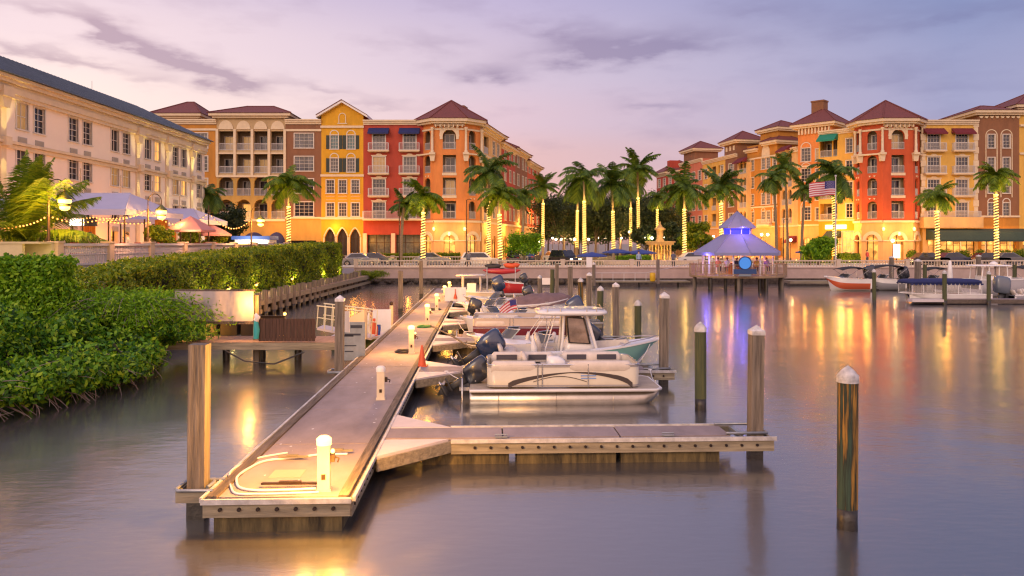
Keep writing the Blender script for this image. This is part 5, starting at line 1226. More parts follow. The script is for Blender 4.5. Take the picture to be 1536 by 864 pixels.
# ---------------------------------------------------------------- sea wall, balustrades, terrace
M_sea=mat('sea_wall_render',(.42,.32,.28),.85,.10,.8,bump=.2)
M_rock=mat('weedy_wall_foot',(.07,.055,.04),.9,.5,3,bump=.8)
t=thing('sea_wall','pale pinkish sea wall with dark weedy foot across the harbour','wall',(-16.5,80,0))
m=MB(); m.box(0,116,-.0,.39,.55,G); m.box(0,116,-.08,.42,G,G+.10); m.obj('wall',M_sea,t)
m=MB(); r=random.Random(1)
m.box(0,116,-.12,.38,-.6,.549); m.obj('foot',M_rock,t)
t=thing('rock_bank','dark rocks along the foot of the sea wall at left','rocks',(-16,79.2,0)); m=MB()
for i in range(150): x=r.uniform(0,24); m.ball((x,r.uniform(-.5,.7),r.uniform(-.1,.35)),r.uniform(.15,.45),3,sz=.7)
kind(m.obj('rocks',M_rock,t),'stuff')
def balus(t,L_,z0,h,pitch,postp,mt,post=True,bt=.055,mp=None,pw=.2,vary=True):
    m=MB(); m.box(0,L_,-.11,.11,z0+h-.12,z0+h); m.box(0,L_,-.09,.09,z0,z0+.09); m.obj('rail',mt,t)
    m=MB(); n=int(L_/pitch)
    for i in range(n): x=(i+.5)*pitch; m.lathe([(bt*.8,z0+.09),(bt*1.35,z0+h*.3),(bt*.6,z0+h*.62),(bt*.9,z0+h-.12)],(x,0,0),5)
    kind(m.obj('balusters',mt,t),'stuff')
    if post:
        for i in range(int(L_/postp)+1): m=MB(); m.box(-pw,pw,-.18,.18,z0,z0+h+.05); m.box(-pw-.05,pw+.05,-.23,.23,z0+h+.051,z0+h+.12); m.obj('post',mp or mt,t,T(i*postp,0,0))
t=thing('balustrade','long cream balustrade on top of the sea wall','balustrade',(-16.3,80.15,G+.10)); balus(t,115,0,.74,.30,7.2,mat('cream_balusters',(.56,.46,.36),.8,.08,3))
t=thing('garden_balustrade','low cream balustrade along the ground floor of the left row','balustrade',(X(520,100),100,G)); balus(t,X(722,100)-X(520,100),0,.9,.35,6,MATS['cream_balusters'])
t=thing('garden_balustrade','low cream balustrade of the restaurant terrace at the right','balustrade',(X(1385,103),103,G)); balus(t,X(1560,103)-X(1385,103),0,.95,.35,3.6,MATS['cream_balusters'])
# landing with yellow bin under the wall
t=thing('landing_stage','low landing stage under the sea wall left of the pavilion','platform',(X(885,76),76,0)); L_=X(1032,76)-X(885,76)
m=MB(); m.box(0,L_,-1,1.5,.38,.5); m.obj('deck',M_timber,t)
for q in (.1,.5,.9): m=MB(); m.cyl((L_*q,0,-.8),(L_*q,0,.37),.12); m.obj('post',M_wet,t)
m=MB(); m.tube([(0,-.9,1.3),(L_*.55,-.9,1.3),(L_,-.9,2.2)],.03,5)
for k in range(7): m.tube([(L_*k/9,-.9,.5),(L_*k/9,-.9,1.3)],.025,5)
m.obj('handrail',M_rail,t)
t=thing('bin','yellow barrel-shaped bin on the landing stage','bin',(X(979,75),75,.5)); m=MB(); m.lathe([(.24,0),(.28,.2),(.29,.5),(.26,.8),(.02,.84)],(0,0,0),14); m.obj('body',flat('yellow_plastic',(.6,.38,.01),.5),t)
t=thing('landing_stage','low floating stage under the sea wall behind the orange motorboat','platform',(X(1180,77),77,0)); m=MB(); m.box(0,X(1300,77)-X(1180,77),-.9,1,.2,.45); m.obj('deck',M_timber,t)
t=thing('floating_stage','grey floating stage along the front of the canopy boat','dock',(X(1366,53.3),53.3,0)); L_=X(1540,53.3)-X(1366,53.3); m=MB(); m.box(0,L_,-.45,.45,.16,.34); m.obj('deck',M_conc,t); m=MB(); m.box(0,L_,-.5,-.451,.05,.33); m.obj('beam',M_timber2,t)
t=thing('floating_stage','small grey stage in front of the white-capped square pile','dock',(X(1364,52.6),52.6,0)); m=MB(); m.box(0,2.2,-.4,.25,.2,.38); m.obj('deck',M_plate,t)
# terrace retaining wall and balustrade
M_terr=mat('terrace_panel',(.60,.53,.49),.8,.06,2); M_terp=mat('terrace_pillar',(.62,.45,.28),.8,.06,2)
t=thing('terrace_wall','cream terrace balustrade with lattice panels and square pillars above the long hedge','wall',(-21.5,36.2,1.0),PI/2)
Lt=38.0; m=MB(); m.box(0,Lt,-.0,.35,0,2.1); m.box(0,Lt,-.08,.40,2.102,2.2); m.obj('wall',M_terr,t)
m=MB(); m.box(0,Lt,-.10,.16,3.07,3.2); m.box(0,Lt,-.03,.10,2.62,2.68); m.obj('rail',M_terr,t)
m=MB(); n=int(Lt/.17)
for i in range(n):
    x=(i+.5)*.17; m.box(x-.045,x+.045,-.0,.08,2.2,2.62); m.lathe([(.03,2.68),(.06,2.85),(.03,2.97),(.055,3.07)],(x,.04,0),5)
kind(m.obj('lattice',M_terr,t),'stuff')
for i in range(9): m=MB(); m.box(-.24,.24,-.14,.3,0,3.22); m.box(-.29,.29,-.19,.35,3.221,3.30); m.obj('pillar',M_terp,t,T(.1+i*4.66,0,0))
t=thing('terrace_parapet','solid cream parapet wall with dark recess at the left edge, above the cube-cut hedge','wall',(-21.5,36.0,1.0),PI)
m=MB(); m.box(0,.8,-.2,.2,0,3.2); m.box(.8,12,.9,1.1,0,3.18); m.box(.8,3.2,0,.2,0,3.18); m.box(0,12,-.25,-.2,3.18,3.28); m.prism([(0,-.25),(12,-.25),(12,1.15),(0,1.15)],3.185,3.275); m.obj('wall',mat('cream_parapet',(.56,.46,.26),.85,.06,2),t)
m=MB(); m.box(3.2,12,-.05,.05,2.2,2.9); m.obj('recess_shadow_board',M_dark,t)  # dark board put in as the shade of the recess
t=thing('utility_hut','tiny cream utility hut with a dark square window among the shrubs','hut',(X(122,31),31,1.0)); m=MB(); m.box(-.6,.7,-.4,.8,0,1.55); m.box(-.75,.85,-.55,.95,1.551,1.65); m.obj('wall',MATS['cream_parapet'],t); m=MB(); m.box(-.55,-.1,-.42,-.401,.7,1.15); m.obj('window',M_dark,t)
lamp((X(100,30),29.6,2.6),25,(1,.75,.3),.1); lamp((-20.6,34.5,2.9),30,(1,.75,.25),.1)
# marquees
M_tent=mat('lilac_white_marquee_canvas',(.38,.37,.50),.7,.03,1,)
def marquee(label,x0,x1,y0,y1,ze,zr,rx0,rx1,seed=0):
    t=thing('marquee',label,'marquee',((x0+x1)/2,(y0+y1)/2,3.1)); a=(x1-x0)/2; b=(y1-y0)/2; cx=(x0+x1)/2; e=ze-3.1; zz=zr-3.1
    m=MB(); r0=(rx0-cx,0,zz); r1=(rx1-cx,0,zz); c=[(-a,-b,e),(a,-b,e),(a,b,e),(-a,b,e)]
    def panel(p,q,r_,s): 
        m.add([p,q,r_,s],[(0,1,2,3)]); m.add([(v[0],v[1],v[2]-.04) for v in (p,q,r_,s)],[(3,2,1,0)])
    panel(c[0],c[1],r1,r0); panel(c[2],c[3],r0,r1); m.poly([c[1],c[2],r1]); m.poly([c[3],c[0],r0])
    m.box(-a,a,-b-.03,-b,e-.35,e); m.box(a,a+.03,-b,b,e-.35,e)
    m.tube([c[0],r0],.05,5); m.tube([c[1],r1],.05,5); m.tube([r0,r1],.05,5); o=m.obj('roof',M_tent,t)
    n=max(2,int(2*a/2.6))
    for i in range(n+1):
        for yy in (-b+.1,b-.1): m=MB(); m.cyl((-a+.1+(2*a-.2)*i/n,yy,0),(-a+.1+(2*a-.2)*i/n,yy,e-.35),.05); m.obj('pole',M_brass,t)
    M_cur=mat('gauzy_curtain',(.50,.24,.07),.8,.1,2)
    for i in range(n):
        x=-a+.1+(2*a-.2)*(i+.5)/n
        if i%2==0:
            m=MB(); w=.9; N_=18; vs=[(x-w/2+w*k/N_,b-.3+.06*math.sin(k*1.9),z) for z in (0,e-.4) for k in range(N_+1)]; m.add(vs,[(k,k+1,N_+2+k,N_+1+k) for k in range(N_)],0,True); m.obj('curtain',M_cur,t)
    for i in range(n): lamp((-a+1.2+(2*a-2.4)*(i+.5)/n,-b*.3,e-.9),38,(1,.34,.04),.15,t)
    return t
marquee('large white marquee with warm lit interior on the hotel terrace',-31,-23.2,46,54,6.25,7.45,-28.6,-24.9)
marquee('second white marquee at the left edge, behind the date palm',-34,-27.6,38.5,45,6.0,7.1,-32.5,-29.0)
marquee('low white marquee roof between the large marquee and the pink parasols',-29.5,-23.4,57.5,63,6.0,6.9,-27.5,-25)
t=thing('television','glowing white television hung under the marquee','television',(X(101.5+14,46.5),46.5,Z(338,46.5))); m=MB(); m.box(-.42,.42,-.03,.0,.0,.45); m.obj('screen',flat('screen_light',(1,.95,.85),.4,emit=(1,.92,.75),es=5),t); m=MB(); m.box(-.46,1.2,.001,.08,-.05,.48); m.obj('case',M_black,t)
def parasol(label,x,y,z0,r,h,mt,closed=False,rim=.55,n=8):
    t=thing('parasol',label,'parasol',(x,y,z0)); m=MB(); m.cyl((0,0,0),(0,0,h),.035); m.lathe([(.3,0),(.3,.06),(.04,.1)],(0,0,0),12); m.obj('pole',M_brass,t)
    m=MB(); m.lathe([(.02,h),(r*.55,h-rim*.5),(r,h-rim),(r,h-rim-.13)],(0,0,0),n,sm=False); m.lathe([(.02,h-.05),(r*.55,h-rim*.5-.05),(r*.98,h-rim-.04)],(0,0,0),n,sm=False); m.obj('canopy',mt,t)
M_pinkc=mat('pink_canvas',(.48,.20,.17),.8,.05,2)
parasol('large pink parasol on the terrace, nearer of the two',X(286,52),52,3.1,1.7,2.95,M_pinkc,rim=.95)
parasol('smaller pink parasol on the terrace, right of the larger one',X(317,60),60,3.1,1.6,2.6,M_pinkc,rim=.8)
M_blc=mat('blue_canvas',(.02,.05,.25),.8,.05,2)
for px,py,d,w,l in ((888,381,86,1.7,'by the plaza lawn, leftmost of three'),(926,376,92,1.8,'in the middle of the plaza'),(961,377,92,1.9,'left of the plaza monument'),(1215,376,94,1.8,'left of the flagpole before the yellow front'),(1058,377,86,1.5,'just left of the pavilion roof')):
    parasol('blue parasol '+l,X(px,d),d,G,w,Z(py-3,d)-G,M_blc,rim=.4)
# restaurant furniture with guests on the terrace
M_redc=flat('red_chair_cushion',(.35,.03,.03),.6)
def chairm():
    t=thing('chair','red terrace chair by the balustrade under the large marquee, nearest the first pillar','chair',(-22.6,40,3.1),0,'red chairs on the terrace'); m=MB(); m.box(-.22,.22,-.22,.22,.42,.48); m.obj('seat',M_redc,t); m=MB(); m.box(-.22,.22,.18,.23,.5,1.15); m.obj('backrest',M_redc,t)
    for a in (-.19,.19):
        for b_ in (-.19,.19): m=MB(); m.cyl((a,b_,0),(a,b_,.42),.02,n=6); m.obj('leg',M_brass,t)
    return t
ch=chairm(); ch['label']='red terrace chair behind the balustrade'
r=random.Random(8)
for i in range(16): dup(ch,(-22.3-r.uniform(0,1.4),41+i*1.25,3.1),r.uniform(0,6),'red terrace chair behind the balustrade',group='red chairs on the terrace')
ch.location=(-22.5,39.2,3.1)
def tablem(x,y):
    t=thing('cafe_table','round cloth-covered table behind the balustrade','table',(x,y,3.1),0,'tables on the terrace'); m=MB(); m.lathe([(.001,.75),(.5,.75),(.5,.72),(.46,.3)],(0,0,0),14); m.obj('tabletop',M_white,t); m=MB(); m.cyl((0,0,0),(0,0,.72),.05); m.obj('leg',M_brass,t); return t
t0=tablem(-22.9,42)
for y in (45.2,48.5,52,55.5): dup(t0,(-22.9,y,3.1),0,'round cloth-covered table behind the balustrade')
# ------------------------------------------------ lamps
def crook(label,px,d,ztop,lx,side=1,z0=3.1,lit=True):
    x=X(px,d); t=thing('street_lamp',label,'street lamp',(x,d,z0)); h=ztop-z0; dx_=X(lx,d)-x; m=MB(); m.lathe([(.13,0),(.12,.5),(.07,.6),(.055,h-.9)],(0,0,0),10); m.obj('post',M_brass,t)
    r_=abs(dx_)/2; sg=1 if dx_>0 else -1; pts=[(0,0,h-.9)]+[(sg*(r_-r_*math.cos(PI*k/12)),0,h-r_+r_*math.sin(PI*k/12)) for k in range(13)]+[(dx_,0,h-r_-.25)]
    m=MB(); m.tube(pts,.03,6); m.obj('arm',M_brass,t)
    zc=h-r_-.25; m=MB(); m.lathe([(.05,0),(.14,-.1),(.34,-.3),(.34,-.36)],(dx_,0,zc),16); m.lathe([(.3,-.62),(.3,-.66),(.1,-.7)],(dx_,0,zc),14); o=m.obj('shade',flat('dark_olive_shade',(.10,.10,.02),.4),t)
    m=MB(); m.lathe([(.30,-.361),(.30,-.5),(.26,-.54),(.02,-.55)],(dx_,0,zc),16); m.lathe([(.24,-.701),(.23,-.82),(.12,-.9),(.01,-.92)],(dx_,0,zc),16); m.obj('lantern_glass',M_lampglow,o)
    lamp((dx_,-.45,zc-.6),380,(1,.48,.10),.2,t); return t
crook('crook-armed lamp on the terrace before the date palm',73,38,Z(269,38),97,z0=3.1)
crook('crook-armed lamp on the terrace behind the first parasol',222,47,Z(291,47),242)
crook('crook-armed lamp at the far end of the terrace above the hedge',377,62,Z(311,62),391)
t=thing('lamp_pole','thin dark unlit pole carrying the string lights between two lamps','pole',(X(313,55),55,3.1)); m=MB(); m.cyl((0,0,0),(0,0,Z(308,55)-3.1),.05,.04); m.obj('pole',M_brass,t)
def strands(label,pts,n,sag=0.5,name='string_lights'):
    pts=[Vector(p) for p in pts]; t=thing(name,label,'string lights',tuple(pts[0])); m=MB(); bl=MB().ball((0,0,-.03),.042,4).mesh('bulb',M_bulb); tot=sum((pts[i+1]-pts[i]).length for i in range(len(pts)-1))
    for i in range(len(pts)-1):
        a,b=pts[i],pts[i+1]; k=max(3,int(n*(b-a).length/tot)); q=[a.lerp(b,j/k)-Vector((0,0,sag*4*(j/k)*(1-j/k)))-pts[0] for j in range(k+1)]; m.tube(q,.012,4)
        for v in q[1:]: link('bulb',bl,t,T(v.x,v.y,v.z-.02))
    m.obj('cable',M_black,t)
    return t
p1=(X(222,47),47,Z(313,47)); p2=(X(313,55),55,Z(318,55)); p3=(X(377,62),62,Z(328,62)); p0=(X(72,38),38,Z(322,38))
strands('string of warm bulbs dipping from the second lamp via thin pole to the far lamp',[p1,p2,p3],36,.95)
strands('string of warm bulbs from the near lamp along the marquee to the second lamp',[p0,(X(150,42.5),42.5,Z(328,42.5)),p1],26,.25)
strands('upper string of warm bulbs hanging under the large marquee',[(X(80,45.5),45.5,Z(322,45.5)),(X(140,45.5),45.5,Z(325,45.5)),(X(205,45.5),45.5,Z(322,45.5))],26,.12)
strands('lower string of warm bulbs deep under the large marquee',[(X(100,49),49,Z(333,49)),(X(160,49),49,Z(331,49)),(X(225,49),49,Z(333,49))],22,.1)
strands('string of warm bulbs under the left-hand marquee',[(X(-10,38),38,Z(338,38)),(X(30,38),38,Z(338,38)),(X(72,38),38,Z(322,38))],16,.1)
for a in ((p1,p2,.9),(p2,p3,.8)): q=Vector(a[0]).lerp(Vector(a[1]),.5); lamp((q.x,q.y-.2,q.z-a[2]+.1),70,(1,.5,.14),.4)
lamp((-20.9,42,4.9),55,(1,.45,.22),.3); lamp((-20.9,50,4.9),55,(1,.45,.22),.3); lamp((-20.9,58,4.9),55,(1,.45,.2),.3)
lamp((-31.6,47,4.6),110,(1,.30,.03),.3); lamp((-31.6,54,4.6),110,(1,.30,.03),.3); lamp((-31.6,62,4.6),80,(1,.30,.03),.3); lamp((-31.6,70,4.6),60,(1,.32,.04),.3)
t=thing('kiosk','brightly lit white kiosk with blue fascia beyond the end of the terrace','kiosk',(X(378,84),84,G)); w=X(404,84)-X(352,84)
m=MB(); m.box(-w/2,w/2,0,2.5,0,3.0); m.obj('wall',M_white,t); m=MB(); m.box(-w/2-.2,w/2+.2,-.5,2.6,3.001,3.4); m.obj('fascia',flat('blue_fascia',(.05,.12,.45),.5),t)
for q in (-.28,.28): m=MB(); m.box(w*q-.6,w*q+.6,-.06,-.001,.3,2.9); m.obj('lit_panel',M_lampwhite,t)
lamp((X(378,84),82,4),150,(1,.85,.6),.3)
def globe(label,px,d,zt,z0=G,p=70,c=(1,.60,.20),n=1,name='street_lamp'):
    t=thing(name,label,'street lamp',(X(px,d),d,z0)); h=zt-z0; m=MB(); m.lathe([(.12,0),(.1,.4),(.05,.5),(.04,h-.15)],(0,0,0),8); m.obj('post',M_brass,t)
    if n>1: m=MB(); m.tube([(-.45,0,h-.2),(0,0,h-.35),(.45,0,h-.2)],.025,5); m.obj('arm',M_brass,t)
    for k in range(n): x=(k-(n-1)/2)*.9; MB().ball((x,0,h),.2,7).obj('globe',M_lampwhite,t,None)
    lamp((0,-.6,h),p*2.0,c,.2,t)
for px,py,d,p,n,l in ((772,362,100,90,2,'twin-globe lamp among the shrubs right of the tan building'),(783,356,110,60,1,'globe lamp behind the bright shrub of the left plaza side'),(808,362,118,70,1,'globe lamp below the last orange front'),(838,359,130,80,2,'twin-globe lamp before the leftmost dark tree'),(856,359,135,80,1,'globe lamp left of the lit plaza palms'),(862,359,112,90,1,'globe lamp right beside the tall left plaza palm'),(883,359,130,60,1,'globe lamp under the dark tree, left of the plaza centre'),(944,348,140,60,1,'globe lamp high behind the tallest plaza palm'),(961,358,110,70,1,'globe lamp right of the tallest plaza palm'),(973,357,106,110,2,'bright twin-globe lamp left of the plaza monument'),(1018,358,120,70,1,'globe lamp right of the plaza monument'),(1044,356,110,110,2,'twin-globe lamp right of the small bright tree'),(1070,355,112,80,1,'globe lamp just left of the pavilion drum'),(1147,352,112,120,2,'bright twin-globe lamp behind the right half of the pavilion roof'),(1339,361,96,110,1,'globe lamp at the foot of the brick-red tower'),(1186,360,112,50,1,'small globe lamp under the maroon canopy')):
    globe(l,px,d,Z(py,d),p=p,n=n)
for px,d,l in ((1190,98,'left'),(1229,96,'middle'),(1269,96,'right')):
    t=thing('ground_spotlight','small glowing garden light in the low hedge, %s of three near the flagpole'%l,'lamp',(X(px,d),d-1,G)); m=MB(); m.cyl((0,0,0),(0,0,.35),.03); m.obj('stem',M_brass,t); MB().ball((0,0,.42),.11,5).obj('bulb',M_lampglow,t); lamp((0,-.4,.7),40,(1,.7,.2),.1,t)
# facade flood lamps: the sconces and shopfront lights of the street level
for px,d,z,p in ((440,107.6,5.2,60),(470,107.6,5.2,50),(350,107.6,5.5,50),(404,107.6,5.5,60),(560,106.8,2.6,30),(612,106.8,2.6,30),(1230,113.5,6,180),(1262,112,5.5,260),(1275,112,5.5,160),(1300,106.5,6.3,90),(1375,106,5,70),(1420,106.5,7.6,60),(1206,124,5.5,160),(1225,122,5.5,150),(1150,134,5,160),(1130,138,5,160),(1180,128,5,180),(1100,142,5,180),(1075,146,6,200),(1045,150,6,200),(1010,160,6,200),(735,114,5,200),(760,126,5,200),(783,138,6,160),(800,150,8,200),(500,106.8,5.6,60),(530,106.8,5.6,60),(545,107.6,3,40)):
    lamp((X(px,d),d,G+z),p*1.8,(1,.38,.055),.35)
# flagpole and flag
def flag(t,w,h,M_,seed=0,wave=.12):
    r=random.Random(seed); nx=24; m=MB()
    def P_(u,v): return (-w*u, wave*math.sin(u*7+v*1.2)*(.3+u), h*v-.10*w*u*u+.03*math.sin(u*9))
    mats_=[flat('flag_red',(.40,.05,.07),.8),flat('flag_white',(.60,.52,.52),.8),flat('flag_blue',(.03,.03,.17),.8)]
    for s_ in range(13):
        v0=1-s_/13; v1=1-(s_+1)/13
        for i in range(nx):
            u0,u1=i/nx,(i+1)/nx
            if s_<7 and u1<=.4+1e-6: k=2
            elif s_<7 and u0<.4: k=2
            else: k=s_%2
            a,b,c,d_=P_(u0,v0),P_(u1,v0),P_(u1,v1),P_(u0,v1)
            m.add([a,b,c,d_],[(0,1,2,3)],k,True); 
    for i in range(9):
        for j in range(6 if i%2==0 else 5):
            u=.03+ .34*(j+(.5 if i%2 else 0)+.3)/6; v=1-(.5+i)*(7/13)/9.4
            a=P_(u,v); m.add([(a[0]+.012*w*math.cos(q)*(1 if k%2 else .45),a[1]-.006,a[2]+.012*w*math.sin(q)*(1 if k%2 else .45)) for k,q in enumerate([PI/2+PI*kk/5 for kk in range(10)])],[tuple(range(10))],1)
    return m.obj('flag',mats_,t,M_)
t=thing('flagpole','white flagpole flying a large US flag to the left, behind the sea wall','flagpole',(X(1253.5,83),83,G)); h=Z(265,83)-G; m=MB(); m.cyl((0,0,0),(0,0,h),.09,.05); m.ball((0,0,h+.08),.12,6); m.obj('pole',M_rail,t)
flag(t,2.75,1.55,T(-.06,0,h-2.0),1,.16)
for px,d,zt,l in ((599,82.5,298,'thin grey lamp pole behind the sea wall before the red building'),(700,84,300,'thin grey pole behind the sea wall before the orange tower'),(1175,84,330,'slim pole between the pavilion and the flag')):
    t=thing('lamp_pole',l,'pole',(X(px,d),d,G)); m=MB(); m.cyl((0,0,0),(0,0,Z(zt,d)-G),.07,.045); m.tube([(0,0,Z(zt,d)-G),(.25,0,Z(zt,d)-G+.1),(.5,0,Z(zt,d)-G+.02)],.03,5); m.obj('pole',M_brass,t)
M_lamplit_cream=mat('lamplit_cream_stone',(.46,.30,.14),.8,.15,2)  # cream stone with the yellow lamplight mixed into its base colour
# plaza monument (tiered fountain)
t=thing('monument','lit cream monument with arched openings and a lantern top in the plaza','monument',(X(990,100),100,G)); t.scale=(.86,.86,.9); m=MB()
b_=2.4
for x in (-1.5,-.5,.5,1.5): m.lathe([(.2,0),(.2,.2),(.14,.3),(.13,2.5),(.2,2.7)],(x*b_/2.4*.9,-1.1,0),10); m.lathe([(.2,0),(.2,.2),(.14,.3),(.13,2.5),(.2,2.7)],(x*.9,1.1,0),10)
m.box(-1.8,1.8,-1.4,1.4,2.7,3.0); m.box(-2,2,-1.6,1.6,3.0,3.2); m.obj('colonnade',M_lamplit_cream,t)
m=MB(); m.lathe([(.7,3.2),(.65,3.4),(.5,3.5),(.5,4.7),(.85,4.9),(.85,5.0),(.4,5.3),(.2,5.6),(.05,6.1)],(0,0,0),12); m.obj('lantern_top',M_lamplit_cream,t)
m=MB(); m.lathe([(.9,0),(1.0,.5),(.8,.5),(.8,.3),(.2,.3),(.15,1.2),(.5,1.35),(.02,1.4)],(0,0,0),16); m.obj('basin',M_lamplit_cream,t)
for x in (-1.6,0,1.6): lamp((X(990,100)+x,98.2,G+.5),34,GOLD,.2)
lamp((X(990,100),98.4,G+4),22,GOLD,.15); lamp((X(990,100),100,G+2),40,GOLD,.15)
for px,d,h,s,k,l in ((822,175,15,8,54,'tall far dark tree closing the view behind the left plaza palms'),(868,188,15,9,55,'tall far dark tree seen between the two left plaza palms'),(912,178,14,8,56,'tall far dark tree behind the middle palm of the plaza'),(957,185,15,8,57,'tall far dark tree under the tallest palm of the plaza'),(1003,176,12,7,58,'far dark tree behind the plaza monument')):
    tree(l,X(px,d),d,G,h,s,k,k=26,n=1500,size=.3)
for px,d,l in ((829,150,'far globe lamp below the leftmost dark tree'),(848,160,'far globe lamp between the leftmost plaza lights'),(872,150,'far globe lamp behind the tall left plaza palm'),(897,140,'far globe lamp in the dark middle of the plaza'),(908,150,'far globe lamp just left of the middle plaza palm'),(932,150,'far globe lamp just right of the middle plaza palm'),(997,140,'far globe lamp behind the plaza monument')):
    globe(l,px,d,Z(357,d),p=130,n=1)
for px,d in ((850,120),(900,112),(940,118),(975,116),(1010,118)): lamp((X(px,d),d,G+2.2),160,(1,.48,.09),.4)
# ---------------------------------------------------------------- boats (local +x = bow)
def hull(L,B,Hh,c_side,t,rise=.28,floor=.22,foredeck=.74,bottom=None,stripe=None,band_=.0,pw=2.3,flare=.86,chine=.14,sternw=.94):
    N=22; st=[i/(N-1) for i in range(N)]
    def hb(q): return B/2*(sternw+(1-sternw)*min(1,q*3))*(1-max(0,(q-.42)/.58)**pw)+.01
    def gz(q): return Hh*(1+rise*q**2.2)
    def cz(q): return chine+Hh*.75*max(0,(q-.55)/.45)**2.2
    def kz(q): return -.18+(Hh*1.0+.18)*max(0,(q-.78)/.22)**2.4
    rake=lambda q,z: (z/Hh)*.0
    m=MB(); vs=[]
    for q in st:
        x=L*q; g=gz(q); c=min(cz(q),g-.06); k=min(kz(q),c-.02); b=hb(q); xb=x-(.18*L*.5*max(0,(q-.6)/.4)**2)
        mid=g-.42*(g-c)
        for s_ in (-1,1):
            vs+=[(xb,0.0,k),(xb+.0*(x-xb),s_*b*flare,c),(xb+(x-xb)*.6,s_*b*(flare+(1-flare)*.75),mid),(x,s_*b,g)]
    fs=[];ms=[]
    for i in range(N-1):
        for s_ in (0,1):
            for j in range(3):
                a=i*8+s_*4+j; f=(a,a+8,a+9,a+1); fs.append(f if s_==0 else f[::-1]); ms.append((2,0,1 if stripe else 0)[j])
    b0=len(m.v); m.v.extend(vs); m.f.extend(fs); m.m.extend(ms); m.s.extend([True]*len(fs))
    m.add([vs[0],vs[1],vs[2],vs[3],vs[7],vs[6],vs[5]],[(0,1,2,3,4,5,6)],0)
    m.obj('hull',[c_side,stripe or c_side,bottom or c_side],t)
    # gunwale cap, liner, floor, foredeck
    m=MB(); cw=.16
    for i in range(N-1):
        q0,q1=st[i],st[i+1]
        for s_ in (-1,1):
            o0,o1=(L*q0,s_*(hb(q0)+.02),gz(q0)+.01),(L*q1,s_*(hb(q1)+.02),gz(q1)+.01); n0,n1=(L*q0,s_*max(0,hb(q0)-cw),gz(q0)+.03),(L*q1,s_*max(0,hb(q1)-cw),gz(q1)+.03)
            m.quad(o0,o1,n1,n0); m.quad((o0[0],o0[1],o0[2]-.05),(o1[0],o1[1],o1[2]-.05),o1,o0)
            if q1<=foredeck+.03: m.quad(n0,n1,(n1[0],n1[1],floor),(n0[0],n0[1],floor)); m.quad((n0[0],0,floor),(n1[0],0,floor),(n1[0],n1[1],floor),(n0[0],n0[1],floor))
            elif q0>=foredeck-.03: m.quad((n0[0],0,n0[2]+.04),(n1[0],0,n1[2]+.04),n1,n0)
    qf=min(st,key=lambda v:abs(v-foredeck)); w=hb(qf)-cw; m.quad((L*qf,-w,floor),(L*qf,w,floor),(L*qf,w,gz(qf)+.05),(L*qf,-w,gz(qf)+.05))
    m.box(0,.12,-hb(0)+.02,hb(0)-.02,floor,Hh*.86)
    m.obj('deck',M_gel,t); return hb,gz
def loft(m,secs,n=14,mi=0,pw=3.2):
    """secs: (centre, a, b, tilt) super-elliptic rings stacked in z"""
    vs=[]
    for (cx,cy,cz),a,b in secs:
        for i in range(n):
            t=2*PI*i/n; c,s=math.cos(t),math.sin(t); vs.append((cx+a*abs(c)**(2/pw)*(1 if c>0 else -1),cy+b*abs(s)**(2/pw)*(1 if s>0 else -1),cz))
    fs=[(j*n+i,j*n+(i+1)%n,(j+1)*n+(i+1)%n,(j+1)*n+i) for j in range(len(secs)-1) for i in range(n)]
    m.add(vs,fs+[tuple(range(n))[::-1],tuple(range((len(secs)-1)*n,len(secs)*n))],mi,True)
def engine(t,x,z,s=1.0,tilt=0.0,mt=None,y=0.0,name='outboard_engine'):
    """outboard hung behind x; tilt in degrees swings the leg aft and up"""
    mt=mt or flat('dark_grey_cowling',(.018,.022,.032),.22,coat=.6); m=MB()
    M=T(x,y,z)@Matrix.Rotation(R(tilt),4,'Y')@Matrix.Scale(s,4)
    loft(m,[((-.22,0,.06),.24,.17),((-.24,0,.12),.31,.21),((-.26,0,.40),.34,.225),((-.28,0,.66),.34,.21),((-.30,0,.78),.30,.17),((-.31,0,.83),.20,.10)],pw=4.2)
    loft(m,[((-.22,0,-.62),.07,.035),((-.22,0,-.30),.10,.06),((-.22,0,.10),.15,.10)],mi=1)
    m.box(-.10,.12,-.14,.14,-.15,.12,1)
    m.box(-.55,-.12,-.10,.10,-.50,-.475,1)
    loft(m,[((-.22,0,-.92),.03,.01),((-.24,0,-.78),.10,.02),((-.22,0,-.60),.12,.04)],mi=1)
    m.M=Matrix(); m.tube([(-.02,0,-.70),(-.16,0,-.70),(-.36,0,-.70),(-.44,0,-.70)],[.02,.07,.06,.04],10,m=1)
    m.box(-.40,-.14,-.206,.206,.46,.49,2)
    e=m.obj(name,[mt,flat('dark_engine_leg',(.03,.032,.036),.4),M_chrome],t,M)
    p=MB()
    for k in range(3):
        a=2*PI*k/3; c,s_=math.cos(a),math.sin(a); pts=[(-.44,.02*c-.0*s_,-.70+.02*s_),(-.40,.17*c-.07*s_,-.70+.17*s_+.07*c),(-.46,.20*c,-.70+.20*s_),(-.50,.15*c+.06*s_,-.70+.15*s_-.06*c)]
        p.add(pts,[(0,1,2,3)]); p.add([(a_+.008,b,c_) for a_,b,c_ in pts],[(3,2,1,0)])
    p.tube([(-.44,0,-.70),(-.54,0,-.70)],[.045,.02],8); p.obj('propeller',M_chrome,e); return e
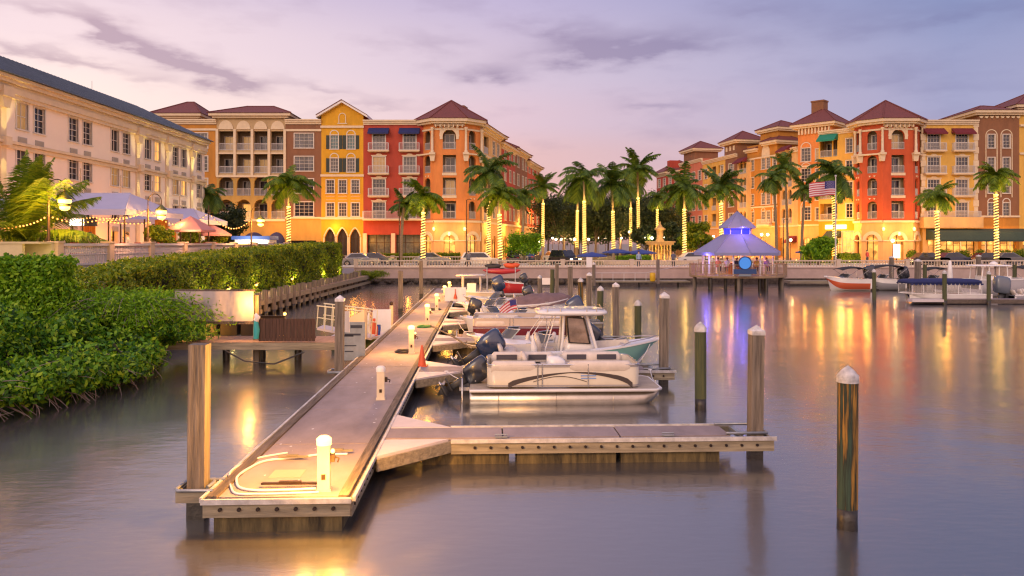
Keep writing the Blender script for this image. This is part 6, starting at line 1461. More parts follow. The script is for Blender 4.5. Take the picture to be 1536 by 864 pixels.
def seat(t,x,y,z,w=.5,d=.5,back=.45,face=1,mt=None,name='seat'):
    mt=mt or M_seat; m=MB(); loft(m,[((0,0,0),d/2,w/2),((0,0,.14),d/2+.02,w/2+.02),((0,0,.20),d/2-.03,w/2-.03)],12,pw=5)
    m.box(-d*.35,d*.35,-w*.4,w*.4,-.30,-.001); m.M=T(-face*(d/2),0,.12); loft(m,[((0,0,0),.07,w/2),((-face*.05,0,back*.6),.08,w/2+.01),((-face*.09,0,back),.05,w/2-.05)],12,pw=4); m.M=Matrix()
    return m.obj(name,mt,t,T(x,y,z+.3))
def bimini(t,x0,x1,w,z0,zt,mt,name='bimini_top',sag=.10):
    m=MB(); n=10; vs=[]
    for dz in (0,-.03):
        for i in range(n+1):
            q=i/n; x=x0+(x1-x0)*q; zz=zt-sag*(2*q-1)**2*2.2+dz
            for k in range(7): y=-w/2+w*k/6; vs.append((x,y,zz-.10*(2*k/6-1)**2))
    K_=(n+1)*7; fs=[]
    for i in range(n):
        for k in range(6): a=i*7+k; fs+= [(a,a+1,a+8,a+7),(K_+a,K_+a+7,K_+a+8,K_+a+1)]
    for i in range(n): fs+=[(i*7,i*7+7,K_+i*7+7,K_+i*7),(i*7+6,K_+i*7+6,K_+i*7+13,i*7+13)]
    m.add(vs,fs,0,True); m.obj(name,mt,t)
    m=MB(); xm=(x0+x1)/2
    for s_ in (-1,1):
        y=s_*w/2
        for q in (.03,.5,.97): x=x0+(x1-x0)*q; m.tube([(xm,y,z0),(x,y*.98,zt-.12-sag*(2*q-1)**2*2.2)],.016,5)
    m.obj('top_frame',M_chrome,t)
def windshield(t,x,w,z,h=.35,rake=.35,wrap=.5,mt=None):
    mt=mt or mat('tinted_windscreen',(.05,.055,.06),.05,.2,1,spec=.8); m=MB(); pts=[]
    for k in range(9): a=PI*k/8; pts.append((x+wrap*math.sin(a)-wrap*.2,-w/2*math.cos(a),z))
    top=[(p[0]-rake*.9,p[1]*.9,p[2]+h) for p in pts]
    m.add(pts+top,[(i,i+1,10+i,9+i) for i in range(8)],0,True); o=m.obj('windscreen',mt,t); m=MB(); m.tube(top,.018,5); m.tube(pts,.014,5); m.obj('windscreen_frame',M_chrome,o)
# ---- pontoon boats
def pontoon(name,label,loc,rz,L=5.5,B=2.15,fence=M_cream,swoosh=True,eng=0,deckz=.42,red=False,rail=True,cover=False,bow_open=.55,tiltx=0,engmt=None,fh=.66):
    t=thing(name,label,'boat',loc,rz); 
    for s_ in (-1,1):
        m=MB(); y=s_*(B/2-.33); r_=.30; z=.10
        m.tube([(0,y,z),(.03,y,z),(L-.85,y,z),(L-.45,y,z+.05),(L-.15,y,z+.14),(L,y,z+.22)],[r_*.93,r_,r_,r_*.82,r_*.45,.03],18)
        m.box(.2,L-.6,y-.06,y+.06,z+r_*.9,deckz-.08)
        for q in (.15,.45,.75): m.tube([(L*q,y+(r_+.004)*math.cos(a),z+(r_+.004)*math.sin(a)) for a in [2*PI*k/18 for k in range(18)]],.012,4,closed=True)
        m.obj('pontoon_tube',mat('weathered_aluminium',(.50,.45,.38),.30,.15,2,metal=.75),t)
    m=MB(); m.prism([(0,-B/2),(L-.15,-B/2),(L,-B/2+.2),(L,B/2-.2),(L-.15,B/2),(0,B/2)],deckz-.08,deckz); m.obj('deck',mat('pontoon_carpet',(.40,.33,.25),.8,.1,4),t)
    m=MB(); m.tube([(0,-B/2-.03,deckz-.035),(L-.15,-B/2-.03,deckz-.035),(L+.02,-B/2+.2,deckz-.035),(L+.02,B/2-.2,deckz-.035),(L-.15,B/2+.03,deckz-.035),(0,B/2+.03,deckz-.035)],.045,6); m.obj('rub_rail',M_white,t)
    xa,xb=.45,L-bow_open; ft=deckz+.05; m=MB()
    fm=[fence,flat('dark_swoosh',(.06,.045,.04),.35),flat('maroon_panel',(.13,.012,.02),.3),mat('grey_vinyl_top',(.30,.28,.28),.6,.1,3),flat('pale_blue_decal',(.20,.30,.55),.5)]
    yo=B/2-.06; cr=.22
    def path(off=0.0):
        out=[]
        for cx,cy,a0 in ((xb-cr,-yo+cr,-90),(xb-cr,yo-cr,0),(xa+cr,yo-cr,90),(xa+cr,-yo+cr,180)):
            for k in range(6): a_=R(a0+90*k/5); out.append((cx+(cr+off)*math.cos(a_),cy+(cr+off)*math.sin(a_)))
        return out
    po,pi_=path(),path(-.035); NP=len(po)
    for (zA,zB,mi,oo) in [(ft,ft+fh,0,0.0)]+([(ft+.05,ft+fh*.56,2,.005)] if red else [(ft+.01,ft+.05,3,.004),(ft+fh-.055,ft+fh-.01,3,.004)]):
        q=path(oo) if oo else po
        vs=[(x,y,z) for z in (zA,zB) for x,y in q]+[(x,y,z) for z in (zA,zB) for x,y in pi_]
        m.add(vs,[(i,(i+1)%NP,NP+(i+1)%NP,NP+i) for i in range(NP)]+([(2*NP+i,3*NP+i,3*NP+(i+1)%NP,2*NP+(i+1)%NP) for i in range(NP)]+[(NP+i,NP+(i+1)%NP,3*NP+(i+1)%NP,3*NP+i) for i in range(NP)] if not oo else []),mi,True)
    for s_ in (-1,1):
        y=s_*(B/2-.06); o_=s_*.004
        if swoosh:
            n=26; P0=[];P1=[]
            for k in range(n+1):
                q=k/n; x=xa+.55+(xb-xa-.75)*q; zt=ft+.10+(fh-.22)*math.sin(PI*min(1,q*1.0))**.55*(.65+.35*q if q<.85 else 1.0); th=.02+.13*(abs(2*q-1)**1.2); P0.append((x,zt)); P1.append((x,zt-th))
            for k in range(n): m.slab([P1[k],P1[k+1],P0[k+1],P0[k]],min(y+o_,y+o_*2.5),max(y+o_,y+o_*2.5),1)
            for k in range(n):
                q0=.2+.5*k/n; a=(xa+(xb-xa)*(.3+.35*k/n), ft+.14+.14*math.sin(PI*k/n)); c=(xa+(xb-xa)*(.3+.35*(k+1)/n), ft+.14+.14*math.sin(PI*(k+1)/n)); m.slab([(a[0],a[1]-.018),(c[0],c[1]-.018),c,a],min(y+o_,y+o_*2.5),max(y+o_,y+o_*2.5),1)
            m.box(xb-1.6,xb-1.2,min(y+o_,y+o_*2),max(y+o_,y+o_*2),ft+.25,ft+.42,4) if False else None
    if not red:
        for k in range(3): m.box(xb-1.55+.0*k,xb-1.15,-yo-.009,-yo-.004,ft+.20+k*.07,ft+.235+k*.07,4)
    m.obj('fence_panel',fm,t)
    m=MB(); zz=ft+fh+.03
    for s_ in (-1,1):
        y=s_*(B/2-.075)
        
        for q in (.33,.36,.66): m.tube([(xa+(xb-xa)*q,y+s_*.02,ft),(xa+(xb-xa)*q,y+s_*.02,zz)],.018,5)
        if red: m.tube([(xa,y+s_*.03,ft+fh*.47),(xb,y+s_*.03,ft+fh*.47)],.02,5)
    m.tube([(x,y,zz-.02) for x,y in path(-.01)],.022,6,closed=True); m.obj('railing',M_chrome,t)
    # lounges
    for (x0,x1,y0,y1,bk) in ((xa+.1,xa+1.3,-B/2+.12,-B/2+.65,-1),(xb-1.9,xb-.2,-B/2+.12,-B/2+.62,-1),(xb-1.9,xb-.2,B/2-.62,B/2-.12,1),(xa+.1,xa+1.9,B/2-.62,B/2-.12,1)):
        m=MB(); m.M=T((x0+x1)/2,(y0+y1)/2,ft); a,b_=(x1-x0)/2,(y1-y0)/2
        loft(m,[((0,0,0),a*.96,b_*.94),((0,0,.34),a,b_),((0,0,.40),a*.97,b_*.92)],16,pw=7)
        m.M=T((x0+x1)/2,(y0+y1)/2+bk*b_*.8,ft+.26); loft(m,[((0,0,0),a,.09),((0,bk*.02,.26),a,.11),((0,bk*.03,.34),a*.96,.09),((0,bk*.03,.40),a*.90,.04)],16,pw=7)
        o=m.obj('lounge_seat',M_seat,t)
        m=MB(); m.tube([((x0+x1)/2+a*.97*c,(y0+y1)/2+b_*.97*d_,ft+.375) for c,d_ in ((-1,-1),(1,-1),(1,1),(-1,1))],.012,4,closed=True)
        for q in (-.33,.33): m.tube([((x0+x1)/2+q*a,(y0+y1)/2-b_,ft+.05),((x0+x1)/2+q*a,(y0+y1)/2-b_*.98,ft+.40),((x0+x1)/2+q*a,(y0+y1)/2+b_*.6,ft+.405)],.009,4)
        m.obj('piping',flat('taupe_piping',(.25,.18,.13),.6),o)
        m=MB(); yy=(y0+y1)/2+bk*b_*.8-bk*.10
        if swoosh: 
            for q in (-.5,.5): m.box((x0+x1)/2+q*a-.32*a,(x0+x1)/2+q*a+.32*a,min(yy-bk*.02,yy+bk*.0),max(yy-bk*.02,yy),ft+.46,ft+.60)
            m.obj('backrest_panel',flat('dark_vinyl',(.05,.045,.06),.5),o)
    m=MB(); m.M=T(xa+1.9,.45,ft); loft(m,[((0,0,0),.28,.36),((0,0,.5),.26,.34),((-.08,0,.62),.15,.28)],12,pw=6); m.obj('helm_console',M_gel if not red else mat('grey_vinyl_top',(.3,.28,.28)),t)
    seat(t,xa+1.3,.45,ft-.1,.5,.45,.4)
    if eng: engine(t,-.05,deckz-.08,.92 if eng<2 else 1.15,60 if eng!=3 else 10,engmt)
    m=MB(); m.box(-.28,.0,-.5,.5,deckz-.12,deckz-.03); m.tube([(-.2,-.8,-.1),(-.2,-.8,deckz+.25),(-.2,-.55,deckz+.25),(-.2,-.55,-.1)],.02,5); m.obj('swim_ladder',M_chrome,t)
    return t
gold=mat('champagne_panel',(.56,.50,.38),.3,.06,1.5,coat=.3)
pontoon('pontoon_boat','silver pontoon boat with cream and champagne panels with dark swooshes, nearest boat to the camera',(X(706,20.9),20.8,0),.03,L=X(986,20.5)-X(706,20.5),B=2.0,fence=gold,eng=1,fh=.56)
pontoon('pontoon_boat','maroon and beige pontoon boat with grey vinyl top behind the small cream boat',(X(694,31.3),31.3,.05),.02,L=5.4,B=2.3,fence=mat('beige_panel',(.46,.36,.26),.4,.06,2),swoosh=False,red=True,fh=.72)
# ---- centre console with hard top
M_sea_f=flat('seafoam_gelcoat',(.20,.42,.35),.18,coat=.5)
d=24.2; t=thing('centre_console_boat','seafoam green boat with white hard top and tipped-up engine behind the silver pontoon boat','boat',(X(742,d),d,0),.02); L_=X(990,d)-X(742,d)
hb,gz=hull(L_,2.15,.86,M_sea_f,t,rise=.38,floor=.35,foredeck=.80,bottom=M_white)
for yy in (-.42,.42): pass
m=MB(); xc=L_*.50
m.M=T(xc,0,.35); loft(m,[((0,0,0),.62,.42),((.02,0,.62),.52,.40),((.06,0,.92),.36,.36)],14,pw=5); m.M=Matrix(); o=m.obj('console',M_gel,t)
m=MB()
for s_ in (-1,1): m.lathe([(.13,-.005),(.11,.0)],(0,0,0),10)
for s_ in (-1,1): m.box(xc-.16,xc+.10,s_*.425-.01,s_*.425+.01,.72,.80)
m.obj('console_port',M_black,o)
m=MB()
for s_ in (-1,1):
    y=s_*.40; q=[(xc-.30,1.12),(xc+.35,1.08),(xc+.16,1.86),(xc-.36,1.90)]
    m.slab(q,y-.01,y+.01,0)
m.quad((xc+.40,-.38,1.05),(xc+.40,.38,1.05),(xc+.2,.38,1.86),(xc+.2,-.38,1.86)); o2=m.obj('side_window',mat('console_glass',(.30,.22,.17),.05,.3,2,spec=.7),o)
m=MB()
for s_ in (-1,1):
    y=s_*.425; m.tube([(xc-.30,y,1.12),(xc+.35,y,1.08),(xc+.16,y,1.86),(xc-.36,y,1.90)],.028,6,closed=True)
m.obj('window_frame',M_black,o2)
m=MB()
for s_ in (-1,1):
    y=s_*.47
    m.tube([(xc+.72,y,.40),(xc+.50,y,1.1),(xc+.24,y,1.98)],.045,8); m.tube([(xc-.62,y,.40),(xc-.50,y,1.2),(xc-.46,y,1.98)],.045,8); m.tube([(xc-.95,y,.40),(xc-1.05,y*1.1,.9),(xc-.72,y,1.98)],.02,6)
    m.tube([(xc-1.05,y*1.1,1.95),(xc-1.5,y*1.3,1.3)],.012,5)
m.obj('top_frame',M_gel,t)
m=MB(); zt=1.99; m.M=T(xc-.22,0,zt); loft(m,[((0,0,0),1.02,.86),((0,0,.05),1.12,.95),((0,0,.12),1.10,.93),((0,0,.17),.9,.75)],24,pw=5); m.M=Matrix(); o=m.obj('hard_top',M_gel,t)
m=MB(); m.tube([(xc-1.1,-.85,zt+.22),(xc+.7,-.85,zt+.20),(xc+.8,.85,zt+.20)],.02,5)
for x in (-1.0,-.6,.2,.5): m.cyl((xc+x,-.9,zt+.12),(xc+x,-.9,zt+.22),.018,n=5)
m.obj('top_rail',M_chrome,o)
seat(t,xc-.95,-.25,.35,.55,.5,.55); seat(t,xc-.95,.35,.35,.55,.5,.55); seat(t,xc+1.05,0,.25,.8,.6,.35,face=-1); seat(t,.45,0,.35,1.5,.45,.3)
m=MB(); m.tube([(L_*.72,s:=-.8,1.0),(L_*.8,-.66,1.16),(L_*.93,-.3,1.24),(L_*.985,0,1.27),(L_*.93,.3,1.24),(L_*.8,.66,1.16),(L_*.72,.8,1.0)],.02,5); m.obj('bow_rail',M_chrome,t)
engine(t,-.40,.52,1.12,60,flat('blue_black_cowling',(.014,.03,.075),.15,coat=.8))
m=MB(); m.box(-.45,-.02,-.35,.35,.25,.45); m.obj('engine_bracket',M_gel,t)
m=MB(); m.tube([(1.15,-.95,.62),(1.2,-.98,1.02),(1.15,-.95,1.42)],[.05,.10,.03],7); m.obj('rolled_towel',M_white,t)
# ---- generic runabout
def runabout(label,px0,px1,d,Hh=.6,B=1.9,bow=1,side=None,eng=1,engt=55,stripe=None,ws=True,top=None,top_z=1.9,cover=None,seats=2,rz=0.0,name='motorboat',foredeck=.62,engmt=None,z=0,topspan=(.3,.75),engs=1.0,rise=.3,bottom=None,pw=2.3):
    x0,x1=X(px0,d),X(px1,d); L_=abs(x1-x0); side=side or M_gel
    t=thing(name,label,'boat',((x0 if bow>0 else x1),d,z),(0 if bow>0 else PI)+rz); hb,gz=hull(L_,B,Hh,side,t,rise=rise,stripe=stripe,foredeck=foredeck,floor=min(.2,Hh*.5),bottom=bottom,pw=pw)
    if ws: windshield(t,L_*(foredeck-.06),B*.72,gz(foredeck)+.02,.34)
    for k in range(seats): seat(t,L_*(.42-.16*k),(-.35 if k%2 else .35)*B/2,.12,.45,.45,.42)
    if seats: seat(t,L_*.13,0,.12,B*.6,.4,.35)
    if eng: engine(t,-.03,Hh*.86,engs,engt,engmt)
    if top: bimini(t,L_*topspan[0],L_*topspan[1],B*.92,Hh,top_z,top)
    if cover:
        m=MB(); N_=16; vs=[]
        for i in range(N_+1):
            q=i/N_; b=hb(q)+.05; g=gz(q)
            pk=cover[1]*math.sin(PI*min(1,max(0,q*.96+.04)))**.6
            for k in range(9): a=-1+2*k/8; vs.append((L_*q-.0,a*b,g+pk*(1-abs(a)**1.6)+(.05 if 0<k<8 else -.16)+.03*math.sin(i*1.7+k)))
        fs=[(i*9+k,i*9+k+1,i*9+k+10,i*9+k+9) for i in range(N_) for k in range(8)]
        m.add(vs,fs+[tuple(range(9))],0,True); m.obj('boat_cover',cover[0],t)
    m=MB()
    for q in (.1,.6,.93):
        for s_ in (-1,1): m.box(L_*q-.08,L_*q+.08,s_*(hb(q)-.08)-.02,s_*(hb(q)-.08)+.02,gz(q)+.03,gz(q)+.07)
    m.obj('cleat',M_chrome,t); return t
cream=mat('cream_gelcoat',(.62,.54,.40),.25,.04,1.5,coat=.3); mauve=mat('mauve_boat_cover',(.17,.11,.11),.85,.15,3,bump=.3); dark_c=mat('black_boat_cover',(.02,.02,.025),.8,.2,3); grey_h=flat('grey_gelcoat',(.28,.28,.30),.25,coat=.3)
runabout('small cream boat with pointed bow, in front of the maroon pontoon boat',724,893,27.2,.62,1.9,bow=-1,side=cream,engs=1.1,engt=62,foredeck=.55)
m=None
runabout('white cuddy boat with a small flag on its stern, behind the maroon pontoon boat',712,862,35,.78,2.0,bow=-1,side=M_gel,engs=1.2,engt=30,engmt=MATS['blue_black_cowling'],seats=2)
t=thing('boat_flag','small red and blue flag flying above the maroon pontoon boat','flag',(X(780,33.2),33.2,.8)); m=MB(); m.tube([(0,0,0),(-.18,0,1.0)],.015,5); m.obj('staff',M_chrome,t)
m=MB(); 
for j in range(7):
    for i in range(8):
        u0,u1=i/8,(i+1)/8; v0,v1=j/7,(j+1)/7; P_=lambda u,v:(-.18-.72*u+.05*v,.05*math.sin(u*7),.98-.42*v-.38*u*u-.05*u)
        m.add([P_(u0,v0),P_(u1,v0),P_(u1,v1),P_(u0,v1)],[(0,1,2,3)],2 if (u1<.45 and v1<.6) else (j%2))
m.obj('cloth',[MATS['flag_red'],MATS['flag_white'],MATS['flag_blue']],t)
runabout('small grey-striped boat with black engine left, between covered boat and flag boat',716,775,38.6,.62,1.7,bow=1,side=cream,engt=20,engs=1.0,stripe=grey_h,foredeck=.5)
runabout('boat under a mauve grey cover, its bow pointing right',762,856,40.5,1.0,2.2,bow=1,side=M_gel,eng=0,ws=False,seats=0,cover=(mauve,.45),rise=.35)
runabout('long low cream boat just beyond the covered boat, bow to the left',684,800,44.5,.6,1.9,bow=-1,side=cream,eng=0,foredeck=.5)
t=runabout('white catamaran-like boat with an open pipe frame top near the dock end',662,745,52,.95,2.3,bow=-1,side=cream,eng=1,engt=25,engs=1.3,ws=False,engmt=MATS['blue_black_cowling'],foredeck=.7,rise=.15)
m=MB(); L2=X(745,52)-X(662,52); xc=L2*.45
for s_ in (-1,1):
    for x in (-.6,.6): m.tube([(xc+x,s_*.7,.5),(xc+x,s_*.7,2.05)],.04,6)
m.tube([(xc-.9,-.8,2.05),(xc+1.0,-.8,2.05),(xc+1.0,.8,2.05),(xc-.9,.8,2.05)],.04,6,closed=True); m.box(xc-.8,xc+.8,-.7,.7,2.06,2.10); m.obj('pipe_top',M_rail,t)
m=MB(); m.box(xc-.3,xc+.3,-.4,.4,.3,1.5); m.obj('console',M_gel,t)
runabout('grey low skiff at the end of the row, right of the navy engine',770,828,50,.45,1.7,bow=1,side=grey_h,eng=0,ws=False,seats=1)
M_redb=flat('red_gelcoat',(.42,.02,.02),.3,coat=.3)
runabout('bright red boat at the foot of the sea wall',745,785,64,.9,1.8,bow=-1,side=M_redb,eng=1,engt=30,ws=False,foredeck=.6)
def kayak(label,px0,px1,d,z,mt):
    x0,x1=X(px0,d),X(px1,d); L_=x1-x0; t=thing('kayak',label,'kayak',((x0+x1)/2,d,z)); m=MB(); m.tube([(-L_/2,0,.12),(-L_*.36,0,.03),(0,0,0),(L_*.36,0,.03),(L_/2,0,.12)],[.03,.2,.27,.2,.03],12); m.obj('hull',mt,t); m=MB(); m.lathe([(.22,.24),(.24,.27),(.18,.27),(.16,.20)],(0,0,0),12); m.obj('cockpit_rim',M_black,t)
kayak('long red kayak on the rack above the red boat',724,781,65,Z(407,65),M_redb); kayak('orange kayak on the top of the rack above the red boat',755,780,66,Z(398.5,66),MATS['orange_plastic']); kayak('dark kayak on the rack left of the orange kayak',727,752,66,Z(400,66),M_dark)
t=thing('kayak_rack','grey pipe rack carrying the kayaks by the sea wall','rack',(X(752,66),66,0)); m=MB()
for x in (-1.2,1.2):
    for y in (-1.2,.4): m.tube([(x,y,0),(x,y,2.2)],.04,6)
    for z in (Z(411,65),Z(402.5,66)): m.tube([(x,-1.3,z),(x,.5,z)],.035,6)
m.obj('frame',M_rail,t)
# ---- right-hand boats
M_orb=flat('orange_gelcoat',(.55,.10,.03),.25,coat=.3); M_bim=mat('black_bimini_canvas',(.018,.018,.02),.8,.1,3)
runabout('orange and white motorboat with black bimini top, leftmost of the right-hand boats',1236,1300,68.5,1.05,2.2,bow=-1,side=M_orb,stripe=M_gel,top=M_bim,top_z=2.15,engs=1.5,engt=15,rz=.0,topspan=(.05,.68),bottom=M_gel,rise=.2)
runabout('pale grey motorboat with a wide black bimini top, second of the right-hand boats',1298,1352,69,.95,2.1,bow=-1,side=grey_h,stripe=M_gel,top=M_bim,top_z=2.3,engs=1.4,engt=20,topspan=(-.05,.85))
runabout('white motorboat with black bimini mostly hidden behind the navy canopy boat',1376,1424,69,.9,2.1,bow=-1,side=M_gel,top=M_bim,top_z=2.1,eng=0,topspan=(.1,.85))
runabout('small white sailing dinghy hull behind the middle of the canopy boat',1408,1452,66,.9,1.8,bow=1,side=M_gel,eng=0,ws=False,seats=1)
t=thing('furled_sail','white wrapped sail standing upright behind the canopy boat','sail',(X(1425,65.8),65.8,.9)); m=MB(); m.lathe([(.16,0),(.22,.4),(.18,1.1),(.10,1.75),(.01,1.85)],(0,0,0),9); m.obj('cloth',M_white,t)
# canopy boat
d=54.6; x0,x1=X(1349,d),X(1476,d); L_=x1-x0; t=thing('canopy_boat','white launch with scalloped navy canopy and clear side curtains','boat',(x1,d,0),PI); hb,gz=hull(L_,2.1,.62,M_gel,t,rise=.15,stripe=M_gel,foredeck=.88,pw=3.0,floor=.2,bottom=M_navy)
zc=Z(418,d); m=MB(); m.M=T(L_*.53,0,zc-.30); loft(m,[((0,0,0),L_*.455,1.0),((0,0,.18),L_*.45,.98),((0,0,.27),L_*.40,.8),((0,0,.32),L_*.25,.4)],26,pw=5); m.M=Matrix()
for i in range(18):
    for s_ in (-1,1): x=L_*.10+i*L_*.86/18; m.slab([(x,zc-.30),(x+L_*.043,zc-.30),(x+L_*.034,zc-.40),(x+L_*.009,zc-.40)],s_*.985-.01,s_*.985+.01)
m.obj('canopy',M_navy,t)
m=MB()
for i in range(7):
    for s_ in (-1,1): x=L_*.12+i*L_*.135; m.tube([(x,s_*.93,.6),(x,s_*.93,zc-.3)],.025,5)
m.obj('canopy_post',M_white,t)
for s_ in (-1,1):
    m=MB(); m.quad((L_*.12,s_*.92,.62),(L_*.93,s_*.92,.62),(L_*.93,s_*.92,zc-.33),(L_*.12,s_*.92,zc-.33)); mt=mat('clear_vinyl_curtain',(.75,.68,.62),.12,0,1,trans=.0); 
    if not mt.get('done'):
        mt['done']=1; nt_=mt.node_tree; b_=nt_.nodes['Principled BSDF']; b_.inputs['Alpha'].default_value=.28
    m.obj('side_curtain',mt,t)
m=MB(); 
for x in (.25,.45,.65): m.box(L_*x,L_*x+.5,-.8,.8,.2,.62)
m.obj('bench_seat',mat('brown_vinyl',(.22,.09,.06),.5,.1,3),t)
# cabin boat
d=61; x0,x1=X(1449,d),X(1560,d); L_=x1-x0; t=thing('cabin_boat','large white fishing boat with grey hull and tall glazed cabin frame at the right edge','boat',(x0+.3,d,0),0); hb,gz=hull(L_,2.6,1.35,flat('pale_grey_hull',(.42,.40,.42),.25,coat=.3),t,rise=.12,foredeck=.62,floor=.6,bottom=M_white)
xc=X(1483,d)-x0; zt=Z(399,d); m=MB(); m.box(xc-.9,xc+1.0,-.8,.8,.6,1.62); m.obj('console',M_gel,t)
m=MB()
for x in (-1.4,-.85,0,.7):
    for s_ in (-1,1): m.tube([(xc+x,s_*.8,.9),(xc+x*.9+.05,s_*.78,zt)],.045,6)
m.tube([(xc+.7,-.8,1.6),(xc+1.1,0,1.62),(xc+.7,.8,1.6)],.03,5); m.obj('cabin_frame',M_gel,t)
m=MB(); m.M=T(xc-.35,0,zt); loft(m,[((0,0,0),1.55,1.0),((0,0,.08),1.5,.95),((0,0,.12),1.2,.7)],20,pw=5); m.obj('hard_top',M_gel,t)
m=MB(); m.quad((xc+.75,-.75,1.62),(xc+.75,.75,1.62),(xc+.55,.72,zt),(xc+.55,-.72,zt)); m.quad((xc-.2,-.8,1.62),(xc+.7,-.8,1.62),(xc+.55,-.78,zt),(xc-.2,-.78,zt)); m.obj('cabin_glass',MATS['console_glass'],t)
m=MB(); m.M=T(xc+.1,0,zt+.14); m.lathe([(.28,0),(.3,.1),(.1,.22),(.01,.23)],(0,0,0),12); m.obj('radar_dome',M_gel,t)
runabout('orange-hulled boat cut by the right edge of the photo',1524,1575,62,1.0,2.0,bow=-1,side=M_orb,ws=False,eng=0)
bimini(thing('bimini_canopy','black bimini top on poles cut by the right edge of the photo','canopy',(X(1523,66),66,0)),0,3,1.9,1.0,Z(397,66),M_bim)
runabout('grey inflatable tender with a grey engine at lower right of the boats',1510,1590,54.8,.55,1.9,bow=1,side=mat('grey_rubber',(.16,.17,.20),.5,.05,2),stripe=mat('pale_rubber',(.42,.42,.46),.5,.05,2),eng=1,engs=1.6,engt=8,ws=False,engmt=flat('steel_grey_cowling',(.10,.12,.15),.25,coat=.5),rise=.1,foredeck=.8)
# mooring lines
for a,b_,l in (((DW(WD,FY[2]-.6,.55)),(X(700,30.6),30.2,.7),'grey gangplank-like line from the dock to the maroon pontoon boat'),):
    t=thing('boarding_plank','long thin plank slanting from the dock down beside the maroon pontoon boat','plank',a); q=Vector(b_)-Vector(a)
    m=MB(); m.tube([(0,0,.6),(.9,-.6,.25),(1.6,-1.1,-.1)],.035,5); m.obj('plank',M_pile,t)

for a,b_,l in ((DW(WD+.9,FY[1]-.15,.53),(X(706,20.9)+.15,20.6,.5),'white mooring line from the second finger pier to the stern of the silver pontoon boat'),(DW(WD+6.8,FY[1]-.1,.53),(X(980,20.9),20.6,.5),'white mooring line at the bow of the silver pontoon boat'),(DW(WD+6.6,FY[1]+1.0,.53),(X(975,24),24.0,1.05),'white mooring line at the bow of the seafoam green boat'),(DW(WD+1.0,FY[2]-.1,.53),(X(735,27),27.0,.6),'white mooring line holding the small cream boat'),(DW(WD+.8,FY[3]-.1,.53),(X(700,31.5),31.5,.55),'white mooring line holding the maroon pontoon boat')):
    t=thing('mooring_line',l,'rope',a); q=Vector(b_)-Vector(a); m=MB(); m.tube([q*(k/10)-Vector((0,0,.10*4*(k/10)*(1-k/10))) for k in range(11)],.012,5)
    m.tube([(.05*math.cos(k*.8),.05*math.sin(k*.8),.0) for k in range(9)],.012,5); m.obj('rope',M_white,t)

runabout('low white bow-left runabout squeezed behind the small cream boat',700,838,29.3-1.0,.66,1.6,bow=-1,side=M_gel,eng=0,seats=1,foredeck=.6)
runabout('white bow-left skiff right behind the maroon pontoon boat',690,800,33.4,.8,1.6,bow=-1,side=M_gel,eng=0,seats=1,ws=False,foredeck=.5)
runabout('low white hull between the grey-striped boat and the covered boat',690,768,42.4,.7,1.8,bow=-1,side=M_gel,eng=0,seats=1,foredeck=.5)
runabout('white bow-left hull nearest behind the white board with orange mark',694,790,47.3,.75,1.8,bow=-1,side=cream,eng=1,engt=25,seats=1,foredeck=.55)
# ---------------------------------------------------------------- pavilion on stilts
d=71.5; zc=Z(411.5,d); t=thing('pavilion','two-tiered white pavilion on a round stilted deck, lit blue and violet inside','pavilion',(X(1106,d),d,0))
M_pr=mat('pavilion_roof_metal',(.19,.20,.37),.6,.04,1.5); M_wood=mat('tan_deck_wood',(.34,.24,.15),.85,.2,2,stretch=(6,6,.5),bump=.3)
A=4.35; n=20; ring=[(A*math.cos(2*PI*k/n),A*.92*math.sin(2*PI*k/n)) for k in range(n)]
m=MB(); m.prism(ring,zc-.22,zc); m.prism([(x*1.02,y*1.02) for x,y in ring],zc-.16,zc-.05); m.obj('deck',M_wood,t)
for k in range(n):
    a=2*PI*k/n+.08
    if k%2==0: m=MB(); m.cyl((A*.94*math.cos(a),A*.86*math.sin(a),-.9),(A*.94*math.cos(a),A*.86*math.sin(a),zc-.22),.16,n=8); m.obj('stilt',M_pile if k%4 else M_wet,t)
for x,y in ((-1.5,-1.5),(0,-1.2),(1.5,-1.8),(2.4,-.6),(-2.6,0)): m=MB(); m.cyl((x,y,-.9),(x,y,zc-.22),.15,n=8); m.obj('stilt',M_wet,t)
m=MB()
for k in range(n):
    a,b=ring[k],ring[(k+1)%n]; va=Vector((*a,zc)); vb=Vector((*b,zc)); m.cyl(va,va+Vector((0,0,1.05)),.07,n=4)
    for h in (.12,.98): m.tube([va+Vector((0,0,h)),vb+Vector((0,0,h))],.045,4)
    for j in range(1,7): p=va.lerp(vb,j/7); m.cyl(p+Vector((0,0,.12)),p+Vector((0,0,.98)),.02,n=4)
m.obj('railing',M_wood,t)
ze=Z(378.5,d); z2=Z(351.5,d); z3=Z(341,d); z4=Z(317.5,d); Rr=4.05
for k in range(8):
    a=2*PI*k/8+PI/8; m=MB(); m.cyl((Rr*.78*math.cos(a),Rr*.78*math.sin(a),zc),(Rr*.78*math.cos(a),Rr*.78*math.sin(a),ze),.08,n=8); m.obj('post',M_white,t)
m=MB()
def cone8(r0,z0,r1,z1,th=.06,nn_=8,sk=.26):
    for dz in (0,-th): m.lathe([(r1,z1+dz),(r0,z0+dz)],(0,0,0),nn_,sm=False)
    m.lathe([(r0,z0),(r0,z0-sk)],(0,0,0),nn_,sm=False)
    for k in range(nn_): a=2*PI*k/nn_; m.tube([(r1*math.cos(a),r1*math.sin(a),z1+.02),(r0*math.cos(a),r0*math.sin(a),z0+.02)],.05,4)
m.M=RZ(-PI/2)
cone8(Rr,ze,1.35,z2); m.obj('lower_roof',M_pr,t); m=MB(); m.M=RZ(-PI/2); cone8(1.72,z3,.03,z4,sk=.12); m.obj('upper_roof',M_pr,t)
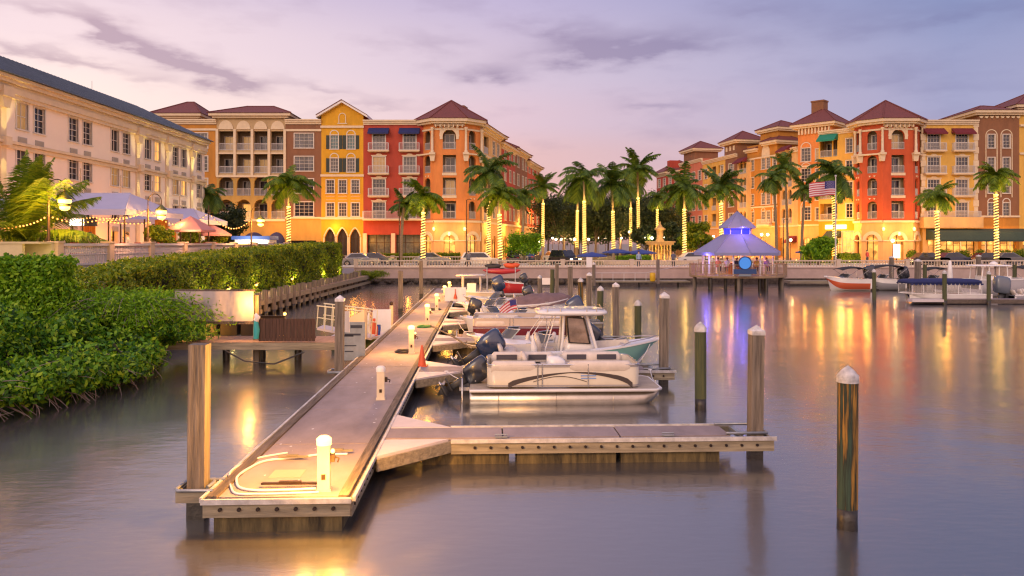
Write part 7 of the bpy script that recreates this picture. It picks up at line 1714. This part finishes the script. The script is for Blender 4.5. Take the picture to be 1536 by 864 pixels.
m=MB(); m.M=RZ(-PI/2); m.lathe([(1.22,z2-.05),(1.22,z3)],(0,0,0),8,sm=False); m.obj('blue_drum',flat('blue_glowing_drum',(.02,.03,.5),.4,emit=(.02,.03,.9),es=1.1),t)
m=MB(); m.M=RZ(-PI/2)
for k in range(8): a=2*PI*k/8; m.cyl((1.27*math.cos(a),1.27*math.sin(a),z2),(1.27*math.cos(a),1.27*math.sin(a),z3),.05,n=5)
m.obj('drum_post',M_white,t)
m=MB(); m.cyl((0,0,z4-.02),(0,0,z4+.12),.12,.02,n=8); m.obj('finial',M_brass,t)
m=MB(); m.lathe([(1.0,zc),(1.0,zc+1.05),(1.15,zc+1.05),(1.15,zc+1.12),(.01,zc+1.12)],(0,.2,0),16); m.obj('bar_counter',mat('amber_bar',(.45,.18,.05),.4,.1,2),t)
ob=MB().box(-.35,.35,-.3,.3,0,0); 
for x,y,c,p in ((0,0,(.30,.12,1),45),(-2.0,-.8,(1,.36,.07),28),(2.0,-.8,(1,.36,.07),28),(0,-1.2,(.9,.3,.7),16),(0,1.8,(1,.45,.10),50)): lamp((x,y,ze-.35),p,c,.15,t)
lamp((-1.5,-2.7,z2+.9),22,(1,.35,.25),.1,t); lamp((1.4,-2.7,z2+.9),22,(1,.35,.25),.1,t); lamp((0,-1.8,z3-.12),30,(.2,.15,1),.08,t); lamp((-3.4,-1.9,ze-.35),40,(.2,.15,1),.1,t)
ms=MB(); ms.ball((0,0,0),.06,4); bm_=ms.mesh('bulb',M_bulb)
for k in range(10): a=2*PI*k/10; link('bulb',bm_,t,T(2.3*math.cos(a),2.1*math.sin(a),ze-.45))
t=thing('round_sign','blue disc sign above a blue plaque hung on the pavilion railing','sign',(X(1117.5,66.9),66.9,Z(411,66.9))); M_bs=flat('bright_blue_disc',(.04,.22,.62),.35,emit=(.05,.25,.8),es=.35); M_db=flat('deep_blue_board',(.015,.05,.16),.5)
m=MB(); m.cyl((0,-.03,.95),(0,.03,.95),.52,n=28); m.obj('disc',M_bs,t); m=MB(); m.tube([(.55*math.cos(a),0,.95+.55*math.sin(a)) for a in [2*PI*k/28 for k in range(28)]],.06,6,closed=True); m.obj('rim',M_db,t)
m=MB(); m.box(-1.0,1.0,-.04,.04,0,.42); m.obj('plaque',M_db,t); m=MB(); m.box(-.55,.55,-.03,.03,-.2,-.02); m.obj('lower_board',flat('grey_blue_board',(.18,.22,.26),.6),t)
# stools and tables inside
ts=thing('bar_stool','stool inside the pavilion','stool',(X(1106,d)-2.2,d-1.5,zc),0,'stools inside the pavilion'); m=MB(); m.lathe([(.001,.78),(.2,.78),(.2,.72),(.05,.70)],(0,0,0),12); m.obj('seat',M_redc,ts); m=MB(); m.cyl((0,0,0),(0,0,.7),.03); m.lathe([(.2,0),(.2,.03),(.03,.05)],(0,0,0),12); m.obj('leg',M_chrome,ts)
for x,y in ((-1.4,-1.6),(-.6,-1.8),(.5,-1.8),(1.3,-1.6),(2.3,-1.3)): dup(ts,(X(1106,d)+x,d+y,zc),0,'stool inside the pavilion')
# ---------------------------------------------------------------- people
def person(label,loc,rz,shirt,trousers,skin=(.45,.27,.18),hair=(.05,.03,.02),pose='stand',h=1.72,lean=0.0,arm=0.3,tag_=True):
    t=thing('person',label,'person',loc,rz); s=h/1.72
    if pose=='stand':
        J=[(0,0,.95),(0,0,1.15),(0,0,1.38),(0,0,1.50),(0,-.01,1.62),(0,0,1.70), (.1,0,.90),(.11,-.01,.50),(.11,.02,.09),(.11,-.14,.04),(-.1,0,.90),(-.11,.03,.50),(-.12,.08,.09),(-.12,-.08,.04),
           (.19,0,1.40),(.25,.02,1.12),(.24,-.12*arm*3,.88),(.24,-.14*arm*3,.80),(-.19,0,1.40),(-.25,.02,1.12),(-.24,-.12*arm*3,.88),(-.24,-.14*arm*3,.80)]
    else:
        J=[(0,0,.80),(0,.01,1.0),(0,0,1.22),(0,0,1.34),(0,-.02,1.46),(0,-.01,1.54),(.1,-.03,.78),(.12,-.42,.78),(.12,-.40,.38),(.12,-.52,.34),(-.1,-.03,.78),(-.12,-.42,.78),(-.12,-.38,.38),(-.12,-.50,.34),
           (.19,0,1.25),(.25,-.05,1.0),(.16,-.28,1.02),(.12,-.34,1.02),(-.19,0,1.25),(-.25,-.05,1.0),(-.16,-.28,1.02),(-.12,-.34,1.02)]
    E=[(0,1),(1,2),(2,3),(3,4),(4,5),(0,6),(6,7),(7,8),(8,9),(0,10),(10,11),(11,12),(12,13),(2,14),(14,15),(15,16),(16,17),(2,18),(18,19),(19,20),(20,21)]
    Rr_=[.145,.14,.15,.055,.10,.075,.095,.065,.045,.035,.095,.065,.045,.035,.065,.047,.035,.03,.065,.047,.035,.03]
    me=bpy.data.meshes.new('body'); me.from_pydata([Vector(p)*s for p in J],E,[]); o=bpy.data.objects.new('body',me); col.objects.link(o)
    sk=o.modifiers.new('s','SKIN'); sk.use_smooth_shade=True
    for i,v in enumerate(me.skin_vertices[0].data): v.radius=(Rr_[i]*s,Rr_[i]*s*(.75 if i in(0,1,2) else 1)); v.use_root=(i==0)
    o.modifiers.new('u','SUBSURF').levels=1
    dg=bpy.context.evaluated_depsgraph_get(); dg.update(); bm=bpy.data.meshes.new_from_object(o.evaluated_get(dg)); bpy.data.objects.remove(o)
    bm.materials.clear()
    for x in (flat('skin_%d'%int(skin[0]*100),skin,.6),flat('cloth_%d_%d_%d'%tuple(int(v*100) for v in shirt),shirt,.8),flat('cloth_%d_%d_%d'%tuple(int(v*100) for v in trousers),trousers,.8)): bm.materials.append(x)
    neck=J[3][2]*s-.02; waist=J[0][2]*s-.02
    for p in bm.polygons:
        c=p.center; hand=(abs(c.x)>.17*s and c.z<J[16][2]*s+.0 and pose=='stand' and c.z>.7*s)
        p.material_index=0 if (c.z>neck or hand) else (1 if c.z>waist and not(pose!='stand' and c.y<-.3 and c.z<.9) else 2)
    link('body',bm,t); hd=J[4]; m=MB(); m.ball((0,.025,hd[2]*s+.035),.115*s,6,sz=1.0); m.obj('hair',flat('hair_%d'%int(hair[0]*1000),hair,.8),t,T(0,.012,.02)); return t
px=X(1106,d)
person('person in an orange shirt sitting at the left of the pavilion bar',(px-2.2,d-1.5,zc),2.6,(.55,.18,.04),(.05,.05,.08),pose='sit')
person('person in a white shirt sitting at the pavilion bar, left of the middle',(px-1.4,d-1.6,zc),3.0,(.6,.55,.5),(.08,.06,.05),pose='sit',hair=(.15,.08,.03))
person('person in black sitting in the middle of the pavilion bar',(px-.6,d-1.8,zc),3.3,(.03,.03,.04),(.05,.05,.06),pose='sit')
person('person in a red shirt sitting behind the blue disc sign',(px+.5,d-1.8,zc),3.2,(.45,.06,.04),(.04,.05,.09),pose='sit')
person('person in a yellow shirt sitting at the right of the pavilion bar',(px+1.3,d-1.6,zc),2.9,(.55,.38,.08),(.06,.05,.05),pose='sit')
person('person in a lilac shirt sitting at the far right of the pavilion',(px+2.3,d-1.3,zc),2.4,(.35,.25,.5),(.05,.05,.08),pose='sit',hair=(.2,.1,.04))
person('person in grey standing behind the sea wall before the orange tower',(X(703,82),82,G),.2,(.16,.16,.18),(.05,.05,.06))
person('person in a pale blue shirt standing behind the sea wall in the plaza',(X(958,82),82,G),.1,(.25,.35,.5),(.06,.06,.08))
person('person in dark clothes standing behind the sea wall left of the pavilion',(X(1010,81.8),81.8,G),-.3,(.08,.09,.14),(.04,.04,.05))
person('person in a red shirt standing at the foot of the brick-red tower',(X(1301,97),97,G),.4,(.4,.05,.05),(.06,.06,.1))
person('person in a pink dress standing under the large marquee',(X(135,45),45,3.1),.5,(.5,.22,.2),(.5,.22,.2))
person('person in white standing on the terrace close to the marquee right end',(X(190,47.5),47.5,3.1),-.5,(.6,.55,.5),(.1,.08,.07))
# ---------------------------------------------------------------- cars
def car(label,px,d,rz,paint,L=4.5,Hc=1.5,suv=False,lights=False):
    t=thing('parked_car',label,'car',(X(px,d),d,G+.004),rz); W_=.9
    low=[(-L/2,.35),(-L/2+.03,.75),(-L*.42,.88),(-L*.16,.93),(L*.30,.93),(L*.47,.86),(L/2,.60),(L/2,.35)]
    if suv: roof=[(-L*.47,.9),(-L*.40,Hc),(L*.12,Hc+.02),(L*.27,.93)]
    else: roof=[(-L*.36,.9),(-L*.22,Hc-.03),(L*.06,Hc),(L*.26,.93)]
    m=MB(); m.slab([(x,z) for x,z in low],-W_,W_); m.box(-L/2+.1,L/2-.1,-W_+.05,W_-.05,.2,.349); 
    vs=[]; 
    for x,z in roof: 
        w=W_*(.97 if z<1 else .78); vs+=[(x,-w,z),(x,w,z)]
    m.add(vs,[(0,2,4,6),(1,7,5,3),(2,3,5,4),(0,1,3,2),(4,5,7,6)]); m.obj('body',paint,t)
    m=MB(); k=.86
    def inset(pts,y0,y1): 
        cx=sum(p[0] for p in pts)/4; cz=sum(p[1] for p in pts)/4; return [(cx+(x-cx)*.86,cz+(z-cz)*.78) for x,z in pts]
    q=inset(roof,0,0)
    for s_ in (-1,1):
        v=[]
        for x,z in q: f=(z-.93)/(Hc-.93); w=W_*(.97-.19*max(0,min(1,f)))+.012; v.append((x,s_*w,z))
        m.poly(v)
    a,b=roof[2],roof[3]; m.quad((a[0]+.06,-W_*.72,a[1]-.07),(a[0]+.06,W_*.72,a[1]-.07),(b[0]-.02,W_*.86,b[1]+.07),(b[0]-.02,-W_*.86,b[1]+.07)); m.obj('window',M_glass,t)
    wh=cached('wheel',lambda:(lambda w:(w.cyl((0,-.11,0),(0,.11,0),.33,n=18),w.mesh('wheel',M_black))[1])(MB())); rim=cached('rim',lambda:(lambda w:(w.cyl((0,-.125,0),(0,.125,0),.2,n=12),w.mesh('rim',M_chrome))[1])(MB()))
    for x in (-L*.3,L*.31):
        for y in (-W_+.06,W_-.06): o=link('wheel',wh,t,T(x,y,.33)); link('rim',rim,o)
    for s_ in (-1,1):
        m=MB(); m.box(L/2-.03,L/2+.015,s_*W_*.72-.16,s_*W_*.72+.16,.60,.74); m.obj('headlight',M_lampwhite if lights else M_white,t)
        m=MB(); m.box(-L/2-.012,-L/2+.03,s_*W_*.74-.15,s_*W_*.74+.15,.68,.82); m.obj('tail_light',M_redc,t)
    return t
pw_=flat('white_car_paint',(.6,.58,.56),.2,coat=.6); ps=flat('silver_car_paint',(.32,.32,.34),.25,metal=.5,coat=.5); pb=flat('black_car_paint',(.02,.02,.025),.15,coat=.7); pbl=flat('dark_blue_car_paint',(.02,.03,.07),.2,coat=.6); pg=flat('grey_car_paint',(.10,.10,.11),.2,coat=.6)
car('silver car parked left of the small shore bush',540,88,.1,ps); car('grey car right behind the silver car at left',565,91.5,.05,pg)
car('white estate car before the orange corner tower',721,88,.0,pw_,4.7,1.55,True); car('silver saloon just left of the lit palm before the red building',648,92,0,ps)
car('black car parked at the left kerb of the plaza street',776,100,1.3,pb,suv=True,Hc=1.65); car('dark blue car farther up the plaza street at left',797,108,1.3,pbl); car('black off-roader with shining headlights in the plaza street',847,95,-1.0,pb,suv=True,Hc=1.75,lights=True)
car('white car with glowing headlights behind the black off-roader',832,104,-1.25,pw_,lights=True); lamp((X(832,100),100,G+.9),260,(1,.85,.55),.3)
car('white car parked behind the left side of the pavilion',1040,95,.1,pw_); car('black car parked in front of the maroon-awning house, left one',1392,93,.0,pb); car('dark blue car parked in front of the maroon-awning house, right one',1430,93,0,pbl)
car('black car parked before the brown house at right, left one',1482,92,0,pb); car('grey car parked before the brown house at right, right one',1512,92,0,pg)
# menu board and lit panels by the tower
t=thing('menu_board','glowing white and pink poster panel beside the brick-red tower door','poster',(X(1345,104),104,G)); m=MB(); m.box(-.45,.45,-.05,.05,.6,2.5); m.obj('panel',flat('poster_light',(1,.8,.75),.5,emit=(1,.6,.5),es=2.2),t); m=MB(); m.box(-.05,.05,-.03,.03,0,.6); m.obj('post',M_brass,t)
t=thing('low_planter_wall','long low sand-coloured wall around the plaza lawn','wall',(X(905,89),89,G+.13)); m=MB(); m.box(0,X(1040,89)-X(905,89),0,.4,0,.45); m.obj('wall',M_cream,t)
